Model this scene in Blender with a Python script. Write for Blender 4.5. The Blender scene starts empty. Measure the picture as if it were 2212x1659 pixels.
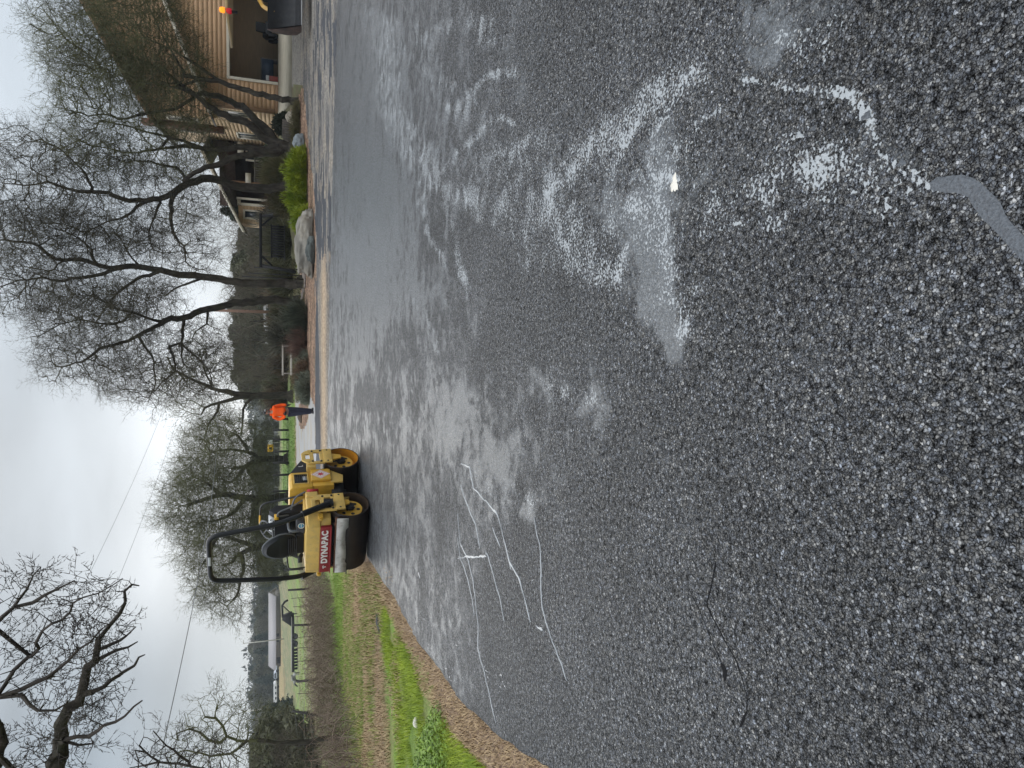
import bpy, bmesh, math, random
import numpy as np
from mathutils import Vector, Matrix

rad = math.radians
sc = bpy.context.scene
COL = sc.collection
rng = np.random.default_rng(7)
random.seed(7)

# ---------------------------------------------------------------- camera
# The phone was held sideways: world "up" is image left. F, R, U is the photographer's own frame.
PITCH = rad(18.94)
CAM = np.array([0.0, 0.0, 1.5])
FL = 1475.0                      # focal length in pixels of a 2212 px wide copy of the picture
cp, sp = math.cos(PITCH), math.sin(PITCH)
cam_d = bpy.data.cameras.new("camera")
cam = bpy.data.objects.new("camera", cam_d)
COL.objects.link(cam)
cam_d.sensor_width = 36.0
cam_d.lens = 36.0 * FL / 2212.0
cam_d.clip_start = 0.05
cam_d.clip_end = 5000.0
R_ = Vector((1, 0, 0)); F_ = Vector((0, cp, -sp)); U_ = Vector((0, sp, cp))
M = Matrix((( -U_.x, R_.x, -F_.x, CAM[0]), (-U_.y, R_.y, -F_.y, CAM[1]), (-U_.z, R_.z, -F_.z, CAM[2]), (0, 0, 0, 1)))
cam.matrix_world = M
sc.camera = cam

# ---------------------------------------------------------------- world: thin bright overcast, sun low behind the cloud
SUN_AZ, SUN_EL = rad(-10.0), rad(20.0)       # azimuth measured from +Y towards +X
sun_dir = Vector((math.sin(SUN_AZ) * math.cos(SUN_EL), math.cos(SUN_AZ) * math.cos(SUN_EL), math.sin(SUN_EL)))
world = bpy.data.worlds.new("World")
sc.world = world
world.use_nodes = True
wn, wl = world.node_tree.nodes, world.node_tree.links
wn.clear()
def WN(t, **kw):
    n = wn.new(t)
    for k, v in kw.items(): setattr(n, k, v)
    return n
w_out = WN('ShaderNodeOutputWorld')
sky = WN('ShaderNodeTexSky', sky_type='NISHITA')
sky.sun_disc = False
sky.sun_elevation = SUN_EL
sky.sun_rotation = SUN_AZ
bg_sky = WN('ShaderNodeBackground'); bg_sky.inputs['Strength'].default_value = 0.07
wl.new(sky.outputs[0], bg_sky.inputs['Color'])
tc = WN('ShaderNodeTexCoord')
nrm = WN('ShaderNodeVectorMath', operation='NORMALIZE'); wl.new(tc.outputs['Generated'], nrm.inputs[0])
sep = WN('ShaderNodeSeparateXYZ'); wl.new(nrm.outputs[0], sep.inputs[0])
# vertical gradient of the cloud layer
ramp = WN('ShaderNodeValToRGB')
wl.new(sep.outputs['Z'], ramp.inputs[0])
cr = ramp.color_ramp
cr.elements[0].position = 0.0; cr.elements[0].color = (0.58, 0.64, 0.68, 1)
cr.elements[1].position = 1.0; cr.elements[1].color = (2.30, 2.38, 2.48, 1)
for p_, c_ in ((0.10, (0.48, 0.54, 0.60)), (0.20, (0.36, 0.43, 0.50)), (0.30, (0.43, 0.50, 0.57)), (0.38, (0.66, 0.72, 0.78)), (0.60, (1.45, 1.52, 1.60))):
    e = cr.elements.new(p_); e.color = (*c_, 1)
# cloud bank texture
mp = WN('ShaderNodeMapping'); mp.inputs['Scale'].default_value = (1.3, 1.3, 5.0)
wl.new(nrm.outputs[0], mp.inputs['Vector'])
nz = WN('ShaderNodeTexNoise'); nz.inputs['Scale'].default_value = 2.3; nz.inputs['Detail'].default_value = 4; nz.inputs['Roughness'].default_value = 0.5
wl.new(mp.outputs[0], nz.inputs['Vector'])
nzr = WN('ShaderNodeMapRange'); nzr.inputs['From Min'].default_value = 0.30; nzr.inputs['From Max'].default_value = 0.72
nzr.inputs['To Min'].default_value = 0.88; nzr.inputs['To Max'].default_value = 1.20
wl.new(nz.outputs['Fac'], nzr.inputs['Value'])
# glow around the hidden sun: an elongated bright patch low over the trees
def glow(az, el, power, amp):
    d = Vector((math.sin(az) * math.cos(el), math.cos(az) * math.cos(el), math.sin(el)))
    dot = WN('ShaderNodeVectorMath', operation='DOT_PRODUCT'); dot.inputs[1].default_value = d
    wl.new(nrm.outputs[0], dot.inputs[0])
    mx = WN('ShaderNodeMath', operation='MAXIMUM'); mx.inputs[1].default_value = 0.0; wl.new(dot.outputs['Value'], mx.inputs[0])
    pw = WN('ShaderNodeMath', operation='POWER'); pw.inputs[1].default_value = power; wl.new(mx.outputs[0], pw.inputs[0])
    ml = WN('ShaderNodeMath', operation='MULTIPLY'); ml.inputs[1].default_value = amp; wl.new(pw.outputs[0], ml.inputs[0])
    return ml
g1 = glow(rad(-2), rad(5.0), 90.0, 0.50)
g2 = glow(rad(-14), rad(8.5), 300.0, 0.30)
g3 = glow(rad(20), rad(10), 12.0, 0.24)
ga = WN('ShaderNodeMath', operation='ADD'); wl.new(g1.outputs[0], ga.inputs[0]); wl.new(g2.outputs[0], ga.inputs[1])
gb = WN('ShaderNodeMath', operation='ADD'); wl.new(ga.outputs[0], gb.inputs[0]); wl.new(g3.outputs[0], gb.inputs[1])
gm = WN('ShaderNodeMath', operation='MULTIPLY'); wl.new(gb.outputs[0], gm.inputs[0]); wl.new(nzr.outputs[0], gm.inputs[1])
cm = WN('ShaderNodeVectorMath', operation='SCALE'); wl.new(ramp.outputs[0], cm.inputs[0]); wl.new(nzr.outputs[0], cm.inputs['Scale'])
ca = WN('ShaderNodeVectorMath', operation='ADD'); wl.new(cm.outputs[0], ca.inputs[0]); wl.new(gm.outputs[0], ca.inputs[1])
bg_cl = WN('ShaderNodeBackground'); bg_cl.inputs['Strength'].default_value = 1.0
wl.new(ca.outputs[0], bg_cl.inputs['Color'])
mix = WN('ShaderNodeMixShader'); mix.inputs[0].default_value = 0.93
wl.new(bg_sky.outputs[0], mix.inputs[1]); wl.new(bg_cl.outputs[0], mix.inputs[2])
wl.new(mix.outputs[0], w_out.inputs[0])

sun_d = bpy.data.lights.new("sun", 'SUN')
sun_d.energy = 0.6; sun_d.angle = rad(35); sun_d.color = (1.0, 0.95, 0.88)
sun = bpy.data.objects.new("sun", sun_d); COL.objects.link(sun)
sun.rotation_euler = (-sun_dir).to_track_quat('-Z', 'Y').to_euler()
sun.location = (0, 0, 30)

sc.view_settings.view_transform = 'Standard'
sc.view_settings.look = 'None'
sc.view_settings.exposure = 0.0
sc.view_settings.gamma = 1.0
sc.view_settings.use_curve_mapping = False
sc.cycles.max_bounces = 6
sc.cycles.diffuse_bounces = 3
sc.cycles.glossy_bounces = 3
sc.cycles.use_denoising = True

# ---------------------------------------------------------------- picture <-> place helpers
def slope(X):
    """drop per metre forward of the sight line through picture row X (2212 scale)"""
    X = np.asarray(X, float)
    return -((-FL * sp + (1106 - X) * cp) / (FL * cp + (1106 - X) * sp))
def at(X, Y, d):
    """point seen at (X, Y) lying d metres in front"""
    dy = FL * cp + (1106 - X) * sp
    dz = -FL * sp + (1106 - X) * cp
    k = d / dy
    return np.array([(829.5 - Y) * k, d, 1.5 + dz * k])
def mpp(d):                       # metres per pixel at forward distance d
    return d * 1.05 / FL
def proj(P):
    P = np.asarray(P, float) - CAM
    w = P[..., 1] * cp - P[..., 2] * sp
    u = P[..., 1] * sp + P[..., 2] * cp
    w = np.where(np.abs(w) < 1e-6, 1e-6, w)
    return 1106 - FL * u / w, 829.5 - FL * P[..., 0] / w, w
def sstep(a, b, x):
    t = np.clip((x - a) / (b - a), 0, 1)
    return t * t * (3 - 2 * t)
_L = ([0, 9, 12, 18, 25, 40, 70, 110, 180, 250, 320, 3000], [0, 0, -.03, -.22, -.40, -.62, -.98, -1.28, -.75, .9, 1.3, 1.3])
_Mi = ([0, 11.5, 14, 18, 21, 27, 40, 70, 100, 200, 3000], [0, 0, .06, .14, .17, .22, .52, .86, 1.1, 1.45, 1.45])
_R = ([0, 11.5, 14, 18, 21, 24, 27, 29, 31, 33, 35, 36.5, 60, 3000], [0, 0, .06, .13, .16, .20, .32, .52, .76, .96, 1.28, 1.42, 1.48, 1.48])
def g(x, y):
    """height of the ground"""
    x = np.asarray(x, float); y = np.asarray(y, float)
    t = x / np.maximum(y, 3.0)
    zl = np.interp(y, *_L); zm = np.interp(y, *_Mi); zr = np.interp(y, *_R)
    a = sstep(-.34, -.18, t); b = sstep(.12, .34, t)
    z = zl * (1 - a) + (zm * (1 - b) + zr * b) * a
    f = sstep(10, 40, y)
    return z + f * (0.05 * np.sin(x * .31 + 1) * np.sin(y * .23) + 0.03 * np.sin(x * .9) * np.cos(y * .7 + 2)) * sstep(8, 60, y)
def gpt(X, Y):
    """where the sight line through (X, Y) meets the ground"""
    s = float(slope(X)); t = (829.5 - Y) / (FL * cp + (1106 - X) * sp)
    lo = 0.3
    ys = np.concatenate([np.linspace(.3, 60, 1200), np.linspace(60.3, 600, 900)])
    d = 1.5 - s * ys - g(t * ys, ys)
    k = np.argmax(d < 0) if (d < 0).any() else len(ys) - 1
    y0 = ys[max(k - 1, 0)]; y1 = ys[k]; d0 = d[max(k - 1, 0)]; d1 = d[k]
    y = y0 if d0 == d1 else y0 + (y1 - y0) * d0 / (d0 - d1)
    return np.array([t * y, y, float(g(t * y, y))])

# ---------------------------------------------------------------- mesh helpers
def mesh_np(name, V, Fq=None, Ft=None, smooth=False):
    me = bpy.data.meshes.new(name)
    V = np.asarray(V, np.float32).reshape(-1, 3)
    me.vertices.add(len(V)); me.vertices.foreach_set("co", V.ravel())
    idx, tot = [], []
    if Fq is not None and len(Fq): Fq = np.asarray(Fq, np.int32); idx.append(Fq.ravel()); tot.append(np.full(len(Fq), 4, np.int32))
    if Ft is not None and len(Ft): Ft = np.asarray(Ft, np.int32); idx.append(Ft.ravel()); tot.append(np.full(len(Ft), 3, np.int32))
    idx = np.concatenate(idx); tot = np.concatenate(tot)
    me.loops.add(len(idx)); me.loops.foreach_set("vertex_index", idx)
    me.polygons.add(len(tot))
    st = np.zeros(len(tot), np.int32); st[1:] = np.cumsum(tot)[:-1]
    me.polygons.foreach_set("loop_start", st)
    if smooth: me.polygons.foreach_set("use_smooth", np.ones(len(tot), bool))
    me.update(calc_edges=True)
    return me
def link(name, me, m=None, parent=None, loc=None, rotz=0.0, **props):
    o = bpy.data.objects.new(name, me)
    COL.objects.link(o)
    if m is not None and me is not None:
        me.materials.clear(); me.materials.append(m)
    if parent is not None: o.parent = parent
    if loc is not None: o.location = loc
    if rotz: o.rotation_euler = (0, 0, rotz)
    for k, v in props.items(): o[k] = v
    return o
def empty(name, loc, label, category, group=None, rotz=0.0):
    o = bpy.data.objects.new(name, None); COL.objects.link(o)
    o.location = loc; o.rotation_euler = (0, 0, rotz); o.empty_display_size = 0.2
    o['label'] = label; o['category'] = category
    if group: o['group'] = group
    return o
def copy_tree(o, parent=None):
    kids = [c for c in COL.objects if c.parent == o]
    c = o.copy(); COL.objects.link(c); c.parent = parent
    for k in kids: copy_tree(k, c)
    return c

def segs(P0, P1, R0, R1, k=3):
    """tubes along many segments at once -> verts, quads"""
    P0 = np.asarray(P0, float).reshape(-1, 3); P1 = np.asarray(P1, float).reshape(-1, 3)
    R0 = np.asarray(R0, float).ravel(); R1 = np.asarray(R1, float).ravel()
    d = P1 - P0; L = np.linalg.norm(d, axis=1, keepdims=True); d = d / np.maximum(L, 1e-9)
    ref = np.where(np.abs(d[:, 2:3]) > .9, np.array([[1., 0, 0]]), np.array([[0, 0, 1.]]))
    u = np.cross(d, ref); u /= np.maximum(np.linalg.norm(u, axis=1, keepdims=True), 1e-9)
    v = np.cross(d, u)
    n = len(P0); a = np.arange(k) * 2 * math.pi / k
    ring = u[:, None, :] * np.cos(a)[None, :, None] + v[:, None, :] * np.sin(a)[None, :, None]
    V = np.empty((n, 2, k, 3))
    V[:, 0] = P0[:, None] + ring * R0[:, None, None]
    V[:, 1] = P1[:, None] + ring * R1[:, None, None]
    b = (np.arange(n) * 2 * k)[:, None]; i = np.arange(k)[None]; j = (i + 1) % k
    Q = np.stack([b + i, b + j, b + k + j, b + k + i], -1).reshape(-1, 4)
    return V.reshape(-1, 3), Q
def tube(pts, r, k=10, closed=False, caps=True, jit=0.0):
    """one continuous tube along a polyline; r scalar or list"""
    P = np.asarray(pts, float); n = len(P)
    r = np.full(n, r, float) if np.isscalar(r) else np.asarray(r, float)
    T = np.zeros_like(P)
    if closed: T = np.roll(P, -1, 0) - np.roll(P, 1, 0)
    else: T[1:-1] = P[2:] - P[:-2]; T[0] = P[1] - P[0]; T[-1] = P[-1] - P[-2]
    T /= np.maximum(np.linalg.norm(T, axis=1, keepdims=True), 1e-9)
    ref = np.array([0, 0, 1.]) if abs(T[0][2]) < .9 else np.array([1., 0, 0])
    u = np.cross(T[0], ref); u /= np.linalg.norm(u)
    V = []
    a = np.arange(k) * 2 * math.pi / k
    for i in range(n):
        u = u - T[i] * np.dot(u, T[i]); u /= np.linalg.norm(u); v = np.cross(T[i], u)
        rr = r[i] * (1 + (jit * rng.uniform(-1, 1, k) if jit else 0))
        V.append(P[i] + np.outer(np.cos(a) * rr, u) + np.outer(np.sin(a) * rr, v))
    V = np.concatenate(V)
    Q = []
    for i in range(n if closed else n - 1):
        b = i * k; c = ((i + 1) % n) * k
        for j in range(k):
            Q.append((b + j, b + (j + 1) % k, c + (j + 1) % k, c + j))
    Tt = []
    if caps and not closed:
        V = np.vstack([V, P[0], P[-1]])
        for j in range(k):
            Tt.append((n * k, (j + 1) % k, j)); Tt.append((n * k + 1, (n - 1) * k + j, (n - 1) * k + (j + 1) % k))
    return V, Q, Tt
def cones(P0, P1, R0, k=3):
    """slim pointed twigs, many at once -> verts, tris"""
    P0 = np.asarray(P0, float).reshape(-1, 3); P1 = np.asarray(P1, float).reshape(-1, 3); d = P1 - P0; d = d / np.maximum(np.linalg.norm(d, axis=1, keepdims=True), 1e-9)
    ref = np.where(np.abs(d[:, 2:3]) > .9, np.array([[1., 0, 0]]), np.array([[0, 0, 1.]])); u = np.cross(d, ref); u /= np.maximum(np.linalg.norm(u, axis=1, keepdims=True), 1e-9); v = np.cross(d, u)
    a = np.arange(k) * 2 * math.pi / k; ring = u[:, None] * np.cos(a)[None, :, None] + v[:, None] * np.sin(a)[None, :, None]
    V = np.concatenate([P0[:, None] + ring * np.asarray(R0)[:, None, None], (P1 + (P1 - P0) * .12)[:, None]], 1); b = (np.arange(len(P0)) * (k + 1))[:, None]; i = np.arange(k)[None]
    return V.reshape(-1, 3), np.stack([b + i, b + (i + 1) % k, b + k + 0 * i], -1).reshape(-1, 3)
class Geo:
    """collects shapes that make one part"""
    def __init__(s): s.V = []; s.Q = []; s.T = []; s.n = 0
    def add(s, V, Q=(), T=()):
        V = np.asarray(V, float).reshape(-1, 3)
        s.V.append(V)
        if len(Q): s.Q.append(np.asarray(Q, int) + s.n)
        if len(T): s.T.append(np.asarray(T, int) + s.n)
        s.n += len(V); return s
    def box(s, x0, x1, y0, y1, z0, z1, M=None):
        V = np.array([(x, y, z) for z in (z0, z1) for y in (y0, y1) for x in (x0, x1)], float)
        if M is not None: V = V @ np.asarray(M)[:3, :3].T + np.asarray(M)[:3, 3]
        return s.add(V, [(0, 2, 3, 1), (4, 5, 7, 6), (0, 1, 5, 4), (2, 6, 7, 3), (0, 4, 6, 2), (1, 3, 7, 5)])
    def prism(s, poly, axis, a0, a1):
        """extrude a polygon; axis 'x': poly is (y, z); 'y': (x, z); 'z': (x, y)"""
        n = len(poly); V = []
        for a in (a0, a1):
            for p, q in poly:
                V.append({'x': (a, p, q), 'y': (p, a, q), 'z': (p, q, a)}[axis])
        base = s.n; s.add(V)
        s.Q.append(np.array([(i, (i + 1) % n, n + (i + 1) % n, n + i) for i in range(n)]) + base)
        Tn = [(0, i + 1, i) for i in range(1, n - 1)] + [(n, n + i, n + i + 1) for i in range(1, n - 1)]
        s.T.append(np.array(Tn) + base); return s
    def tube(s, pts, r, k=10, closed=False, caps=True, jit=0.0):
        V, Q, T = tube(pts, r, k, closed, caps, jit); return s.add(V, Q, T)
    def lathe(s, prof, axis='x', k=36, center=(0, 0, 0)):
        """profile of (axial, radius)"""
        n = len(prof); V = []
        for a_, r_ in prof:
            for j in range(k):
                t = 2 * math.pi * j / k; c, q = r_ * math.cos(t), r_ * math.sin(t)
                V.append({'x': (a_, c, q), 'y': (c, a_, q), 'z': (c, q, a_)}[axis])
        V = np.array(V) + np.array(center)
        Q = [(i * k + j, i * k + (j + 1) % k, (i + 1) * k + (j + 1) % k, (i + 1) * k + j) for i in range(n - 1) for j in range(k)]
        return s.add(V, Q)
    def mesh(s, name, smooth=False):
        V = np.concatenate(s.V); Q = np.concatenate(s.Q) if s.Q else None; T = np.concatenate(s.T) if s.T else None
        return mesh_np(name, V, Q, T, smooth)
    def link(s, name, m, parent=None, smooth=False, bevel=0.0, auto=None, **kw):
        o = link(name, s.mesh(name, smooth), m, parent, **kw)
        bm = bmesh.new(); bm.from_mesh(o.data)
        bmesh.ops.recalc_face_normals(bm, faces=bm.faces)
        if bevel > 0:
            es = [e for e in bm.edges if len(e.link_faces) == 2 and e.calc_face_angle(0) > 0.6]
            bmesh.ops.bevel(bm, geom=es, offset=bevel, segments=2, profile=.6, affect='EDGES', clamp_overlap=True)
        if smooth:
            for e in bm.edges:
                if len(e.link_faces) == 2 and e.calc_face_angle(0) > 0.75: e.smooth = False
        bm.to_mesh(o.data); bm.free()
        return o
def fillet(pts, r, n=6):
    """round the corners of a polyline"""
    P = [np.array(p, float) for p in pts]; out = [P[0]]
    for i in range(1, len(P) - 1):
        a, b, c = P[i - 1], P[i], P[i + 1]
        d1 = (a - b); l1 = np.linalg.norm(d1); d1 /= l1; d2 = (c - b); l2 = np.linalg.norm(d2); d2 /= l2
        q = min(r, l1 * .45, l2 * .45); p1 = b + d1 * q; p2 = b + d2 * q
        for j in range(n + 1):
            t = j / n; out.append((1 - t) ** 2 * p1 + 2 * t * (1 - t) * b + t * t * p2)
    out.append(P[-1]); return np.array(out)

# ---------------------------------------------------------------- materials
def mat(name, c, rough=0.6, metal=0.0, var=0.0, vscale=8.0, c2=None, bump=0.0, bscale=60.0, spec=0.5, detail=5.0, stretch=None, dirt=None, dscale=3.0, damt=0.5, obj_rand=0.0, coat=0.0):
    m = bpy.data.materials.new(name); m.use_nodes = True
    nt = m.node_tree; N, L = nt.nodes, nt.links
    bs = N['Principled BSDF']
    bs.inputs['Roughness'].default_value = rough; bs.inputs['Metallic'].default_value = metal
    bs.inputs['Specular IOR Level'].default_value = spec
    if coat: bs.inputs['Coat Weight'].default_value = coat; bs.inputs['Coat Roughness'].default_value = 0.15
    c = tuple(c)
    if c2 is None: c2 = tuple(min(1, v * (1 + var)) for v in c); c1 = tuple(v * (1 - var) for v in c)
    else: c1 = c
    co = N.new('ShaderNodeTexCoord'); vec = co.outputs['Object']
    if stretch:
        mpn = N.new('ShaderNodeMapping'); mpn.inputs['Scale'].default_value = stretch; L.new(vec, mpn.inputs[0]); vec = mpn.outputs[0]
    n1 = N.new('ShaderNodeTexNoise'); n1.inputs['Scale'].default_value = vscale; n1.inputs['Detail'].default_value = detail; L.new(vec, n1.inputs['Vector'])
    mr = N.new('ShaderNodeMapRange'); mr.inputs['From Min'].default_value = .33; mr.inputs['From Max'].default_value = .67; L.new(n1.outputs['Fac'], mr.inputs['Value'])
    mx = N.new('ShaderNodeMix'); mx.data_type = 'RGBA'; mx.inputs[6].default_value = (*c1, 1); mx.inputs[7].default_value = (*c2, 1)
    L.new(mr.outputs[0], mx.inputs[0]); col = mx.outputs[2]
    if dirt is not None:
        n2 = N.new('ShaderNodeTexNoise'); n2.inputs['Scale'].default_value = dscale; n2.inputs['Detail'].default_value = 8; n2.inputs['Roughness'].default_value = .65; L.new(co.outputs['Object'], n2.inputs['Vector'])
        m2 = N.new('ShaderNodeMapRange'); m2.inputs['From Min'].default_value = .50; m2.inputs['From Max'].default_value = .72; m2.inputs['To Max'].default_value = damt; L.new(n2.outputs['Fac'], m2.inputs['Value'])
        mx2 = N.new('ShaderNodeMix'); mx2.data_type = 'RGBA'; mx2.inputs[7].default_value = (*dirt, 1); L.new(m2.outputs[0], mx2.inputs[0]); L.new(col, mx2.inputs[6]); col = mx2.outputs[2]
    if obj_rand:
        oi = N.new('ShaderNodeObjectInfo'); hm = N.new('ShaderNodeMapRange'); hm.inputs['To Min'].default_value = 1 - obj_rand; hm.inputs['To Max'].default_value = 1 + obj_rand
        L.new(oi.outputs['Random'], hm.inputs['Value']); vs = N.new('ShaderNodeVectorMath'); vs.operation = 'SCALE'; L.new(col, vs.inputs[0]); L.new(hm.outputs[0], vs.inputs['Scale']); col = vs.outputs[0]
    L.new(col, bs.inputs['Base Color'])
    if bump:
        nb = N.new('ShaderNodeTexNoise'); nb.inputs['Scale'].default_value = bscale; nb.inputs['Detail'].default_value = 4; L.new(vec, nb.inputs['Vector'])
        bp = N.new('ShaderNodeBump'); bp.inputs['Strength'].default_value = bump; bp.inputs['Distance'].default_value = 0.02; L.new(nb.outputs['Fac'], bp.inputs['Height']); L.new(bp.outputs[0], bs.inputs['Normal'])
    return m
# ================================================================ GROUND
# edge of the new asphalt as seen by the photographer, turned into places on the ground
_edge_px = [(-1500, 800), (-700, 752), (0, 728), (300, 720), (600, 712.5), (960, 707.5), (1040, 706)]
_ew = [gpt(X, Y)[:2] for Y, X in _edge_px]
_ew += [np.array([-2.95, 18.6]), np.array([-3.1, 15.0]), np.array([-3.05, 12.6])]
_ew += [gpt(X, Y)[:2] for Y, X in ((1220, 805), (1295, 857), (1380, 901), (1441, 946), (1510, 992), (1566, 1051), (1619, 1120), (1657, 1186))]
_last = _ew[-1]
_ew += [_last + np.array([-.05, -.9]), _last + np.array([-.05, -1.9]), _last + np.array([0.05, -2.8])]
_ew = np.array(_ew)
_et = _ew[:, 0] / _ew[:, 1]
_o = np.argsort(_et); _et = _et[_o]; _ey = _ew[:, 1][_o]
def yfar(t): return np.interp(t, _et, _ey)

def vnoise(x, y, s, seed=0):
    """cheap smooth value noise, -1..1"""
    r = np.random.default_rng(seed); tab = r.uniform(-1, 1, (64, 64))
    X = np.asarray(x) * s + 17.3; Y = np.asarray(y) * s + 5.1
    xi = np.floor(X).astype(int); yi = np.floor(Y).astype(int); fx = X - xi; fy = Y - yi
    fx = fx * fx * (3 - 2 * fx); fy = fy * fy * (3 - 2 * fy)
    a = tab[xi % 64, yi % 64]; b = tab[(xi + 1) % 64, yi % 64]; c = tab[xi % 64, (yi + 1) % 64]; d = tab[(xi + 1) % 64, (yi + 1) % 64]
    return (a * (1 - fx) + b * fx) * (1 - fy) + (c * (1 - fx) + d * fx) * fy
def fbm(x, y, s, seed=0, o=4):
    return sum(vnoise(x, y, s * 2 ** i, seed + i) / 2 ** i for i in range(o)) / 1.6

def ground_z(x, y):
    """visible soil height: a step lower beside the asphalt slab"""
    t = x / np.maximum(y, .2)
    e = (y - yfar(t))
    jit = .02 * fbm(x, y, 1.7, 3)
    return g(x, y) - .07 * (1 - sstep(-.2, 1.0, e)) + jit * sstep(0, .5, e)

def attr_mat(name, rough=.9, nscale=25., namt=.35, bump=.6, bscale=90., bdist=.02, spec=.3, chips=0.0, chipscale=40., stretch=None):
    m = bpy.data.materials.new(name); m.use_nodes = True
    N, L = m.node_tree.nodes, m.node_tree.links; bs = N['Principled BSDF']
    bs.inputs['Roughness'].default_value = rough; bs.inputs['Specular IOR Level'].default_value = spec
    at_ = N.new('ShaderNodeAttribute'); at_.attribute_name = 'Col'
    co = N.new('ShaderNodeTexCoord'); vec = co.outputs['Object']
    if stretch:
        mpn = N.new('ShaderNodeMapping'); mpn.inputs['Scale'].default_value = stretch; L.new(vec, mpn.inputs[0]); vec = mpn.outputs[0]
    n = N.new('ShaderNodeTexNoise'); n.inputs['Scale'].default_value = nscale; n.inputs['Detail'].default_value = 7; n.inputs['Roughness'].default_value = .7; L.new(vec, n.inputs['Vector'])
    mr = N.new('ShaderNodeMapRange'); mr.inputs['From Min'].default_value = .3; mr.inputs['From Max'].default_value = .7; mr.inputs['To Min'].default_value = 1 - namt; mr.inputs['To Max'].default_value = 1 + namt; L.new(n.outputs['Fac'], mr.inputs['Value'])
    sc_ = N.new('ShaderNodeVectorMath'); sc_.operation = 'SCALE'; L.new(at_.outputs['Color'], sc_.inputs[0]); L.new(mr.outputs[0], sc_.inputs['Scale']); col = sc_.outputs[0]
    if chips:
        v = N.new('ShaderNodeTexVoronoi'); v.inputs['Scale'].default_value = chipscale; L.new(vec, v.inputs['Vector'])
        sx = N.new('ShaderNodeSeparateColor'); L.new(v.outputs['Color'], sx.inputs[0])
        m3 = N.new('ShaderNodeMapRange'); m3.inputs['To Min'].default_value = 1 - chips; m3.inputs['To Max'].default_value = 1 + chips; L.new(sx.outputs[0], m3.inputs['Value'])
        s3 = N.new('ShaderNodeVectorMath'); s3.operation = 'SCALE'; L.new(col, s3.inputs[0]); L.new(m3.outputs[0], s3.inputs['Scale']); col = s3.outputs[0]
    L.new(col, bs.inputs['Base Color'])
    nb = N.new('ShaderNodeTexNoise'); nb.inputs['Scale'].default_value = bscale; nb.inputs['Detail'].default_value = 5; L.new(vec, nb.inputs['Vector'])
    bp = N.new('ShaderNodeBump'); bp.inputs['Strength'].default_value = bump; bp.inputs['Distance'].default_value = bdist; L.new(nb.outputs['Fac'], bp.inputs['Height']); L.new(bp.outputs[0], bs.inputs['Normal'])
    return m
def set_col(me, C, name='Col'):
    a = me.attributes.new(name, 'FLOAT_COLOR', 'POINT')
    C4 = np.ones((len(C), 4), np.float32); C4[:, :3] = C
    a.data.foreach_set('color', C4.ravel())
def set_float(me, v, name):
    a = me.attributes.new(name, 'FLOAT', 'POINT'); a.data.foreach_set('value', np.asarray(v, np.float32))

# --- colours (linear albedo) of the open ground, by place in the picture's rows
C_GREEN = np.array((.165, .27, .045)); C_OLIVE = np.array((.135, .15, .065)); C_STRAW = np.array((.27, .20, .115))
C_DIRT = np.array((.22, .15, .10)); C_BRIGHT = np.array((.21, .35, .05)); C_YEL = np.array((.26, .20, .09)); C_LAWN = np.array((.13, .21, .055))
def lerp(a, b, t): return a + (b - a) * np.asarray(t)[..., None]
def ipl(Y, xs, ys): return np.interp(Y, xs, ys)
def meadow_color(Xp, Yp, x, y):
    n1 = fbm(x, y, .55, 11); n2 = fbm(x, y, 2.3, 21); n3 = fbm(x, y * .35, 1.1, 31)
    C = np.broadcast_to(C_OLIVE, Xp.shape + (3,)).copy()
    # left pasture bands
    Xl = Xp + 5 * n3
    bands = [(0, C_YEL * .9), (603, C_YEL * 1.15), (608.5, C_YEL), (611, C_OLIVE), (628, C_OLIVE * 1.05), (634, C_GREEN * .95), (645, C_OLIVE * 1.25), (651, C_GREEN * 1.1), (658, C_OLIVE * 1.3), (668, C_STRAW * .75), (690, C_OLIVE * 1.1), (722, C_GREEN * 1.1), (735, C_BRIGHT * .95), (757, C_GREEN * 1.1), (768, C_STRAW), (790, C_STRAW * .85), (815, C_DIRT), (835, C_BRIGHT * .8), (1300, C_BRIGHT * .8)]
    xs = [b[0] for b in bands]
    Cl = np.stack([np.interp(Xl + (Yp - 1400) * -.06, xs, [b[1][k] for b in bands]) for k in range(3)], -1)
    Cl = lerp(Cl, C_STRAW, np.clip(n2 * 1.1 + .1, 0, .55)); Cl = lerp(Cl, C_OLIVE, np.clip(n1 * .9, 0, .6))
    # right/middle lawn
    bandm = [(0, C_OLIVE), (606, C_OLIVE * 1.1), (612, C_GREEN * .95), (622, C_LAWN * 1.15), (634, C_GREEN * 1.15), (640, C_STRAW), (700, C_STRAW * .8)]
    xm = [b[0] for b in bandm]
    Cm = np.stack([np.interp(Xp + 2 * n3, xm, [b[1][k] for b in bandm]) for k in range(3)], -1)
    Cm = lerp(Cm, C_STRAW * .7, np.clip(n2, 0, .5))
    # garden beside the house: brown-olive ground
    Cg = np.broadcast_to(np.array((.15, .125, .075)), Cm.shape); Cg = lerp(Cg, C_OLIVE, np.clip(.5 + n2, 0, 1))
    wl_ = sstep(1150, 1215, Yp); wg = 1 - sstep(800, 860, Yp)
    C = lerp(Cm, Cl, wl_); C = lerp(C, Cg, wg)
    return C * (1 + .18 * n1 + .12 * n2)[..., None]

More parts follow.
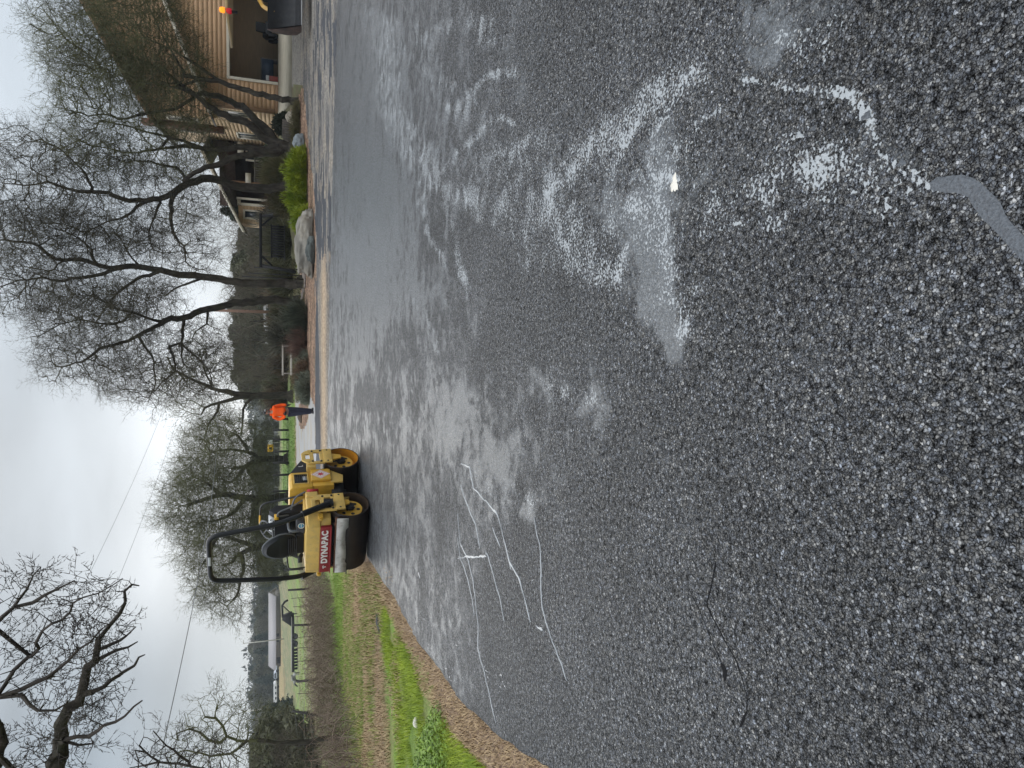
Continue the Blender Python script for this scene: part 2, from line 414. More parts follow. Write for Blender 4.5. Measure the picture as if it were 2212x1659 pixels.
def build_ground():
    ys = np.concatenate([np.geomspace(.9, 9, 60), np.geomspace(9.1, 44, 190), np.geomspace(44.8, 900, 95)])
    ts = np.concatenate([np.linspace(-4, -.95, 14), np.linspace(-.93, .93, 430), np.linspace(.95, 4, 14)])
    Yg, Tg = np.meshgrid(ys, ts, indexing='ij'); Xg = Yg * Tg
    Z = ground_z(Xg, Yg)
    V = np.stack([Xg, Yg, Z], -1).reshape(-1, 3)
    ny, nt = len(ys), len(ts)
    i, j = np.meshgrid(np.arange(ny - 1), np.arange(nt - 1), indexing='ij')
    a = i * nt + j; Q = np.stack([a, a + 1, a + nt + 1, a + nt], -1).reshape(-1, 4)
    c = V[Q].mean(1)
    Xp, Yp, _ = proj(c)
    x, y = c[:, 0], c[:, 1]
    n = fbm(x, y, 1.3, 5); nn = fbm(x * .5, y, 2.2, 6)
    Xq = Xp + 3.0 * n; e = y - yfar(x / y)
    zone = np.zeros(len(c), int)                       # 0 meadow
    inner = Yp < 1110
    B = ipl(Yp, [-400, 0, 150, 250, 400, 500, 700, 900, 960, 1100], [628, 633, 650, 662, 676, 682, 682, 680, 681, 683])
    zone[(e > -.3) & inner & (Xq > B)] = 1             # gravel shoulder
    Cb = ipl(Yp, [150, 215, 250, 320, 440, 600, 700, 800, 850, 872, 890], [672, 640, 620, 630, 640, 648, 655, 664, 670, 676, 684])
    zone[(zone == 0) & (Yp > 185) & (Yp < 885) & (Xq > Cb) & (Xq <= B)] = 2   # mulch bed
    zone[(zone == 0) & (Yp > 845) & (Yp < 1130) & (Xp + 1.0 * n > ipl(Yp, [845, 900, 1000, 1130], [637, 638, 641, 646])) & (Xq <= B + 1)] = 3   # driveway
    pen = ((Xp - 655) / 11) ** 2 + ((Yp - 893 ) / 34) ** 2 < 1 + .3 * n
    zone[pen] = 2
    zone[(zone == 0) & (Yp < 185) & (Xp > 606) & (Xq <= B + 1)] = 1
    old = (zone == 1) & (Yp > 600) & (Xp + 1.2 * nn > 681) & (Xp + 1.2 * nn < ipl(Yp, [600, 760, 960, 1100], [684, 690, 692, 693]))
    old |= (zone == 1) & (Yp <= 600) & (nn + .5 * np.sin(Yp / 60.) > .32) & (Xp > 676)
    zone[old] = 4
    left = (Yp > 1200) & (y < 14)
    edgeX, _, _ = proj(np.stack([x / y * yfar(x / y), yfar(x / y), g(x, y)], -1))
    wdt = ipl(Yp, [1200, 1300, 1380, 1440, 1510, 1580, 1659], [46, 28, 25, 28, 45, 85, 120]) * (1 + .25 * n)
    zone[left & (edgeX - Xp < wdt)] = 5                # dirt verge
    zone[(Xp > edgeX) & (Yp >= 1110)] = 5
    Xv, Yv, _ = proj(V)
    Cv = meadow_color(Xv, Yv, V[:, 0], V[:, 1])
    vx, vy = V[:, 0], V[:, 1]
    s1 = fbm(vx * .25, vy, 2.6, 41); s2 = fbm(vx, vy, 3.0, 51)
    Cs = lerp(np.broadcast_to(np.array((.20, .185, .165)), Cv.shape), np.array((.07, .07, .075)), np.clip(s1 * 1.8 + .25, 0, 1)); Cs = lerp(Cs, np.array((.34, .27, .185)), np.clip(s2 * .9 - .1, 0, .6))
    tan = np.exp(-((Xv - 699) / 6.0) ** 2) * sstep(480, 620, Yv); Cs = lerp(Cs, np.array((.40, .30, .20)), np.clip(tan, 0, 1) * .95)
    grey = np.exp(-((Xv - 640) / 14.0) ** 2) * (1 - sstep(150, 330, Yv)); Cs = lerp(Cs, np.array((.21, .20, .18)), grey * .85)
    Cmul = lerp(np.broadcast_to(np.array((.22, .135, .092)), Cv.shape), np.array((.36, .235, .16)), np.clip(.5 + s2, 0, 1)); Cmul = lerp(Cmul, np.array((.09, .075, .04)), np.clip(s1 * 1.2, 0, .5))
    Cdr = lerp(np.broadcast_to(np.array((.33, .33, .33)), Cv.shape), np.array((.33, .285, .20)), np.clip(s1 * 1.8 + .1, 0, .8))
    Cold = np.broadcast_to(np.array((.040, .044, .052)), Cv.shape) * (1 + .4 * s2)[:, None]
    Cdi = lerp(np.broadcast_to(C_DIRT * 1.02, Cv.shape), np.array((.40, .30, .21)), np.clip(s2 * .9 + .15, 0, 1)); Cdi = lerp(Cdi, np.array((.09, .065, .05)), np.clip(s1 * .9 - .2, 0, .7))
    spec = [('meadow', Cv, attr_mat('meadow_soil', nscale=9, namt=.35, bscale=60, bump=.9, bdist=.05)),
            ('gravel_shoulder', Cs, attr_mat('gravel', nscale=18, namt=.3, chips=.55, chipscale=26, bump=.8, bscale=50, bdist=.04)),
            ('mulch_bed', Cmul, attr_mat('bark_mulch', nscale=14, namt=.35, chips=.75, chipscale=16, bump=1.0, bscale=45, bdist=.06)),
            ('driveway', Cdr, attr_mat('worn_concrete', nscale=4, namt=.12, bump=.15, bscale=40, bdist=.01, rough=.8, stretch=(.3, 1, 1))),
            ('old_asphalt', Cold, attr_mat('old_asphalt', nscale=30, namt=.3, chips=.4, chipscale=60, bump=.6, bscale=90, rough=.75)),
            ('dirt_verge', Cdi, attr_mat('straw_dirt', nscale=30, namt=.4, chips=.55, chipscale=55, bump=1.0, bscale=70, bdist=.03))]
    for k, (nm, C, m) in enumerate(spec):
        q = Q[(zone == k) & (e > -.8)]
        if not len(q): continue
        used, inv = np.unique(q.ravel(), return_inverse=True)
        me = mesh_np(nm, V[used], inv.reshape(-1, 4), smooth=True)
        set_col(me, C[used])
        link(nm, me, m, kind='structure')
    # ground around and behind the photographer
    G = Geo(); G.add([(-900, -300, -.09), (900, -300, -.09), (900, .93, -.09), (-900, .93, -.09)], [(0, 1, 2, 3)])
    G.link('ground', mat('bare_soil', (.18, .14, .09), var=.3, bump=.4, rough=.95), kind='structure')
    G = Geo()
    for s in (-1, 1):
        G.add([(s * 3.6, .93, -.09), (s * 900, .93, -.09), (s * 3600, 900, -.5), (s * 3600, 900, -.5)], [(0, 1, 2, 3)])
    G = Geo(); G.add([(-4000, -300, -1.6), (4000, -300, -1.6), (4000, 3500, -1.6), (-4000, 3500, -1.6)], [(0, 1, 2, 3)])
    G.link('far_ground', mat('far_soil', (.13, .13, .07), var=.2, rough=1), kind='structure')
build_ground()

# ---------------------------------------------------------------- new asphalt slab
WET = [  # X, Y, rX, rY, amount  (picture rows/columns, turned into places below)
    (1432, 400, 60, 140, .55), (1380, 545, 60, 100, .45), (1425, 640, 45, 100, .55), (1450, 735, 26, 60, .60), (1350, 470, 70, 70, .35), (1215, 400, 60, 90, .25),
    (1172, 832, 30, 44, .5), (1295, 885, 50, 70, .35), (1240, 700, 70, 100, .2), (1140, 1000, 70, 90, .25), (1145, 1105, 20, 34, .45), (1050, 1000, 50, 100, .25),
    (1690, 60, 80, 80, .5), (1800, 20, 60, 60, .45), (1660, 150, 45, 50, .4), (1560, 420, 100, 100, .2), (1900, 320, 60, 60, .35), (1960, 330, 40, 45, .35), (1700, 420, 110, 90, .15),
    (800, 300, 80, 300, .20), (800, 600, 60, 200, .20), (860, 760, 60, 60, -.2), (805, 860, 40, 34, -.35), (930, 620, 50, 60, .15),
    (1110, 620, 100, 170, -.3), (1000, 860, 80, 60, .2), (960, 930, 90, 60, .15), (1350, 1000, 80, 60, .12)]
SKY_GLINTS = [  # bands of broken specks painted as sky glints: points, half width px, strength
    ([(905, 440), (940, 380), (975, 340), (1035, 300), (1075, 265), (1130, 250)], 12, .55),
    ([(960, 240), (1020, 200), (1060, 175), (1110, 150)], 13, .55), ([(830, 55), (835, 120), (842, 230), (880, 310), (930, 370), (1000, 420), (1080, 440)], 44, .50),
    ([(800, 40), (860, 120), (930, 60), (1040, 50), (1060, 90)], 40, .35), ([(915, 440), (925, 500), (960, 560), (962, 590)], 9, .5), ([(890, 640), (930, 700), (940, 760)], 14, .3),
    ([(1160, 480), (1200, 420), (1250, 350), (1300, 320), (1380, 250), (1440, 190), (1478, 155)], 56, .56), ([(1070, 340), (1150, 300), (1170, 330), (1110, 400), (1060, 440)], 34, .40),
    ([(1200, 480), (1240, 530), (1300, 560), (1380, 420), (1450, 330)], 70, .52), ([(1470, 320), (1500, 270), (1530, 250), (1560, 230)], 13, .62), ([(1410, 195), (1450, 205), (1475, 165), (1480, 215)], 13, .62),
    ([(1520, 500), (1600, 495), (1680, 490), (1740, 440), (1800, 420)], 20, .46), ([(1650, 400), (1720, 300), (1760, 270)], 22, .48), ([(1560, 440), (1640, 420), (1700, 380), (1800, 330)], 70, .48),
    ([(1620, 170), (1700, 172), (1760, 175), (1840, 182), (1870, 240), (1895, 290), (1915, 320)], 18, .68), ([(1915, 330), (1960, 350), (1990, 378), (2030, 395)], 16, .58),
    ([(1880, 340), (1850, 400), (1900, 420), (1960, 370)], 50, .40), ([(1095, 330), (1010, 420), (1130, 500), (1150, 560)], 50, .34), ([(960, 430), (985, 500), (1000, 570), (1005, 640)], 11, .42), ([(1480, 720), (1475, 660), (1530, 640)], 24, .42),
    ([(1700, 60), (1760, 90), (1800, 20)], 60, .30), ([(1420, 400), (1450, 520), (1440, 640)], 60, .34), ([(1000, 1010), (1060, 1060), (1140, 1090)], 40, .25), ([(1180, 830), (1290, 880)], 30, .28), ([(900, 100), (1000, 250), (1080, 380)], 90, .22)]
def polydist(Xp, Yp, pts):
    d = np.full(Xp.shape, 1e9)
    for (ax, ay), (bx, by) in zip(pts[:-1], pts[1:]):
        vx, vy = bx - ax, by - ay; L2 = vx * vx + vy * vy
        t = np.clip(((Xp - ax) * vx + (Yp - ay) * vy) / L2, 0, 1)
        d = np.minimum(d, np.hypot(Xp - ax - t * vx, Yp - ay - t * vy))
    return d
def asphalt_material():
    m = bpy.data.materials.new('new_asphalt'); m.use_nodes = True
    N, L = m.node_tree.nodes, m.node_tree.links; bs = N['Principled BSDF']
    def nn(t, **kw):
        n = N.new(t)
        for k, v in kw.items(): setattr(n, k, v)
        return n
    def math_(op, a, b=None, clamp=False):
        n = nn('ShaderNodeMath', operation=op); n.use_clamp = clamp
        for i, v in enumerate((a, b)):
            if v is None: continue
            if isinstance(v, (int, float)): n.inputs[i].default_value = v
            else: L.new(v, n.inputs[i])
        return n.outputs[0]
    def mr(v, a, b, c=0., d=1., smooth=False):
        n = nn('ShaderNodeMapRange')
        if smooth: n.interpolation_type = 'SMOOTHSTEP'
        L.new(v, n.inputs['Value'])
        for k, q in zip(('From Min', 'From Max', 'To Min', 'To Max'), (a, b, c, d)): n.inputs[k].default_value = q
        return n.outputs[0]
    co = nn('ShaderNodeTexCoord').outputs['Object']
    # a little warp so that the stones are not a clean cell pattern
    wn_ = nn('ShaderNodeTexNoise'); wn_.inputs['Scale'].default_value = 105; wn_.inputs['Detail'].default_value = 2; L.new(co, wn_.inputs['Vector'])
    wv = nn('ShaderNodeVectorMath', operation='SCALE'); L.new(wn_.outputs['Color'], wv.inputs[0]); wv.inputs['Scale'].default_value = .013
    wa = nn('ShaderNodeVectorMath', operation='ADD'); L.new(co, wa.inputs[0]); L.new(wv.outputs[0], wa.inputs[1]); P = wa.outputs[0]
    v1 = nn('ShaderNodeTexVoronoi'); v1.inputs['Scale'].default_value = 122; L.new(P, v1.inputs['Vector'])
    v2 = nn('ShaderNodeTexVoronoi'); v2.inputs['Scale'].default_value = 190; L.new(P, v2.inputs['Vector'])
    big = nn('ShaderNodeTexNoise'); big.inputs['Scale'].default_value = 1.1; big.inputs['Detail'].default_value = 6; big.inputs['Roughness'].default_value = .6; L.new(co, big.inputs['Vector'])
    mid = nn('ShaderNodeTexNoise'); mid.inputs['Scale'].default_value = 16; mid.inputs['Detail'].default_value = 5; mid.inputs['Roughness'].default_value = .7; L.new(co, mid.inputs['Vector'])
    c1 = nn('ShaderNodeSeparateColor'); L.new(v1.outputs['Color'], c1.inputs[0]); c2 = nn('ShaderNodeSeparateColor'); L.new(v2.outputs['Color'], c2.inputs[0])
    # height of the stones: round tops, some sunken, fines between
    cl = nn('ShaderNodeTexNoise'); cl.inputs['Scale'].default_value = 42; cl.inputs['Detail'].default_value = 3; cl.inputs['Roughness'].default_value = .6; L.new(co, cl.inputs['Vector'])
    cl2 = nn('ShaderNodeTexNoise'); cl2.inputs['Scale'].default_value = 75; cl2.inputs['Detail'].default_value = 2; L.new(co, cl2.inputs['Vector'])
    h1 = mr(v1.outputs['Distance'], .0, .75, 1., 0.); lift = mr(c1.outputs[1], 0, 1, .15, 1.)
    h1 = math_('MULTIPLY', h1, lift)
    h2 = mr(v2.outputs['Distance'], 0, .8, .5, 0.)
    ve = nn('ShaderNodeTexVoronoi'); ve.feature = 'DISTANCE_TO_EDGE'; ve.inputs['Scale'].default_value = 122; L.new(P, ve.inputs['Vector'])
    gap = mr(ve.outputs['Distance'], .015, .13, 0., 1., smooth=True)
    ve2 = nn('ShaderNodeTexVoronoi'); ve2.feature = 'DISTANCE_TO_EDGE'; ve2.inputs['Scale'].default_value = 33; L.new(P, ve2.inputs['Vector'])
    gap = math_('MULTIPLY', gap, mr(ve2.outputs['Distance'], .0, .08, .15, 1.))
    h = math_('MAXIMUM', h1, h2)
    h = math_('ADD', h, mr(cl.outputs['Fac'], .32, .68, -.34, .34))
    aw = nn('ShaderNodeAttribute'); aw.attribute_name = 'wet'; af = nn('ShaderNodeAttribute'); af.attribute_name = 'glint'
    wet = math_('SUBTRACT', aw.outputs['Fac'], 1.0); glint = math_('SUBTRACT', af.outputs['Fac'], 1.0)
    n8 = nn('ShaderNodeTexNoise'); n8.inputs['Scale'].default_value = 5.; n8.inputs['Detail'].default_value = 8; n8.inputs['Roughness'].default_value = .68; n8.inputs['Distortion'].default_value = .6; L.new(co, n8.inputs['Vector'])
    wsum = math_('ADD', wet, mr(big.outputs['Fac'], .3, .7, -.25, .25)); wsum = math_('ADD', wsum, mr(n8.outputs['Fac'], .3, .7, -.38, .38)); wsum = math_('ADD', wsum, mr(mid.outputs['Fac'], .3, .7, -.14, .14))
    film = mr(math_('SUBTRACT', wsum, math_('MULTIPLY', h, .45)), .02, .42, smooth=True)
    # sky glints in tiny puddles, painted pale between the stones, in broken specks
    fsum = math_('ADD', glint, mr(n8.outputs['Fac'], .3, .7, -.34, .34)); fsum = math_('ADD', fsum, mr(cl2.outputs['Fac'], .3, .7, -.34, .34))
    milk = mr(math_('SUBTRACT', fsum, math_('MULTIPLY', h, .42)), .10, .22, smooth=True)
    painted = mr(glint, -.72, -.45, 0., 1.); milk = math_('MULTIPLY', milk, painted)
    # stone colour: binder coated, a few scuffed pale
    st = mr(c1.outputs[0], .0, 1., .055, .150); st = math_('ADD', st, mr(c1.outputs[2], .80, .97, 0, .20)); st = math_('MULTIPLY', st, mr(h, -.15, .55, .10, 1.35)); st = math_('MULTIPLY', st, math_('ADD', .07, math_('MULTIPLY', gap, .93)))
    st = math_('MULTIPLY', st, mr(big.outputs['Fac'], .3, .7, .70, 1.35)); st = math_('ADD', st, mr(c2.outputs[0], .92, .98, 0, .05))
    tint = nn('ShaderNodeMix'); tint.data_type = 'RGBA'; tint.inputs[6].default_value = (.88, .97, 1.14, 1); tint.inputs[7].default_value = (1.03, 1.0, .94, 1); L.new(c1.outputs[1], tint.inputs[0])
    base = nn('ShaderNodeVectorMath', operation='SCALE'); L.new(tint.outputs[2], base.inputs[0]); L.new(st, base.inputs['Scale'])
    mf = nn('ShaderNodeMix'); mf.data_type = 'RGBA'; L.new(math_('MULTIPLY', film, mr(gap, 0., 1., .25, .62)), mf.inputs[0]); L.new(base.outputs[0], mf.inputs[6]); mf.inputs[7].default_value = (.125, .142, .158, 1)
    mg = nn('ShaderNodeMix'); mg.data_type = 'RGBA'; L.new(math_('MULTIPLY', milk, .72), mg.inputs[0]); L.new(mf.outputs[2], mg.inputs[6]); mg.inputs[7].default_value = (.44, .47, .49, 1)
    L.new(mg.outputs[2], bs.inputs['Base Color'])
    r = math_('SUBTRACT', .46, math_('MULTIPLY', film, .20)); r = math_('SUBTRACT', r, math_('MULTIPLY', milk, .12)); r = math_('MAXIMUM', r, .16)
    r = math_('ADD', r, mr(c1.outputs[0], 0, 1, -.06, .12)); L.new(r, bs.inputs['Roughness'])
    sl = math_('MULTIPLY', math_('MAXIMUM', mr(h, -.2, .5, .12, 1.), math_('MULTIPLY', film, .9)), .62); L.new(math_('MULTIPLY', sl, math_('MAXIMUM', math_('ADD', .15, math_('MULTIPLY', gap, .85)), film)), bs.inputs['Specular IOR Level'])
    flat = math_('SUBTRACT', 1.0, math_('MULTIPLY', math_('MAXIMUM', film, milk), .60))
    bp = nn('ShaderNodeBump'); bp.inputs['Distance'].default_value = .007; L.new(h, bp.inputs['Height']); L.new(flat, bp.inputs['Strength']); L.new(bp.outputs[0], bs.inputs['Normal'])
    return m
def build_asphalt():
    ts = np.concatenate([np.linspace(-3.2, -.9, 20), np.linspace(-.89, .9, 320), np.linspace(.95, 3.2, 20)])
    k = np.concatenate([np.linspace(0, 1, 200)])
    near = .32
    Tn = ts[None, :]; yf = yfar(ts) * (1 + .006 * rng.uniform(-1, 1, len(ts)) + .008 * vnoise(ts, ts * 0, 60, 9)) 
    Yg = near * (yf[None, :] / near) ** k[:, None]; Xg = Yg * Tn
    Z = g(Xg, Yg)
    ny, nt = Yg.shape
    # rolled-down crumbly edge
    Yt = yf * 1.004 + .03; Ze = g(Yt * ts, Yt) - .075
    V = np.concatenate([np.stack([Xg, Yg, Z], -1).reshape(-1, 3), np.stack([Yt * ts - .02 * np.sign(-ts) * 0, Yt, Ze], -1)])
    i, j = np.meshgrid(np.arange(ny), np.arange(nt - 1), indexing='ij')
    a = (i * nt + j); Q = np.stack([a, a + 1, a + nt + 1, a + nt], -1).reshape(-1, 4)
    Xp, Yp, _ = proj(V)
    wet = np.zeros(len(V)) - .12 + .10 * fbm(V[:, 0], V[:, 1], .4, 61)
    wet += .42 * sstep(1300, 820, Xp)
    WX = fbm(V[:, 0], V[:, 1], 1.7, 85); WY = fbm(V[:, 0], V[:, 1], 1.5, 86)
    for X0, Y0, a_, b_, s in WET:
        wet += 1.35 * s * np.exp(-(((Xp + 18 * WX - X0) / a_) ** 2 + ((Yp + 26 * WY - Y0) / b_) ** 2))
    wet -= .25 * sstep(1700, 2100, Xp) + .25 * sstep(1100, 1400, Yp) * sstep(900, 1200, Xp)
    Xw = Xp + (22 * fbm(V[:, 0], V[:, 1], 1.6, 81) + 9 * fbm(V[:, 0], V[:, 1], 6, 82)) * np.clip((Xp - 700) / 500, .15, 1.3); Yw = Yp + (30 * fbm(V[:, 0], V[:, 1], 1.4, 83) + 12 * fbm(V[:, 0], V[:, 1], 6, 84)) * np.clip((Xp - 700) / 500, .3, 1.3)
    glint = np.full(len(V), -.80)
    for pts, w, s in SKY_GLINTS:
        d = polydist(Xw, Yw, pts); glint = np.maximum(glint, (s * .62 + .65) * np.exp(-(d / (w * 1.5)) ** 2) - .80)
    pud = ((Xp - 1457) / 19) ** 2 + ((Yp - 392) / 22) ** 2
    glint = np.maximum(glint, 1.25 * np.exp(-pud ** 2) - .80)
    me = mesh_np('asphalt_road', V, Q, smooth=True)
    set_float(me, wet + 1, 'wet'); set_float(me, glint + 1, 'glint')
    A = asphalt_material()
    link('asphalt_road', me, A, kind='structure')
    G = Geo(); G.add([(-3.3, -9, 0), (9, -9, 0), (9, .3, 0), (-1.1, .3, 0), (-3.3, .0, 0)], [(0, 1, 2, 3)], [(0, 3, 4)])
    me = G.mesh('asphalt_behind'); set_float(me, np.ones(5), 'wet'); set_float(me, np.full(5, .1), 'glint')
    link('asphalt_road_behind_photographer', me, A, kind='structure')
    G = Geo(); G.add([(.95, .3, 0), (9, .3, 0), (28, 9, 0), (9, 9, 0)], [(0, 1, 2, 3)])
build_asphalt()

sky_tinted = mat('sky_tinted_water', (.25, .27, .285), rough=.18, var=.12, vscale=30, spec=.6)  # pale base colour stands for the sky reflected in the water
dirty_water = mat('grey_runoff', (.045, .052, .062), c2=(.095, .108, .125), rough=.3, vscale=160, spec=.5, bump=.4, bscale=160, dirt=(.03, .03, .035), dscale=110, damt=.8)
crackm = mat('crack_shadow', (.012, .012, .013), rough=1.0, spec=.1)
def ribbon(name, pts, w, m, h=.003, step=.03, wob=.012, broken=0.0, lift=.001):
    """a low, slightly domed line lying on the asphalt, pts in picture coordinates"""
    P = [gpt(X, Y) for X, Y in pts]; out = []
    for a, b in zip(P[:-1], P[1:]):
        n = max(2, int(np.linalg.norm(b - a) / step)); out += [a + (b - a) * k / n for k in range(n)]
    P = np.array(out + [P[-1]]); n = len(P)
    s = np.cumsum(np.r_[0, np.linalg.norm(np.diff(P, axis=0), axis=1)])
    T = np.gradient(P, axis=0); T /= np.linalg.norm(T, axis=1, keepdims=True) + 1e-9; S = np.stack([-T[:, 1], T[:, 0], 0 * T[:, 0]], -1)
    sd = abs(hash(str(pts[0]))) % 50 if False else int(pts[0][0]) % 50
    P = P + S * (wob * vnoise(s, s * 0, 6, sd) + wob * .6 * vnoise(s, s * 0 + 3, 17, sd))[:, None]
    P[:, 2] = g(P[:, 0], P[:, 1])
    ww = w * (1 + .55 * vnoise(s, s * 0 + 7, 9, sd) + .3 * vnoise(s, s * 0 + 9, 31, sd)); ww[0] = ww[-1] = w * .15
    ww = np.maximum(ww, w * .15)
    up = np.array([0, 0, 1.])
    V = np.stack([P - S * ww[:, None] + up * lift * .4, P - S * ww[:, None] * .5 + up * (lift + h * .8), P + up * (lift + h), P + S * ww[:, None] * .5 + up * (lift + h * .8), P + S * ww[:, None] + up * lift * .4], 1).reshape(-1, 3)
    Q = [(i * 5 + j, i * 5 + j + 1, (i + 1) * 5 + j + 1, (i + 1) * 5 + j) for i in range(n - 1) for j in range(4) if not broken or vnoise(s[i], 2.2, 7, sd) > -1 + 2 * broken * .8]
    return link(name, mesh_np(name, V, Q, smooth=True), m, kind='structure')
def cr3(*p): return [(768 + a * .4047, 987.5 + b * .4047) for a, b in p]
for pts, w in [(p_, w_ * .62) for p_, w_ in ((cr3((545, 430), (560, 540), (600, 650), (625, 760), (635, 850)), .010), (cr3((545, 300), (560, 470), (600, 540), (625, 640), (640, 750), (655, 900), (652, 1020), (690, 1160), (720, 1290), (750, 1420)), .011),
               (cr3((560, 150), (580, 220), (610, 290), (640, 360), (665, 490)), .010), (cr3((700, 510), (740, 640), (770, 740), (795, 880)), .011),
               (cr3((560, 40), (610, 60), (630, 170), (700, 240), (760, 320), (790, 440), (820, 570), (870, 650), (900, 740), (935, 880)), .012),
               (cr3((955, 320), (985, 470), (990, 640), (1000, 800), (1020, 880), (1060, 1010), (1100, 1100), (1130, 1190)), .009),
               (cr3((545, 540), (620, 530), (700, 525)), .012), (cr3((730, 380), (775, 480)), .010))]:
    ribbon('sky_tinted_trickle', pts, w, sky_tinted)
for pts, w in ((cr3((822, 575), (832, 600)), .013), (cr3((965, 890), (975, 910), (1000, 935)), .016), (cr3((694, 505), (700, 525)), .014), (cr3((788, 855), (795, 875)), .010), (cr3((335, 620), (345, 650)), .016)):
    ribbon('pale_puddle', pts, w, sky_tinted, step=.02)
r_ = np.random.default_rng(3)
def flecks():
    """short water flecks along the verge, sky glint put into their colour"""
    P0, n = [], 0
    G = Geo()
    rows = [cr3((160, 580), (240, 720), (330, 800), (400, 910), (480, 960), (570, 1010)), cr3((150, 620), (230, 790), (310, 920), (400, 1030), (500, 1140), (560, 1230)), cr3((210, 640), (260, 770), (350, 860), (380, 890)), cr3((640, 1120), (700, 1150), (760, 1180), (830, 1250)), cr3((180, 650), (330, 930), (420, 1060))]
    for pts in rows:
        for (a, b) in zip(pts[:-1], pts[1:]):
            A, B = gpt(*a), gpt(*b); L = np.linalg.norm(B - A); d = (B - A) / L
            for _ in range(int(L / .055)):
                c = A + d * r_.uniform(0, L) + np.r_[r_.normal(0, .035, 2), 0]; c[2] = g(c[0], c[1])
                l = r_.uniform(.006, .03); w = r_.uniform(.003, .008); s = np.array([-d[1], d[0], 0])
                V = [c - d * l + [0, 0, .001], c - s * w + [0, 0, .001], c + d * l + [0, 0, .001], c + s * w + [0, 0, .001], c + [0, 0, .004]]
                G.add(V, (), [(0, 1, 4), (1, 2, 4), (2, 3, 4), (3, 0, 4)])
    G.link('sky_tinted_flecks', sky_tinted, smooth=True, kind='stuff')
flecks()
ribbon('grey_runoff', [(2010, 395), (2030, 398), (2070, 402), (2100, 415), (2130, 445), (2150, 480), (2180, 520), (2212, 550), (2300, 600)], .017, dirty_water, h=.0015, wob=.008)
def puddle(name, X, Y, a, b, m, rot=0, seed=1, holes=0):
    c = gpt(X, Y); n = 40; V = [c + [0, 0, .006]]
    for j in range(n):
        t = 2 * math.pi * j / n; rr = 1 + .22 * math.sin(3 * t + seed) + .12 * math.sin(7 * t + 2 * seed) + .08 * math.sin(13 * t)
        p = c + np.array([a * rr * math.cos(t) * math.cos(rot) - b * rr * math.sin(t) * math.sin(rot), a * rr * math.cos(t) * math.sin(rot) + b * rr * math.sin(t) * math.cos(rot), 0]); p[2] = g(p[0], p[1]) + .001; V.append(p)
    return link(name, mesh_np(name, V, None, [(0, 1 + j, 1 + (j + 1) % n) for j in range(n)], smooth=True), m, kind='structure')
puddle('pale_puddle', 1457, 397, .034, .024, mat('cream_puddle', (.62, .59, .52), rough=.2, var=.05), seed=2)
puddle('pale_puddle', 1503, 266, .010, .008, sky_tinted, seed=4); puddle('pale_puddle', 1545, 242, .007, .012, sky_tinted, seed=5, rot=.5)
puddle('pale_puddle', 1472, 166, .008, .014, sky_tinted, seed=7, rot=.3); puddle('pale_puddle', 1728, 292, .008, .018, sky_tinted, seed=6, rot=-.6)
puddle('grey_puddle', 1758, 278, .007, .009, dirty_water, seed=3); puddle('grey_puddle', 1872, 250, .010, .016, dirty_water, seed=9); puddle('grey_puddle', 1948, 352, .009, .012, dirty_water, seed=8)
for pts, w in ((cr3((1925, 560), (1895, 690), (1875, 790), (1930, 900), (1985, 1000), (2030, 1090), (2060, 1190), (2085, 1290), (2090, 1360), (2050, 1440)), .0050), (cr3((1780, 700), (1850, 850), (1910, 1000), (1955, 1110)), .0028), (cr3((1950, 1100), (1970, 1140), (1965, 1190)), .010), (cr3((1570, 540), (1620, 690)), .0012)):
    ribbon('crack', pts, w, crackm, h=.0002, step=.01, wob=.006, lift=.0012)
# ================================================================ TREES
bark = mat('oak_bark', (.028, .024, .020), c2=(.075, .065, .052), vscale=9, rough=.95, bump=.9, bscale=28, stretch=(1, 1, .35), spec=.2, dirt=(.055, .062, .032), dscale=1.6, damt=.5)
twigm = mat('mossy_twigs', (.055, .047, .037), c2=(.110, .102, .066), vscale=.8, rough=.95, spec=.15)
twigg = mat('lichen_green_twigs', (.070, .066, .040), c2=(.155, .160, .080), vscale=.9, rough=.95, spec=.15)
twigd = mat('grey_brown_twigs', (.045, .038, .034), c2=(.085, .075, .065), vscale=.9, rough=.95, spec=.15)

def spray_templates(nt=8, n=30, L=.62, spread=.9, seed=5):
    r = np.random.default_rng(seed); out = []
    for _ in range(nt):
        P0, P1, R0, R1 = [], [], [], []
        def br(p, d, l, rr, lev):
            m = 3 if lev == 0 else 2
            for k in range(m):
                d2 = d + r.normal(0, .28, 3); d2 /= np.linalg.norm(d2); q = p + d2 * l / m
                P0.append(p); P1.append(q); R0.append(rr * (1 - .25 * k)); R1.append(rr * (1 - .25 * (k + 1)))
                if lev < 2 and len(P0) < n:
                    for s in range(2 if lev == 0 else 1):
                        dd = d2 + r.normal(0, spread, 3) * .8; dd /= np.linalg.norm(dd)
                        br(q, dd, l * r.uniform(.4, .65), rr * .6, lev + 1)
                p, d = q, d2
        br(np.zeros(3), np.array([0, 0, 1.]), L, .0075, 0)
        out.append(tuple(np.array(a) for a in (P0, P1, R0, R1)))
    return out
SPR = spray_templates()

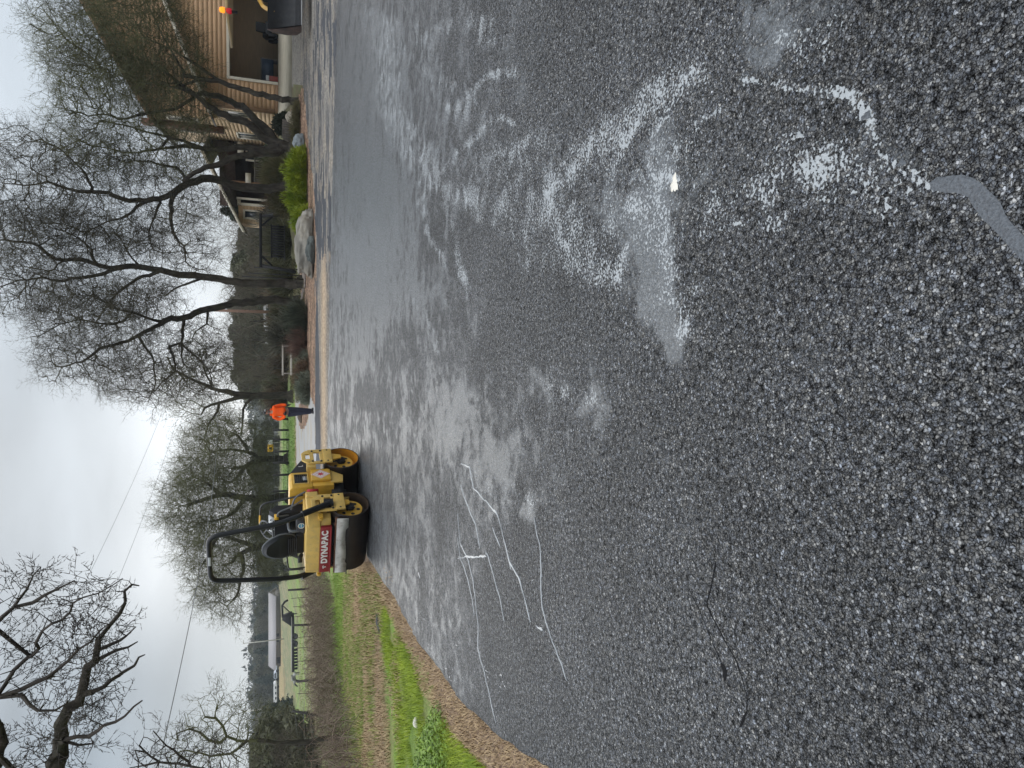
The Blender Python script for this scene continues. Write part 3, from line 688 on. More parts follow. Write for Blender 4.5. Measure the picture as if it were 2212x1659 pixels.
def grow_tree(limbs, blobs, natt=2600, step=.42, infl=3.2, kill=.55, seed=1, gravity=.0, twig=1.0, tipr=.009, expo=2.25, sprays=1.0, minr=0.012, maxit=70):
    """limbs: polylines (points, r_start, r_end) drawn by hand; blobs: crown volumes the branches grow into.
    returns arrays of segments (thick, thin)"""
    r = np.random.default_rng(seed)
    N = []; par = []; fix = []
    for pts, ra, rb in limbs:
        P = np.array(pts, float); L = np.r_[0, np.cumsum(np.linalg.norm(np.diff(P, axis=0), axis=1))]
        n = max(2, int(L[-1] / (step * .8))); s = np.linspace(0, L[-1], n + 1)
        Q = np.stack([np.interp(s, L, P[:, k]) for k in range(3)], -1)
        # smooth wander
        w = r.normal(0, 1, (n + 1, 3)); w = (w + np.roll(w, 1, 0) + np.roll(w, -1, 0)) / 3; w[0] = 0; w[-1] *= .3
        Q = Q + w * min(.10, ra * .9)
        rr = np.interp(s, [0, L[-1]], [ra, rb]); start = -1
        if N:
            A = np.array(N); d = np.linalg.norm(A - Q[0], axis=1); start = int(np.argmin(d))
            if d[start] > 6: start = -1
        prev = start
        for k in range(n + 1):
            if k == 0 and start >= 0: continue
            N.append(Q[k]); par.append(prev); fix.append(rr[k]); prev = len(N) - 1
    nfix = len(N)
    vol = np.array([b[3] * b[4] * b[5] for b in blobs]); cnt = (vol ** .8 / (vol ** .8).sum() * natt).astype(int) + 8
    A = []
    for (cx, cy, cz, a, b, c), m in zip(blobs, cnt):
        d = r.normal(0, 1, (m, 3)); d /= np.linalg.norm(d, axis=1, keepdims=True); q = r.uniform(0, 1, m) ** .42
        A.append(np.array([cx, cy, cz]) + d * q[:, None] * np.array([a, b, c]))
    A = np.concatenate(A)
    NN = np.array(N)
    best = np.full(len(A), 1e9); who = np.zeros(len(A), int)
    def upd(i0):
        nonlocal best, who
        for c0 in range(i0, len(NN), 400):
            B = NN[c0:c0 + 400]; D = np.linalg.norm(A[:, None] - B[None], axis=2); j = D.argmin(1); d = D[np.arange(len(A)), j]
            m = d < best; best = np.where(m, d, best); who = np.where(m, j + c0, who)
    upd(0)
    for it in range(maxit):
        act = best < infl
        if not act.any():
            infl *= 1.5
            if infl > 14: break
            continue
        dirs = A - NN[who]; dirs /= np.linalg.norm(dirs, axis=1, keepdims=True) + 1e-9
        u = np.unique(who[act]); acc = np.zeros((len(NN), 3)); np.add.at(acc, who[act], dirs[act]); v = acc[u]
        v = v / (np.linalg.norm(v, axis=1, keepdims=True) + 1e-9) + r.normal(0, .28, v.shape) + [0, 0, -gravity]; v /= np.linalg.norm(v, axis=1, keepdims=True)
        new = NN[u] + v * step * r.uniform(.7, 1.15, (len(u), 1))
        i0 = len(NN); NN = np.concatenate([NN, new]); par += list(u); fix += [0] * len(u)
        upd(i0)
        keep = best > kill
        if keep.sum() < 3 or len(NN) > 16000: break
        A, best, who = A[keep], best[keep], who[keep]
    par = np.array(par); n = len(NN)
    acc = np.zeros(n); nch = np.zeros(n, int)
    rad_ = np.zeros(n)
    order = np.arange(n)[::-1]         # children always come after parents
    for i in order:
        rr = tipr if nch[i] == 0 else acc[i] ** (1 / expo)
        rad_[i] = max(rr, minr * .6) if fix[i] == 0 else fix[i]
        if par[i] >= 0: acc[par[i]] += min(rr, .2) ** expo; nch[par[i]] += 1
    idx = np.where(par >= 0)[0]
    P0, P1 = NN[par[idx]], NN[idx]; R1 = rad_[idx]; R0 = np.minimum(rad_[par[idx]], R1 * 1.35 + .004)
    # twigs
    tips = np.where((rad_ < .032 * max(1., tipr / .009)) & (nch <= 2) & (np.arange(n) >= nfix))[0]
    if sprays < 1: tips = tips[r.random(len(tips)) < sprays]
    extra = tips[r.random(len(tips)) < max(0, sprays - 1)] if sprays > 1 else tips[:0]
    tips = np.concatenate([tips, extra])
    T = [[], [], [], []]
    for i in tips[:12000]:
        d = NN[i] - NN[par[i]] if par[i] >= 0 else np.array([0, 0, 1.])
        d = d / (np.linalg.norm(d) + 1e-9) + r.normal(0, .45, 3); d /= np.linalg.norm(d)
        q = Vector((0, 0, 1)).rotation_difference(Vector(d)) @ Matrix.Rotation(r.uniform(0, 6.28), 3, 'Z').to_quaternion()
        Rm = np.array(q.to_matrix()) * r.uniform(.7, 1.25) * twig
        a, b, c, e = SPR[r.integers(len(SPR))]
        T[0].append(a @ Rm.T + NN[i]); T[1].append(b @ Rm.T + NN[i]); T[2].append(c * twig); T[3].append(e * twig)
    TT = [np.concatenate(t) if t else np.zeros((0, 3) if k < 2 else 0) for k, t in enumerate(T)]
    return (P0, P1, R0, R1), TT, nfix

def limb_px(pts, d, r0, r1, dd=None):
    """hand drawn limb: picture points at distance d (dd = list of distances)"""
    P = [at(X, Y, (dd[i] if dd else d)) for i, (X, Y) in enumerate(pts)]
    return (P, r0, r1)
def blob(X, Y, rX, rY, d, rd):
    c = at(X, Y, d); k = mpp(d)
    return (c[0], c[1], c[2], rY * k, rd, rX * k)
def make_tree(name, label, category, base, limbs, blobs, m_tw=None, group=None, split=.045, **kw):
    (P0, P1, R0, R1), T, nfix = grow_tree(limbs, blobs, **kw)
    o = empty(name, tuple(base), label, category, group)
    b = np.array(base)
    R0 = R0 * np.where(R0 > .03, .86, 1.); R1 = R1 * np.where(R1 > .03, .86, 1.); thick = R1 > split; cont = R0 < 0; pr_ = None
    G = Geo()
    for pts, ra, rb in limbs[:1]: pass
    if thick.any():
        dd_ = P1[thick] - P0[thick]; dd_ = dd_ / np.maximum(np.linalg.norm(dd_, axis=1, keepdims=True), 1e-6); rr_ = R1[thick][:, None]
        V, Q = segs(P0[thick] - b - dd_ * rr_ * .45, P1[thick] - b + dd_ * rr_ * .45, R0[thick] * 1.02, R1[thick] * .99, 10)
        V = V + rng.normal(0, 1, V.shape) * 0.003
        G.add(V, Q)
        # knuckles so that joints are closed
    # root flare
    P = np.array(limbs[0][0][0]) - b; rr = limbs[0][1]
    G.tube([P + [0, 0, -.35], P + [0, 0, .02], P + [0, 0, .35]], [rr * 2.0, rr * 1.45, rr * .98], 12, jit=.08)
    G.link('trunk', bark, o, smooth=True)
    V, Q = segs(P0[~thick] - b, P1[~thick] - b, R0[~thick], R1[~thick], 3)
    G = Geo(); G.add(V, Q)
    if len(T[2]):
        V, Tr = cones(T[0] - b, T[1] - b, np.maximum(T[2] * 1.25, .0045)); G.add(V, (), Tr)
    link('crown', G.mesh('crown'), m_tw or twigm, o)
    return o

def build_trees():
    # --- the multi-stemmed oak in the mulch bed, in front of the house
    d = 27.5; base = gpt(636, 322); base[2] -= .05; d = base[1]
    L = [limb_px([(640, 322), (600, 312), (560, 262), (520, 230), (480, 212), (430, 204)], d, .26, .11, [d, d, d + .2, d + .6, d + 1, d + 1.2]),
         limb_px([(620, 318), (575, 300), (552, 278), (505, 262), (462, 240), (425, 204), (380, 180)], d, .24, .09, [d, d, d - .3, d - .6, d - .9, d - 1, d - 1.2]),
         limb_px([(615, 325), (560, 323), (510, 321), (450, 322), (410, 314), (360, 320)], d, .18, .07, [d, d + .2, d + .4, d + .8, d + 1, d + 1.3]),
         limb_px([(612, 330), (560, 332), (510, 340), (465, 355), (430, 372), (396, 392)], d, .20, .09, [d, d - .2, d - .5, d - .8, d - 1, d - 1.2]),
         limb_px([(425, 204), (360, 160), (300, 130), (240, 110)], d, .08, .04), limb_px([(425, 204), (380, 235), (330, 240), (260, 255), (190, 250)], d, .08, .04),
         limb_px([(410, 314), (330, 290), (270, 270), (215, 262)], d, .07, .03), limb_px([(360, 320), (280, 330), (200, 318)], d, .06, .03)]
    B = [blob(330, 240, 120, 75, d, 3.2), blob(250, 190, 110, 80, d + .5, 3), blob(300, 320, 120, 60, d + .5, 2.5), blob(400, 250, 55, 70, d, 2.5), blob(400, 330, 80, 40, d, 2), blob(190, 300, 70, 60, d, 2.5), blob(180, 230, 60, 70, d, 2)]
    make_tree('oak_tree', 'tall many-stemmed bare oak forking low beside the yellow-green shrubs', 'tree', base, L, B, twigg, natt=7000, seed=11, step=.34, kill=.37, sprays=1.3)
    # --- leaning small oak in front of the garage
    base = gpt(644, 221); d = base[1]
    L = [limb_px([(646, 221), (600, 212), (560, 203), (520, 190), (484, 184), (440, 172), (400, 165)], d, .15, .09), limb_px([(484, 184), (430, 140), (370, 110), (300, 80)], d, .08, .03), limb_px([(440, 172), (380, 190), (300, 180), (230, 150)], d, .07, .03),
         limb_px([(400, 165), (360, 90), (330, 30), (300, -30)], d, .06, .03)]
    B = [blob(335, 110, 85, 90, d, 2.4), blob(260, 90, 95, 85, d, 2.6), blob(345, 45, 50, 60, d, 2), blob(200, 70, 80, 70, d + .5, 2), blob(410, 150, 45, 50, d, 1.6), blob(290, 0, 90, 60, d, 2.2), blob(180, 130, 70, 60, d, 2), blob(130, 60, 55, 55, d, 1.6)]
    make_tree('oak_tree', 'small leaning oak with dense mossy crown in front of the garage', 'tree', base, L, B, twigg, natt=6500, seed=12, step=.29, kill=.31, sprays=1.4)
    # --- oak growing up behind the big shrub
    base = gpt(640, 407); d = base[1] + 1.2; base = np.array([*at(640, 407, d)[:2], 0]); base[2] = g(base[0], base[1])
    L = [([base, at(600, 408, d), at(540, 408, d), at(505, 405, d), at(478, 392, d), at(440, 385, d), at(412, 395, d), at(385, 412, d)], .24, .17),
         limb_px([(385, 412), (350, 428), (310, 438), (255, 425), (205, 415), (165, 408), (110, 395), (50, 400)], d, .15, .04),
         limb_px([(385, 412), (373, 440), (371, 470), (378, 505), (392, 540), (400, 565)], d, .12, .04, [d, d - .3, d - .6, d - .8, d - 1, d - 1.2]),
         limb_px([(310, 438), (270, 470), (230, 480), (190, 500)], d, .08, .03), limb_px([(205, 415), (180, 370), (140, 330), (90, 300)], d, .07, .03), limb_px([(412, 395), (380, 360), (330, 350), (260, 345)], d, .08, .03),
         limb_px([(350, 428), (330, 470), (320, 510), (330, 540)], d, .07, .03)]
    B = [blob(120, 390, 110, 80, d, 3), blob(230, 360, 80, 60, d, 2.5), blob(290, 480, 80, 55, d, 2.6), blob(400, 500, 60, 65, d - .6, 2.2), blob(420, 560, 55, 40, d - .8, 1.8), blob(180, 480, 70, 60, d, 2.5), blob(380, 400, 60, 50, d, 2), blob(60, 440, 60, 50, d, 2), blob(60, 330, 60, 50, d, 2), blob(450, 440, 40, 40, d, 1.5)]
    make_tree('oak_tree', 'crooked bare oak rising behind the large yellow-green shrub, its side limb drooping', 'tree', base, L, B, twigm, natt=7500, seed=13, step=.34, kill=.37, sprays=1.3)
    # --- two tall oaks in the middle
    base = gpt(655, 610); d = base[1]
    L = [limb_px([(658, 610), (600, 610), (540, 611), (490, 609), (446, 600), (400, 590), (357, 585), (300, 578), (253, 579)], d, .24, .13),
         limb_px([(253, 579), (205, 570), (170, 560), (134, 561), (100, 545), (74, 531), (30, 520), (-20, 515)], d, .12, .04), limb_px([(253, 579), (210, 588), (167, 605), (130, 612), (90, 600), (40, 605)], d, .10, .04),
         limb_px([(446, 600), (420, 608), (380, 622), (357, 640)], d, .07, .04), limb_px([(343, 586), (310, 598), (277, 612), (256, 630), (247, 648), (225, 675), (208, 695)], d, .09, .035),
         limb_px([(205, 570), (200, 540), (180, 520), (140, 500)], d, .07, .03), limb_px([(300, 578), (280, 550), (270, 525), (250, 505)], d, .06, .03), limb_px([(134, 561), (110, 590), (70, 580)], d, .05, .03)]
    B = [blob(60, 560, 90, 80, d, 3), blob(150, 520, 80, 55, d, 2.5), blob(140, 620, 80, 55, d, 2.6), blob(260, 640, 60, 50, d, 2), blob(280, 530, 70, 45, d, 2), blob(20, 500, 50, 60, d, 2), blob(30, 620, 50, 60, d, 2), blob(330, 620, 50, 30, d, 1.5)]
    make_tree('oak_tree', 'tallest straight bare oak, right of the two standing in the bark mulch', 'tree', base, L, B, twigm, natt=7500, seed=14, step=.34, kill=.37, sprays=1.5)
    base = gpt(650, 652); d = base[1] + .6; base[:2] = at(650, 652, d)[:2]; base[2] = g(base[0], base[1])
    L = [([base, at(600, 652, d), at(560, 650, d), at(506, 657, d), at(470, 664, d), at(446, 674, d), at(420, 682, d), at(400, 686, d), at(357, 693, d)], .25, .15),
         limb_px([(357, 693), (320, 715), (280, 740), (247, 748), (215, 760), (180, 780), (150, 790), (120, 790)], d, .12, .04), limb_px([(400, 686), (395, 710), (390, 738), (392, 765), (400, 790)], d, .09, .035),
         limb_px([(449, 684), (447, 700), (430, 712), (416, 730)], d, .06, .03), limb_px([(357, 693), (330, 690), (290, 680), (250, 665), (200, 640)], d, .09, .035),
         limb_px([(357, 740), (375, 770), (374, 800), (350, 830), (330, 850)], d, .07, .03), limb_px([(300, 728), (330, 770), (340, 820), (322, 860)], d, .07, .03), limb_px([(280, 690), (230, 700), (180, 690), (130, 700)], d, .07, .03), limb_px([(390, 738), (420, 770), (450, 800), (465, 840)], d, .06, .03)]
    B = [blob(220, 700, 110, 75, d, 3.2), blob(180, 770, 80, 60, d, 2.8), blob(300, 780, 100, 75, d, 3), blob(400, 770, 70, 80, d, 2.8), blob(330, 850, 50, 35, d, 2), blob(440, 730, 50, 45, d, 2), blob(460, 810, 40, 55, d, 2), blob(330, 650, 60, 40, d, 2), blob(120, 700, 40, 60, d, 2)]
    make_tree('oak_tree', 'wide-crowned bare oak, left of the two standing in the bark mulch', 'tree', base, L, B, twigm, natt=8000, seed=15, step=.34, kill=.37, sprays=1.4)
    # --- forked oak behind the worker
    d = 46.; b0 = at(620, 856, d); base = np.array([b0[0], d, g(b0[0], d)])
    L = [([base, at(580, 855, d), at(540, 853, d), at(510, 850, d), at(490, 845, d)], .30, .20), limb_px([(540, 853), (505, 866), (475, 872), (450, 878), (435, 895)], d, .18, .06), limb_px([(490, 845), (460, 842), (420, 828), (380, 800), (360, 770)], d, .14, .05),
         limb_px([(560, 856), (535, 868), (528, 880), (524, 905), (520, 935)], d, .12, .05), limb_px([(475, 872), (470, 890), (450, 920), (440, 950)], d, .1, .04), limb_px([(460, 842), (440, 800), (430, 760)], d, .08, .04)]
    B = [blob(430, 880, 45, 50, d, 4), blob(400, 820, 50, 50, d, 4), blob(460, 940, 60, 50, d, 4), blob(450, 780, 50, 50, d, 3.5), blob(500, 920, 40, 45, d, 3)]
    make_tree('oak_tree', 'forked oak standing on the lawn edge behind the worker in orange', 'tree', base, L, B, twigg, natt=3600, seed=16, step=.55, kill=.6, twig=1.4, sprays=1.2, tipr=.012)
    # --- the group of three oaks behind the roller
    for k, (Yb, d, limbs, blobs, lab) in enumerate((
        (992, 58., [[(600, 992), (570, 990), (550, 996), (528, 1010), (500, 1012)], [(570, 990), (540, 975), (505, 970), (470, 975), (440, 985)], [(528, 1010), (500, 1040), (470, 1040)], [(540, 975), (520, 945), (490, 930)]],
         [(440, 990, 60, 45), (480, 940, 55, 45), (500, 1020, 55, 50), (420, 1030, 40, 35), (460, 1000, 70, 50), (535, 960, 45, 45), (555, 1010, 40, 40)], 'broad mossy oak behind the front of the roller, rightmost of three'),
        (1075, 52., [[(625, 1078), (580, 1076), (530, 1076), (480, 1070), (440, 1078), (405, 1090)], [(530, 1076), (500, 1110), (465, 1125), (430, 1130)], [(480, 1070), (450, 1045), (420, 1030)], [(560, 1076), (545, 1100), (540, 1130)]],
         [(400, 1080, 50, 65), (440, 1120, 60, 55), (450, 1050, 60, 40), (500, 1090, 55, 60), (385, 1110, 38, 40), (545, 1100, 50, 60), (480, 1070, 70, 60), (520, 1070, 50, 50)], 'tall mossy oak straight behind the roller seat, middle of three'),
        (1190, 49., [[(618, 1180), (580, 1178), (545, 1180), (520, 1195), (500, 1215)], [(545, 1180), (510, 1165), (470, 1160), (430, 1170)], [(520, 1195), (530, 1230), (520, 1260), (505, 1290), (490, 1310)], [(470, 1160), (450, 1200), (430, 1230)]],
         [(440, 1180, 50, 50), (470, 1230, 50, 45), (500, 1200, 50, 55), (480, 1290, 25, 28), (510, 1310, 22, 22), (450, 1265, 35, 35), (545, 1170, 45, 50), (560, 1215, 30, 35)], 'spreading mossy oak seen through the roll bar, leftmost of three'))):
        b0 = at(610, Yb, d); base = np.array([b0[0], d, g(b0[0], d)])
        LL = [([base] + [at(X, Y, d) for X, Y in limbs[0]][1:], .36, .12)] + [limb_px(l, d, .18, .05) for l in limbs[1:]]
        make_tree('oak_tree', lab, 'tree', base, LL, [blob(X, Y, a * .93, b * .93, d, 3.8) for X, Y, a, b in blobs], twigg, natt=6500, seed=20 + k, step=.52, kill=.48, twig=1.5, sprays=1.7, tipr=.012)
    # --- large tree leaning in from the left, trunk outside the picture
    d = 9.5
    def q4(*p): return [(a * .2728, 600.2 * 2 + 6.9 + b * .2728) for a, b in p]
    base = np.array([-9.6, 10.2, 0.]); base[2] = g(base[0], base[1])
    L = [([base, base + [.2, 0, 2.2], np.array([-8.2, 9.9, 4.6]), at(*q4((430, 1750))[0], d + .1)], .30, .115),
         limb_px(q4((430, 1750), (470, 1500), (520, 1300), (580, 1180), (650, 1080), (690, 960), (720, 870), (800, 770), (822, 700), (825, 640), (840, 540), (880, 430), (930, 360), (1000, 290), (1050, 250), (1105, 220)), d, .105, .009),
         limb_px(q4((380, 1760), (500, 1420), (620, 1395), (700, 1380), (800, 1330), (900, 1290), (1000, 1250), (1050, 1190), (1125, 1140)), d, .058, .010, [d + .1, d - .3, d - .4, d - .4, d - .5, d - .5, d - .6, d - .6, d - .6]),
         limb_px(q4((650, 1100), (740, 1070), (830, 1020), (850, 960), (960, 900), (1060, 860), (1085, 800), (1092, 770), (1150, 765)), d, .045, .008), limb_px(q4((825, 670), (880, 660), (930, 640), (1000, 605), (1040, 580), (1080, 540)), d, .030, .007),
         ([np.array([-8.2, 9.9, 4.6]), at(*q4((-60, 1250))[0], d - .8), at(*q4((0, 1150))[0], d - .8), at(*q4((60, 1000))[0], d - .8), at(*q4((200, 860))[0], d - .9), at(*q4((300, 680))[0], d - .9), at(*q4((370, 580))[0], d - 1), at(*q4((500, 470))[0], d - 1), at(*q4((650, 350))[0], d - 1), at(*q4((850, 250))[0], d - 1), at(*q4((980, 160))[0], d - 1)], .085, .006),
         limb_px(q4((60, 1085), (180, 1020), (300, 960), (420, 900), (540, 800), (620, 730), (700, 660), (800, 580), (860, 520)), d - .8, .036, .006),
         limb_px(q4((60, 1085), (160, 1120), (210, 1170), (300, 1220), (420, 1210), (520, 1150)), d - .8, .032, .010), limb_px(q4((-120, 600), (0, 480), (130, 360), (220, 230), (330, 60)), d - .8, .05, .008), limb_px(q4((130, 360), (280, 340), (430, 230), (590, 170)), d - .8, .03, .008),
         limb_px(q4((500, 1420), (600, 1460), (700, 1480), (740, 1460)), d, .03, .01), limb_px(q4((820, 770), (900, 740), (990, 700), (1090, 655)), d, .03, .008)]
    L[8] = (L[8][0], .034, .005); L.append(([np.array([-8.2, 9.9, 4.6]), at(*q4((-120, 600))[0], d - .8)], .10, .05))
    B = [blob(170, 1275, 60, 35, d - .6, .8), blob(90, 1290, 55, 45, d - .8, .8), blob(200, 1350, 55, 40, d - .4, .8), blob(170, 1440, 60, 60, d - .2, .9), blob(235, 1400, 30, 45, d, .7), blob(120, 1400, 50, 60, d - .4, .8), blob(210, 1510, 45, 45, d, .8), blob(40, 1270, 35, 40, d - .8, .7), blob(60, 1240, 28, 22, d - .8, .5), blob(120, 1600, 60, 50, d, .9), blob(50, 1620, 40, 40, d, .7), blob(150, 1640, 40, 30, d, .6), blob(20, 1450, 25, 60, d - .6, .6)]
    make_tree('oak_tree', 'dark bare limbs of a near tree reaching in from the left edge', 'tree', base, L, B, twigd, natt=2100, seed=31, step=.15, infl=1.2, kill=.19, twig=.40, tipr=.0032, sprays=.75, minr=.006, split=.03)
    # --- thinner bare trees lower left
    for k, (Yb, d, limbs, blobs, lab) in enumerate((
        (1600, 19., [[(680, 1600), (600, 1606), (545, 1602), (500, 1592), (470, 1570), (440, 1550)], [(545, 1602), (500, 1625), (450, 1630), (400, 1620)], [(500, 1592), (460, 1600), (420, 1580), (380, 1585)]],
         [(470, 1560, 50, 45), (430, 1590, 60, 40), (500, 1620, 50, 35), (530, 1570, 40, 45), (400, 1620, 45, 35)], 'slim bare tree above the brambles near the left edge'),
        (1690, 12., [[(760, 1700), (640, 1690), (500, 1672), (420, 1660), (340, 1648), (300, 1610)], [(420, 1660), (380, 1625), (345, 1600), (330, 1578)], [(340, 1648), (310, 1652), (280, 1658)]],
         [(320, 1610, 28, 28), (380, 1640, 40, 28), (460, 1650, 40, 25), (300, 1655, 25, 15)], 'thin bare sapling at the very left edge, reaching highest beside the wire'))):
        b0 = at(690, Yb, d); base = np.array([b0[0], d, g(b0[0], d)])
        LL = [([base] + [at(X, Y, d) for X, Y in limbs[0]][1:], .085 if k == 0 else .06, .035 if k == 0 else .015)] + [limb_px(l, d, .06 if k == 0 else .03, .02 if k == 0 else .008) for l in limbs[1:]]
        make_tree('bare_tree', lab, 'tree', base, LL, [blob(X, Y, a, b, d, 1.4 if k == 0 else .6) for X, Y, a, b in blobs], twigd if k else twigg, natt=2600 if k == 0 else 600, seed=40 + k, step=.3 if k == 0 else .18, infl=2.5, kill=.33 if k == 0 else .2, twig=.9 if k == 0 else .5, sprays=.8, tipr=.007, minr=.006)
build_trees()
# ================================================================ ROAD ROLLER
yel = mat('machine_yellow', (.62, .36, .045), rough=.42, var=.12, vscale=5, dirt=(.30, .20, .08), dscale=9, damt=.55, spec=.45)
yel2 = mat('sun_faded_yellow', (.62, .41, .105), rough=.5, var=.10, vscale=4, dirt=(.34, .25, .12), dscale=12, damt=.5)
orange_in = mat('orange_drum_inside', (.55, .24, .02), rough=.45, var=.2, vscale=4, dirt=(.12, .06, .02), dscale=8, damt=.6)
steel = mat('drum_steel', (.026, .019, .016), rough=.42, metal=.35, var=.25, vscale=4, stretch=(1, 6, 6), dirt=(.05, .034, .025), dscale=6, damt=.6)
blackp = mat('black_frame_paint', (.006, .007, .009), rough=.38, var=.2, spec=.5)
blackm = mat('matt_black_parts', (.010, .010, .012), rough=.7)
vinyl = mat('black_seat_vinyl', (.006, .008, .012), rough=.42, spec=.5, bump=.15, bscale=140)
greyt = mat('grey_seat_edge', (.11, .12, .13), rough=.5)
redp = mat('faded_red_panel', (.23, .012, .016), rough=.45, var=.15, vscale=6, dirt=(.20, .05, .04), dscale=10, damt=.4)
white = mat('white_lettering', (.72, .70, .66), rough=.6)
rub = mat('worn_scraper_plate', (.42, .41, .38), rough=.5, var=.3, vscale=4, dirt=(.13, .10, .08), dscale=7, damt=.9, stretch=(1, 1, 2))
rust = mat('rusty_edge', (.12, .055, .03), rough=.85, var=.4, vscale=30)
metal = mat('bare_metal', (.35, .35, .35), rough=.35, metal=.8)
diam = mat('red_print', (.50, .06, .06), rough=.6)
ylw = mat('bright_yellow_mark', (.75, .42, .02), rough=.5)
blue = mat('blue_label', (.05, .25, .45), rough=.5)
pgrey = mat('printed_panel_grey', (.45, .47, .48), rough=.5)

def text_mesh(body, size, extrude=.002, offset=0.0, shear=0.0, space=1.0, bold=0):
    cu = bpy.data.curves.new('txt', 'FONT'); cu.body = body; cu.size = size; cu.extrude = extrude; cu.offset = offset; cu.shear = shear; cu.space_character = space
    cu.align_x = 'CENTER'; cu.align_y = 'CENTER'; cu.resolution_u = 3
    o = bpy.data.objects.new('txt', cu); COL.objects.link(o)
    me = bpy.data.meshes.new_from_object(o.evaluated_get(bpy.context.evaluated_depsgraph_get()))
    bpy.data.objects.remove(o); bpy.data.curves.remove(cu)
    return me
def roller():
    ang = rad(62); f = np.array([math.cos(ang), math.sin(ang), 0]); a = np.array([f[1], -f[0], 0])
    W = .585; WB = .70; r = .335
    C0 = np.array([-2.03, 11.87, 0]) - a * W + f * WB
    o = empty('road_roller', (C0[0], C0[1], float(g(C0[0], C0[1])) - .0), 'yellow twin-drum road roller with black roll bar parked on the fresh asphalt', 'road roller', rotz=math.atan2(-a[1] * 0 + a[1], a[0]))
    # tilt with the slope of the road
    o.rotation_euler = (rad(1.6), 0, math.atan2(a[1], a[0]))
    o.location.z = float(g(C0[0], C0[1])) + .0
    def L(G, name, m, parent=o, **k): return G.link(name, m, parent, **k)
    for y0, nm, inside in ((-WB, 'rear_drum', blackm), (WB, 'front_drum', orange_in)):
        t = .022
        G = Geo(); G.lathe([(-W, r - t), (-W, r - .006), (-W + .006, r), (W - .006, r), (W, r - .006), (W, r - t)], 'x', 64, (0, y0, r))
        d = L(G, nm, steel, smooth=True)
        im = inside if y0 > 0 else mat('dark_drum_inside', (.05, .032, .02), rough=.6, var=.3)
        for s_ in (1, -1):
            G = Geo(); G.lathe([(s_ * (W - .003), r - t), (s_ * (W - .22), r - t - .004), (s_ * (W - .225), .02)], 'x', 64, (0, y0, r)); L(G, 'drum_inside', im, d, smooth=True)
        # hub disc with lightening holes, cast ribs and hose
        G = Geo()
        xs = W - .10
        ring = []; n = 48
        G.lathe([(xs - .02, .215), (xs, .215), (xs, .06), (xs + .03, .055), (xs + .03, .0)], 'x', n, (0, y0, r))
        hub = L(G, 'drum_hub', yel, d, smooth=True)
        for k in range(6):
            t_ = k * math.pi / 3 + .3; G = Geo()
            G.lathe([(xs + .001, .0), (xs + .004, .028), (xs + .001, .032)], 'x', 16, (0, y0 + .15 * math.cos(t_), r + .15 * math.sin(t_)))
            L(G, 'hub_hole', blackm, hub)
        G = Geo()
        G.box(xs, xs + .05, y0 - .06, y0 + .05, r - .06, r + .05); G.lathe([(xs, .075), (xs + .07, .07), (xs + .07, 0)], 'x', 20, (0, y0 + .01, r - .01))
        for k in range(5):
            t_ = k * 1.25 + .4; G.tube([(xs + .06, y0, r), (xs + .05, y0 + .10 * math.cos(t_), r + .10 * math.sin(t_))], .014, 6)
        L(G, 'drum_motor', blackm, hub, bevel=.004)
        for k, w_ in enumerate((.0, .03)):
            G = Geo(); G.tube(fillet([(W - .02, y0 - .05 - w_, r + .30), (W - .01, y0 - .10, r + .18), (W - .03, y0 - .03 - w_, r + .04)], .1), .011, 6)
            L(G, 'hydraulic_hose', blackm, hub, smooth=True)
    def fork(name, y0, x, dz=0.0):
        # cranked side plate that carries the drum: handle hole and square window at the top
        G = Geo(); th = .03
        yl, yr = y0 - .22, y0 + .22
        zb, zt = .66, 1.06
        pl = [(yl, zb), (yr, zb), (yr, .93), (yr - .07, zt - .03), (yr - .16, zt), (y0 - .05, zt), (yl, .96)]
        # plate in pieces so the two openings are real
        G.box(x - th, x, yl, y0 - .16, zb, .95); G.box(x - th, x, y0 + .13, yr, zb, .93); G.box(x - th, x, y0 - .16, y0 + .13, zb, .74); G.box(x - th, x, y0 - .16, y0 + .13, .845, .89)
        G.prism([(yl, .95), (y0 - .16, .95), (y0 - .16, .89), (y0 - .08, .89), (y0 - .08, zt), (y0 - .10, zt)], 'x', x - th, x)
        G.prism([(y0 + .08, .89), (y0 + .13, .89), (y0 + .13, .93), (yr, .93), (yr - .06, zt - .04), (y0 + .10, zt), (y0 + .08, zt)], 'x', x - th, x)
        G.box(x - th, x, y0 - .08, y0 + .08, .99, zt); G.box(x - th, x, y0 - .08, y0 + .08, .89, .915)
        G.box(x - .02, x + .012, yl + .01, yr - .01, zb - .14, zb + .012)          # lower bracket
        for i_ in range(len(G.V)): G.V[i_] = G.V[i_] + [0, 0, dz]
        p = L(G, name, yel2, bevel=.004)
        G = Geo(); G.prism([(y0 - .10, .52), (y0 + .10, .52), (y0 + .05, r), (y0 - .05, r)], 'x', x - .045, x - .02); L(G, 'hub_arm', yel, p, bevel=.004)
        for yy, zz in ((yl + .05, .72), (yl + .05, .60), (yr - .05, .72), (yr - .05, .60), (yr - .06, .87), (yl + .06, .87)):
            G = Geo(); G.lathe([(x, .020), (x + .014, .018), (x + .014, 0)], 'x', 8, (0, yy, zz + dz)); L(G, 'bolt', blackm, p)
        return p
    xr = W + .05
    fork('rear_fork_plate', -WB + .03, xr, -.10); fork('front_fork_plate', WB + .02, xr - .0, -.02)
    fork('rear_fork_plate', -WB + .03, -W - .02, -.10); fork('front_fork_plate', WB + .02, -W - .02, -.02)
    # front cross frame to the front fork
    G = Geo(); G.box(.25, xr - .03, WB - .27, WB - .12, .80, .96); L(G, 'front_crossbeam', yel2, bevel=.006)
    # rear frame: platform tank above the rear drum
    xl, xq = -.575, .40
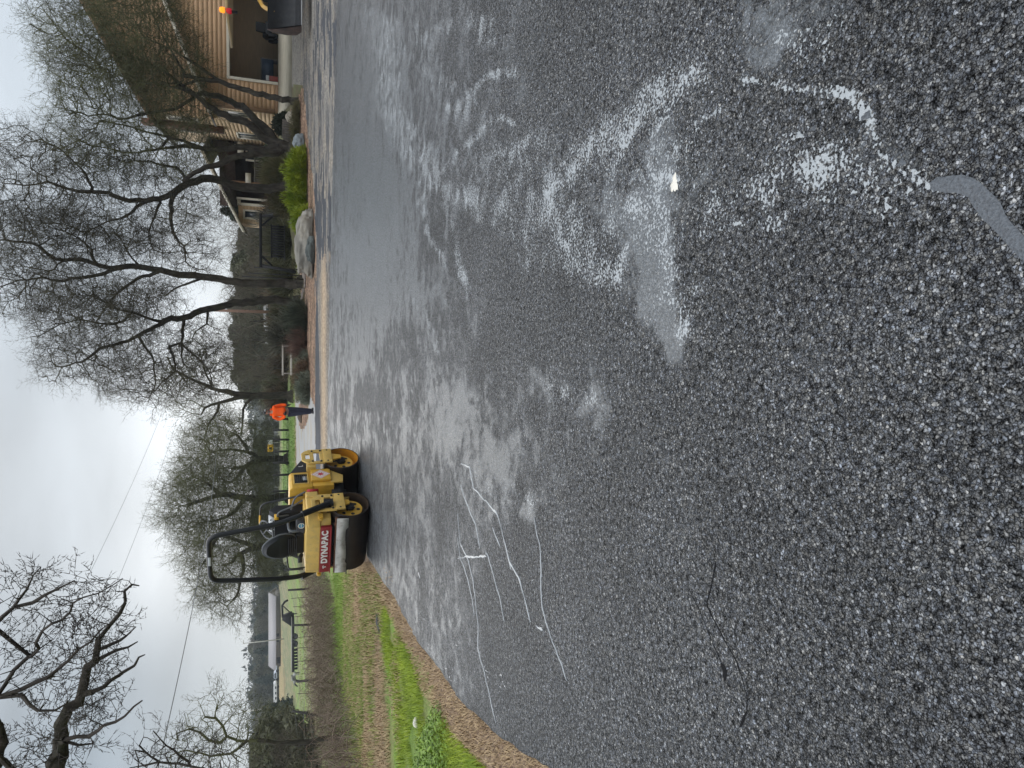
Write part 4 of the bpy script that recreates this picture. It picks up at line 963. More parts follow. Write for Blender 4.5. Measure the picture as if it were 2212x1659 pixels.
    G = Geo(); G.prism([(-1.03, .835), (-1.00, 1.055), (-.22, 1.065), (-.22, .80), (-.97, .80)], 'x', xl, xq); L(G, 'rear_tank', yel2, bevel=.010)
    G = Geo(); G.prism([(xq, -1.02), (xq + .10, -.97), (xr - .04, -.86), (xr - .04, -.30), (xq, -.24)], 'z', .83, 1.03); L(G, 'tank_corner', yel2, bevel=.012)
    G = Geo(); G.prism([(xq, -.99), (xq + .10, -.94), (xq + .13, -.82), (xq, -.7)], 'z', .66, .838); L(G, 'rear_corner_bracket', yel2, bevel=.008)
    G = Geo(); G.box(xl + .01, xq, -1.045, -.97, .665, .828); pn = L(G, 'logo_panel', redp, bevel=.006)
    G = Geo(); G.box(xl + .005, xq + .01, -1.07, -1.0, .652, .672); L(G, 'panel_lip', redp, pn, bevel=.003)
    tm = text_mesh('DYNAPAC', .138, .002, .0065, space=1.12)
    t = link('lettering', tm, white, pn); t.rotation_euler = (rad(90), 0, 0); t.location = (xl + .56, -1.0475, .753); t.scale = (1.0, 1, 1)
    # emblem: three small wedges in front of the name
    G = Geo()
    for k, (dx, dz, rt) in enumerate(((-.017, .015, .5), (.017, .015, -.5), (0, -.014, math.pi))):
        Vt = []
        for u, v in ((-.015, .012), (.015, .012), (0, -.020)):
            Vt.append((dx + u * math.cos(rt) - v * math.sin(rt), -1.0475, dz + u * math.sin(rt) + v * math.cos(rt)))
        Vt2 = [(p[0], p[1] - .003, p[2]) for p in Vt]
        G.add(np.array(Vt + Vt2) + [xl + .13, 0, .75], [(0, 1, 4, 3), (1, 2, 5, 4), (2, 0, 3, 5)], [(3, 4, 5), (2, 1, 0)])
    L(G, 'emblem', white, pn)
    G = Geo(); G.box(xl + .05, xq - .02, -.95, -.45, .55, .68); L(G, 'dark_underframe', blackm)
    for xx in (xl + .10, -.08, xq - .02):
        G = Geo(); G.tube([(xx, -.92, .60), (xx, -1.03, .585)], .016, 8); L(G, 'scraper_rod', rust)
    # scraper / spray shield over the drum
    G = Geo(); G.prism([(-1.045, .595), (-1.015, .60), (-1.015, .56), (-1.042, .555)], 'x', -W - .02, W - .01); sc1 = L(G, 'scraper_bar', rust, bevel=.003)
    G = Geo(); nx = 26; V = []
    for i in range(nx):
        xx = -W - .015 + (2 * W - .0) * i / (nx - 1)
        low = .385 if (xx < -.40 or xx > .36) else .415 + .012 * math.sin(xx * 7)
        V += [(xx, -1.048, .575), (xx, -1.065, low), (xx, -1.042, .575), (xx, -1.059, low)]
    Qs = []
    for i in range(nx - 1):
        b = i * 4; c = b + 4; Qs += [(b, b + 1, c + 1, c), (b + 2, c + 2, c + 3, b + 3), (b + 1, b + 3, c + 3, c + 1), (b, c, c + 2, b + 2)]
    G.add(V, Qs); L(G, 'scraper_plate', rub)
    G = Geo(); G.box(-W - .14, -W - .02, -.98, -.95, .36, .375); G.box(-W - .05, -W - .02, -.98, -.91, .36, .46); L(G, 'scraper_bracket', blackm)
    for sx in (1, -1):
        G = Geo(); G.box((xq + .12 if sx > 0 else xl - .10), (xq + .19 if sx > 0 else xl - .01), -1.0, -.90, .79, .865); G.box((xq + .14 if sx > 0 else xl - .08), (xq + .17 if sx > 0 else xl - .04), -1.04, -.98, .81, .85)
        L(G, 'towing_eye', yel, bevel=.005)
    # roll bar
    for_pts = lambda s: None
    xR, xL = xr + .03, -W - .07
    lean = [(xR, -.76, .70), (xR - .01, -.98, 1.10), (xR - .10, -1.06, 1.50), (.45, -1.10, 2.52), (-.45, -1.10, 2.52), (xL + .06, -1.06, 1.50), (xL - .01, -.98, 1.10), (xL - .02, -.76, .74)]
    G = Geo(); G.tube(fillet(lean, .16, 8), .040, 16); rb = L(G, 'roll_bar', blackp, smooth=True)
    G = Geo()
    for xx, zz in ((xR, .70), (xL - .02, .74)):
        G = Geo(); G.tube([(xx, -.735, zz - .05), (xx, -.985, 1.12)], .052, 14)
        G.box(xx - .06, xx + .03, -.80, -.66, zz - .09, zz + .06)
        L(G, 'roll_bar_socket', blackp, rb, smooth=True)
    G = Geo(); G.box(-.08, .09, -1.1625, -1.1595, 2.49, 2.535); L(G, 'roll_bar_label', pgrey, rb)
    # seat facing forward (away), seen from behind
    sx0, sy0 = -.26, -.62
    G = Geo(); n = 28
    prof = []
    for k in range(n):      # rounded tombstone
        t_ = 2 * math.pi * k / n; px = .25 * math.copysign(abs(math.cos(t_)) ** .75, math.cos(t_)); pz = .275 * math.copysign(abs(math.sin(t_)) ** .8, math.sin(t_)); prof.append((px * (1.0 if pz < 0 else 1 - .30 * pz / .275), pz))
    def shell(th, s, yb):
        V = []
        for yy, k in ((yb, .80 * s), (yb + th * .35, s), (yb + th * .8, s * .98), (yb + th, .85 * s)):
            for px, pz in prof: V.append((sx0 + px * k, sy0 + yy - .22 * (pz + .2) * .9, 1.45 + pz * k))
        Q = [(i * n + j, i * n + (j + 1) % n, (i + 1) * n + (j + 1) % n, (i + 1) * n + j) for i in range(3) for j in range(n)]
        T = [(0, j + 1, j) for j in range(1, n - 1)] + [(3 * n, 3 * n + j, 3 * n + j + 1) for j in range(1, n - 1)]
        return V, Q, T
    seat = Geo(); seat.box(sx0 - .25, sx0 + .25, sy0 + .02, sy0 + .46, 1.18, 1.30); st = L(seat, 'seat', vinyl, bevel=.05, smooth=True)
    G = Geo(); G.add(*shell(.12, 1.0, -.04)); sb = L(G, 'seat_back', vinyl, st, smooth=True)
    G = Geo(); V = [(sx0 + px * 1.03, sy0 + .015 - .22 * (pz + .2) * .9, 1.45 + pz * 1.03) for px, pz in prof]; G.tube(V, .014, 6, closed=True); L(G, 'seat_edge', greyt, sb if False else st, smooth=True)
    G = Geo()
    for k in range(5): G.box(sx0 - .20, sx0 + .20, sy0 - .085 + k * .0, sy0 - .05 + k * .0, 1.17 + k * .032, 1.19 + k * .032)
    L(G, 'seat_bellows', blackm, st, bevel=.006)
    G = Geo(); G.box(sx0 - .20, sx0 + .20, sy0 - .02, sy0 + .40, 1.06, 1.19); L(G, 'seat_base', blackm, bevel=.02)
    G = Geo(); G.tube(fillet([(sx0 + .29, sy0 + .0, 1.10), (sx0 + .30, sy0 - .02, 1.30), (sx0 + .30, sy0 + .30, 1.32), (sx0 + .29, sy0 + .34, 1.12)], .08), .024, 10); L(G, 'armrest', greyt, st, smooth=True)
    G = Geo(); G.tube(fillet([(xl + .03, -.90, 1.05), (xl + .03, -.92, 1.32), (xl + .03, -.55, 1.34), (xl + .03, -.40, 1.05)], .08), .013, 8); L(G, 'handrail', blackp, smooth=True)
    G = Geo(); G.prism([(sy0 - .18, 1.065), (sy0 + .10, 1.065), (sy0 + .06, 1.20), (sy0 - .10, 1.19)], 'x', .10, .34); bx = L(G, 'side_box', blackm, bevel=.015)
    G = Geo(); G.lathe([(0, 0), (.0015, .055)], 'y', 24, (.27, sy0 - .171, 1.12)); lb = L(G, 'round_label', blue, bx); 
    G = Geo(); G.lathe([(-.0012, .044), (-.0012, .055)], 'y', 24, (.27, sy0 - .173, 1.12)); G.box(.235, .305, sy0 - .1745, sy0 - .173, 1.116, 1.124); L(G, 'label_ring', white, bx)
    G = Geo(); G.tube([(xl + .10, -.85, 1.13), (xl + .16, -.78, 1.13), (sx0 - .18, -.70, 1.10)], .035, 8); L(G, 'seat_adjuster', blackm)
    # control console, steering wheel and its rails
    cx, cy = -.09, -.16
    G = Geo(); G.prism([(cy - .10, 1.04), (cy + .10, 1.04), (cy + .10, 1.50), (cy - .02, 1.62), (cy - .12, 1.53)], 'x', cx - .26, cx + .26); cs = L(G, 'control_console', blackm, bevel=.02)
    G = Geo(); G.prism([(cy - .122, 1.527), (cy - .022, 1.622), (cy - .026, 1.626), (cy - .126, 1.531)], 'x', cx - .22, cx + .16); pp = L(G, 'control_panel', pgrey, cs)
    G = Geo()
    for i in range(5):
        for j in range(2): G = Geo(); G.lathe([(0, .012), (.018, .010), (.018, 0)], 'y', 8, (cx - .18 + i * .07, cy - .15 + j * .05, 1.545 + j * .045)); L(G, 'switch', blackm, pp)
    G = Geo(); G.prism([(cy - .13, 1.46), (cy - .125, 1.53), (cy - .135, 1.535), (cy - .145, 1.465)], 'x', cx + .13, cx + .25); L(G, 'yellow_switch_plate', ylw, cs)
    wc = np.array([cx + .03, cy - .26, 1.66]); tl = rad(38)
    def wp(t_, r_): return wc + np.array([r_ * math.cos(t_), r_ * math.sin(t_) * math.cos(tl), r_ * math.sin(t_) * math.sin(tl)])
    G = Geo(); G.tube([wp(k * math.pi / 16, .17) for k in range(32)], .015, 8, closed=True)
    for k in range(3): G.tube([wc, wp(k * 2.094 + .5, .165)], .011, 6)
    G.tube([wc, wc + [0, .16, -.22]], .022, 8); L(G, 'steering_wheel', mat('dark_grey_wheel', (.07, .075, .08), rough=.4), smooth=True)
    G = Geo(); G.tube(fillet([(.40, -.12, 1.06), (.26, -.02, 1.36), (.16, .02, 1.75), (-.32, .02, 1.77), (-.38, -.04, 1.58)], .12), .016, 8); L(G, 'console_rail', blackp, smooth=True)
    G = Geo(); G.tube([(-.08, .02, 1.762), (-.26, .02, 1.768)], .018, 8); L(G, 'yellow_grip', ylw)
    G = Geo(); G.tube(fillet([(.36, -.20, 1.05), (.30, -.30, 1.25), (.24, -.34, 1.46), (.14, -.34, 1.50), (.10, -.26, 1.30)], .1), .015, 8); G.tube(fillet([(.48, -.14, 1.02), (.42, -.20, 1.20), (.22, -.28, 1.26)], .1), .016, 8); L(G, 'lever_rail', greyt, smooth=True)
    # engine hood
    hx0, hx1, y0, y1 = -.52, .50, -.03, .42
    G = Geo(); G.prism([(hx0, .88), (hx1, .88), (hx1, 1.23), (hx1 - .05, 1.275), (hx0 + .05, 1.275), (hx0, 1.23)], 'y', y0, y1); hood = L(G, 'engine_hood', yel, bevel=.012)
    G = Geo(); G.box(hx0 + .01, hx1 - .004, y0 + .02, y1 - .02, .52, .878); L(G, 'engine_bay_side', yel, bevel=.008)
    G = Geo(); G.prism([(y1, .88), (y1, 1.255), (y1 + .04, 1.255), (y1 + .44, 1.04), (y1 + .46, .92), (y1 + .42, .80), (y1, .80)], 'x', hx0 + .04, hx1 - .03); nose = L(G, 'sloped_nose_cover', mat('black_rubbery_cover', (.013, .014, .017), rough=.6), bevel=.02)
    tm = text_mesh('L', .11, .0015, .004); t = link('lettering', tm, mat('pale_letter', (.4, .4, .4)), nose); t.rotation_euler = (rad(90), 0, rad(90)); t.location = (hx1 - .027, y1 + .24, 1.05)
    # side grille
    G = Geo(); G.box(hx1 - .001, hx1 + .014, y0 + .09, y0 + .40, .945, .965); G.box(hx1 - .001, hx1 + .014, y0 + .09, y0 + .40, 1.185, 1.205); G.box(hx1 - .001, hx1 + .014, y0 + .09, y0 + .11, .965, 1.185); G.box(hx1 - .001, hx1 + .014, y0 + .38, y0 + .40, .965, 1.185); fr = L(G, 'grille_frame', yel2, hood, bevel=.002)
    G = Geo(); G.box(hx1 + .001, hx1 + .004, y0 + .11, y0 + .38, .965, 1.185); L(G, 'grille_opening', blackm, hood)
    for k in range(6):
        G = Geo(); G.box(hx1 + .004, hx1 + .010, y0 + .115, y0 + .375, .985 + k * .034, .995 + k * .034); L(G, 'grille_slat', blackp, hood)
    G = Geo(); G.box(hx1 + .0045, hx1 + .009, y0 + .20, y0 + .31, .968, 1.04); L(G, 'grille_gap', pgrey, hood)
    # fuel door with the diamond warning sign
    G = Geo(); G.prism([(y0 + .13, .56), (y0 + .44, .56), (y0 + .46, .60), (y0 + .46, .90), (y0 + .13, .90)], 'x', hx1 - .002, hx1 + .05); fd = L(G, 'side_door', yel, bevel=.012)
    def dm(s0, s1, xx, m, nm):
        G = Geo(); c = (y0 + .295, .735)
        V = []
        for s_ in (s0, s1):
            for u, v in ((0, 1), (1, 0), (0, -1), (-1, 0)): V.append((xx, c[0] + u * s_ * .135, c[1] + v * s_ * .165))
        if s0 == 0: G.add(V[4:], [(0, 1, 2, 3)])
        else: G.add(V, [(i, (i + 1) % 4, 4 + (i + 1) % 4, 4 + i) for i in range(4)])
        return link(nm, G.mesh(nm), m, fd)
    dm(0, 1, hx1 + .0515, white, 'warning_diamond'); dm(.86, .93, hx1 + .0525, diam, 'diamond_border'); dm(.60, .66, hx1 + .0525, diam, 'diamond_border')
    G = Geo(); c = (y0 + .295, .735)
    for k in range(7):
        t_ = k * .9; G.add([(hx1 + .053, c[0] + .035 * math.cos(t_), c[1] + .035 * math.sin(t_)), (hx1 + .053, c[0] + .035 * math.cos(t_ + .9), c[1] + .035 * math.sin(t_ + .9)), (hx1 + .053, c[0] + .06 * math.cos(t_ + .45), c[1] + .075 * math.sin(t_ + .45)), (hx1 + .053, c[0], c[1])], [(0, 2, 1, 3)])
    link('warning_pictogram', G.mesh('p'), diam, fd)
    # chassis plate between the drums and drooping skirt
    G = Geo(); G.prism([(y0 + .10, .36), (y0 + .30, .34), (y0 + .52, .62), (y0 + .52, .86), (y0 + .10, .56)], 'x', hx1 - .03, hx1 + .003); L(G, 'chassis_plate', yel2, bevel=.004)
    G = Geo(); G.box(-.40, .40, -.55, .60, .34, .56); G.box(-.1, .1, -.5, .6, .25, .36); L(G, 'centre_joint', blackm)
    G = Geo(); G.prism([(y0 - .50, .52), (y0 - .36, .30), (y0 - .30, .30), (y0 - .40, .56)], 'x', .38, .50); G.box(.40, .52, y0 - .52, y0 - .30, .53, .60); L(G, 'rear_chassis_plate', yel2, bevel=.004)
    G = Geo(); G.box(.40, .49, -.38, -.34, .84, 1.03); rbx = L(G, 'red_label_box', mat('red_box', (.42, .02, .03), rough=.5)); rbx.location = (.10, .12, -.03)
    tm = text_mesh('E', .07, .001, .003); t = link('lettering', tm, white, rbx); t.rotation_euler = (rad(90), 0, 0); t.location = (.445, -.382, .93)
    G = Geo(); G.prism([(-.50, .84), (-.36, .84), (-.34, 1.03), (-.44, 1.02)], 'x', xr - .06, xr - .02); L(G, 'fork_gusset', yel2, bevel=.004)
    return o
ROLLER = roller()
# ================================================================ HOUSE
tan_ = mat('tan_siding', (.60, .385, .22), rough=.75, var=.06, vscale=2, bump=.1, bscale=30, stretch=(1, 1, 6), obj_rand=.04)
tan2 = mat('pale_tan_siding', (.68, .49, .30), rough=.75, var=.06, vscale=2, bump=.1, bscale=30, stretch=(1, 1, 6), obj_rand=.04)  # paler copy of the siding; light on the side walls put into colour
trimb = mat('brown_trim', (.27, .16, .085), rough=.7, var=.08)
cream = mat('cream_trim', (.72, .66, .54), rough=.6, var=.05)
shing = mat('grey_brown_shingles', (.11, .10, .09), rough=.95, var=.3, vscale=6, bump=.5, bscale=12, obj_rand=.1)
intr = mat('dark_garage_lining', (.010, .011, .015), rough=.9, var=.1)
glass = mat('window_glass', (.04, .05, .06), rough=.08, spec=.8)
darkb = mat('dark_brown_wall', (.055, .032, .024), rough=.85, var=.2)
conc = mat('pale_concrete', (.42, .385, .30), rough=.85, var=.12, vscale=3, bump=.1, dirt=(.28, .25, .19), dscale=2, stretch=(.5, 2, 1))
stonem = mat('field_stone', (.20, .17, .15), rough=.9, var=.3, vscale=5, bump=.6, bscale=20, obj_rand=.25)
woodg = mat('weathered_wood', (.16, .14, .12), rough=.9, var=.25, vscale=4, stretch=(1, 1, 8), bump=.3)
blackw = mat('black_stained_wood', (.014, .014, .017), rough=.7, var=.2)

def house():
    O = (13.5, 36.0, 1.48); o = empty('house', O, 'tan wood-sided house with open garage and cream trim behind the bare oaks', 'house', rotz=math.atan2(-.17, .985))
    def P(G, n, m, par=o, **k): return G.link(n, m, par, **k)
    ex = .20; W0, Ht, gx1 = 8.7, 2.22, 8.7
    d0, d1 = 1.45, 6.35
    # garage body: real walls with the opening
    G = Geo(); G.box(0, d0 - .12, 0, .15, -.4, 3.2); G.box(d1 + .12, W0, 0, .15, -.4, 3.2); G.box(d0 - .12, d1 + .12, 0, .15, Ht + .12, 3.2)
    G.prism([(0, 3.2), (W0, 3.2), (W0 / 2, 4.9)], 'y', 0, .15); P(G, 'garage_wall', tan_)
    G = Geo(); G.box(W0 - .15, W0, .15, 6.4, -.4, 3.2); P(G, 'side_wall', tan2); G = Geo(); G.box(.0, .15, .15, 3.39, -.4, 3.2); sw = P(G, 'side_wall', tan2)
    gar = [c for c in COL.objects if c.name.startswith('garage_wall')][-1]
    zk = -.05; n = 0
    def fb(x0, x1, z, y=0, h=ex, par=gar, m=tan_, y2=None):
        if x1 - x0 < .05: return
        G = Geo(); G.prism([(y - .004, z + h), (y - .017, z), (y, z), (y, z + h)], 'x', x0, x1); P(G, 'siding_board', m, par)
    def sbd(y0, y1, z, x=0, h=ex, par=sw, m=tan2):
        G = Geo(); G.prism([(x - .004, z + h), (x - .017, z), (x, z), (x, z + h)], 'y', y0, y1); P(G, 'siding_board', m, par)
    z = .14
    while z < 4.8:
        a_, b_ = 0, W0
        if z > 3.15: a_ = (z + ex - 3.2) / 1.7 * 4.35; b_ = W0 - a_
        if z + ex < Ht + .2:
            fb(.14, d0 - .13, z); fb(d1 + .13, min(b_, W0), z)
        else: fb(max(a_, .14), b_, z)
        z += ex
    G = Geo(); G.box(-.03, .14, -.045, -.002, -.1, 3.2); P(G, 'corner_board', trimb, gar); G = Geo(); G.box(-.045, -.002, -.03, .14, -.1, 3.2); P(G, 'corner_board', trimb, gar)
    G = Geo(); G.box(-.02, d0 - .14, -.05, -.002, -.12, .13); P(G, 'base_board', trimb, gar)
    G = Geo(); G.box(d0 - .13, d0, -.05, .16, 0, Ht); G.box(d1, d1 + .13, -.05, .16, 0, Ht); G.box(d0 - .13, d1 + .13, -.052, .16, Ht, Ht + .13); fr = P(G, 'door_frame', cream, gar, bevel=.004)
    G = Geo(); G.box(d0 + .01, d0 + .035, .02, .06, 0, Ht - .02); P(G, 'door_seal', intr, fr)
    # roof of the garage, rakes
    th = math.atan2(1.7, 4.35); tt = math.tan(th)
    for s in (-1, 1):
        xe = W0 / 2 + s * (W0 / 2 + .42); G = Geo()
        G.prism([(W0 / 2, 4.93), (xe, 4.93 - tt * (W0 / 2 + .42)), (xe, 5.03 - tt * (W0 / 2 + .42)), (W0 / 2, 5.05)], 'y', -.42, 3.38); P(G, 'garage_roof', shing)
        G = Geo(); G.prism([(W0 / 2, 4.90), (xe, 4.90 - tt * (W0 / 2 + .42)), (xe, 5.06 - tt * (W0 / 2 + .42)), (W0 / 2, 5.08)], 'y', -.47, -.422); P(G, 'rake_board', cream)
    # garage floor, lining
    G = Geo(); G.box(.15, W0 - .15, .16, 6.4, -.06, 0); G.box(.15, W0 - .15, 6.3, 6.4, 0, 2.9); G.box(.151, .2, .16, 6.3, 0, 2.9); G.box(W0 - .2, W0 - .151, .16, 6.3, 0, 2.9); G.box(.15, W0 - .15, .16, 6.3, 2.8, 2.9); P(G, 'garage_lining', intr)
    for k in range(4):
        G = Geo(); G.box(.21 + 1.3 * k + 1.2, .23 + 1.3 * k + 1.2, 6.26, 6.3, 0, 2.8); P(G, 'lining_seam', blackm)
    # side wall siding and window
    z = .0
    w0, w1, wz0, wz1 = .62, 1.9, 1.15, 2.55
    while z < 3.1:
        if z + ex > wz0 and z < wz1: sbd(.14, w0, z); sbd(w1, 3.39, z)
        else: sbd(.14, 3.39, z)
        z += ex
    def side_window(y0, y1, z0, z1, x=0., par=None, sash=True):
        G = Geo(); t = .11
        G.box(x - .06, x - .001, y0, y1, z0, z0 + t); G.box(x - .06, x - .001, y0, y1, z1 - t, z1); G.box(x - .06, x - .001, y0, y0 + t, z0 + t, z1 - t); G.box(x - .06, x - .001, y1 - t, y1, z0 + t, z1 - t); w = P(G, 'window', cream, par)
        G = Geo(); G.box(x - .02, x - .012, y0 + t, y1 - t, z0 + t, z1 - t); P(G, 'pane', glass, w)
        if sash: G = Geo(); G.box(x - .035, x - .021, (y0 + y1) / 2 - .03, (y0 + y1) / 2 + .03, z0 + t, z1 - t); P(G, 'sash', cream, w)
    side_window(w0, w1, wz0, wz1, par=sw)
    # two-storey block behind
    yb, ye, H2, xb = 3.4, 12.5, 6.3, 15.
    G = Geo(); G.box(0, xb, yb, ye, -.4, H2); G.prism([(0, H2), (xb, H2), (xb / 2, H2 + 4.2)], 'y', yb, ye); blk = P(G, 'upper_wall', tan2)
    z = 0.1
    while z < H2 + 4:
        if z < H2: sbd(yb + .12, ye, z, -.001, par=blk)
        if z > 3.1: a_ = max(0, (z + ex - H2) / .56); fb(a_, xb - a_, z, yb, par=blk, m=tan_)
        z += ex
    for s, ya in ((-1, yb - .5), (1, ye + .5)):
        xm = xb / 2; xa = xm + s * (xm + .5); G = Geo(); zt_ = H2 + 4.24; zlo = zt_ - .56 * (xm + .5)
        G.prism([(xm, zt_), (xa, zlo), (xa, zlo + .14), (xm, zt_ + .16)], 'y', yb - .5, ye + .5); P(G, 'main_roof', shing)
        G = Geo(); G.prism([(xm, zt_ - .06), (xa, zlo - .06), (xa, zlo + .17), (xm, zt_ + .19)], 'y', yb - .56, yb - .502); P(G, 'rake_board', trimb)
    side_window(3.7, 4.8, 4.0, 5.6, -.03, blk); side_window(7.0, 8.4, 4.0, 5.6, -.03, blk); side_window(6.6, 8.6, .9, 2.3, -.03, blk)
    G = Geo(); G.box(-.30, -.03, 5.4, 6.3, 2.9, 7.0); P(G, 'chimney_chase', mat('reddish_brown_boards', (.15, .07, .045), rough=.85, var=.3, stretch=(1, 1, 8)))
    # porch wing
    px0, px1, py = -5.0, -.05, 10.2
    G = Geo(); G.box(px0, -3.9, py, py + .15, -1.2, 2.35); G.box(px0, px0 + .15, py, py + 6, -1.2, 2.3); pw = P(G, 'porch_wall', tan2)
    z = 0.
    while z < 2.2: fb(px0, -3.9, z, py, par=pw, m=tan2); z += ex
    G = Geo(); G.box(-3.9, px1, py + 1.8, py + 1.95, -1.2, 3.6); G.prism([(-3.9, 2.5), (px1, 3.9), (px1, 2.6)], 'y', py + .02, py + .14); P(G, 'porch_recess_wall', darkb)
    apx, apz, lx, lz = -.9, 4.35, -5.6, 2.0
    G = Geo(); G.prism([(apx, apz), (lx, lz), (lx, lz + .1), (apx, apz + .12)], 'y', py - .7, py + 6); G.prism([(apx, apz + .001), (.0, apz - .45), (.0, apz - .33), (apx, apz + .12)], 'y', py - .7, py + 6); P(G, 'porch_roof', shing)
    G = Geo(); G.prism([(apx, apz - .05), (lx, lz - .05), (lx, lz + .13), (apx, apz + .15)], 'y', py - .75, py - .702); P(G, 'rake_board', cream)
    def fwin(x0, x1, z0, z1, y, par):
        G = Geo(); t = .11
        G.box(x0, x1, y - .06, y - .001, z0, z0 + t); G.box(x0, x1, y - .06, y - .001, z1 - t, z1); G.box(x0, x0 + t, y - .06, y - .001, z0 + t, z1 - t); G.box(x1 - t, x1, y - .06, y - .001, z0 + t, z1 - t); w = P(G, 'window', cream, par)
        G = Geo(); G.box(x0 + t, x1 - t, y - .02, y - .012, z0 + t, z1 - t); P(G, 'pane', glass, w)
    fwin(-4.75, -4.15, .7, 2.1, py - .02, pw)
    G = Geo(); G.box(-3.92, -3.75, py - .02, py + .16, -.9, 2.45); G.box(-3.55, -3.42, py - .02, py + .16, -.9, 2.5); G.box(-3.75, -3.55, py + .0, py + .16, -.9, -.6); G.box(-3.75, -3.55, py, py + .16, 2.25, 2.45); P(G, 'porch_post', cream)
    G = Geo(); G.box(-2.6, -2.42, py, py + .2, -.9, 2.9); P(G, 'porch_post', trimb)
    for k in range(14):
        G = Geo(); G.box(-2.4 + k * .14, -2.36 + k * .14, py + .05, py + .09, .5, 1.35); P(G, 'baluster', woodg)
    G = Geo(); G.box(-2.45, -.4, py + .02, py + .12, 1.35, 1.43); G.box(-2.45, -.4, py + .03, py + .11, .42, .5); P(G, 'railing', woodg)
    G = Geo(); G.box(-2.5, -1.9, py - .1, py - .02, 1.62, 1.95); P(G, 'beam_end', cream); G = Geo(); G.box(-.9, -.05, py - .1, py - .02, 2.05, 2.4); P(G, 'beam_end', cream)
    fwin(-1.1, -.2, .75, 1.95, py + .5, pw)
    G = Geo(); G.box(-4.9, -.1, py - .3, py + 1.8, -1.3, .0); P(G, 'porch_deck', woodg)
    # sloping concrete apron
    G = Geo(); G.prism([(-.05, 0), (-3.4, -.44), (-3.4, -.75), (-.05, -.5)], 'x', -.1, 9.2); ap = G.link('garage_apron', conc, None, kind='structure'); ap.location = O; ap.rotation_euler = o.rotation_euler
    # a few things inside the garage
    Mx = Matrix.Translation(O) @ Matrix.Rotation(math.atan2(-.17, .985), 4, 'Z')
    def inside(name, x, y, lab, cat): 
        p = Mx @ Vector((x, y, 0)); return empty(name, p, lab, cat, rotz=o.rotation_euler[2])
    b = inside('workbench', 2.3, 1.6, 'dark blue covered workbench just inside the garage door', 'workbench')
    G = Geo(); G.box(-.55, .55, -.3, .3, .78, .84); P(G, 'tabletop', woodg, b); G = Geo(); G.box(-.5, .5, -.31, -.29, .22, .78); P(G, 'cloth', mat('dark_blue_tarp', (.02, .035, .06), rough=.6, var=.3, bump=.5, bscale=8), b)
    for sx in (-.5, .5):
        G = Geo(); G.box(sx - .03, sx + .03, -.3, .3, 0, .78); P(G, 'leg', woodg, b)
    b = inside('cooler_box', 1.75, 1.0, 'red and white cooler box beside the garage door jamb', 'cooler')
    G = Geo(); G.box(-.16, .16, -.2, .2, 0, .42); P(G, 'body', mat('dull_red', (.28, .05, .035), rough=.5), b, bevel=.02); G = Geo(); G.box(-.17, .17, -.21, .21, .421, .58); P(G, 'lid', mat('dull_white', (.5, .5, .48), rough=.5), b, bevel=.03)
    b = inside('storage_rack', 3.9, 5.6, 'metal storage rack with boxes at the back of the garage', 'rack')
    for k in range(4):
        G = Geo(); G.box(-.8, .8, -.25, .25, .3 + .5 * k, .34 + .5 * k); P(G, 'shelf', blackm, b)
        if k < 3: G = Geo(); G.box(-.7 + .3 * k, -.2 + .3 * k, -.2, .2, .341 + .5 * k, .65 + .5 * k); P(G, 'box', mat('box_%d' % k, ((.15, .12, .08), (.10, .11, .12), (.2, .19, .17))[k], rough=.8), b)
    b = inside('riding_mower', 4.2, 1.5, 'dark riding mower parked in the middle of the garage', 'mower')
    G = Geo(); G.prism([(-.5, .3), (.5, .3), (.55, .6), (.1, .75), (-.1, .55), (-.5, .6)], 'x', -.3, .3); P(G, 'body', blackp, b, bevel=.04)
    G = Geo(); G.prism([(-.5, .6), (-.2, .6), (-.42, 1.05), (-.52, 1.05)], 'x', -.22, .22); P(G, 'seat', blackm, b, bevel=.03)
    for sx in (-.32, .32):
        for sy in (-.4, .42):
            G = Geo(); G.lathe([(sx - .07, .1), (sx - .07, .24), (sx + .07, .24), (sx + .07, .1)], 'x', 20, (0, sy, .24)); P(G, 'wheel', blackm, b)
    b = inside('white_refrigerator', 5.3, 5.0, 'white upright refrigerator deep in the garage', 'refrigerator')
    G = Geo(); G.box(-.35, .35, -.3, .3, .02, 1.5); P(G, 'cabinet', mat('fridge_white', (.6, .62, .64), rough=.35), b, bevel=.02); G = Geo(); G.box(-.34, .34, -.34, -.301, .6, 1.49); P(G, 'door', mat('fridge_door', (.62, .64, .66), rough=.3), b, bevel=.01)
house()

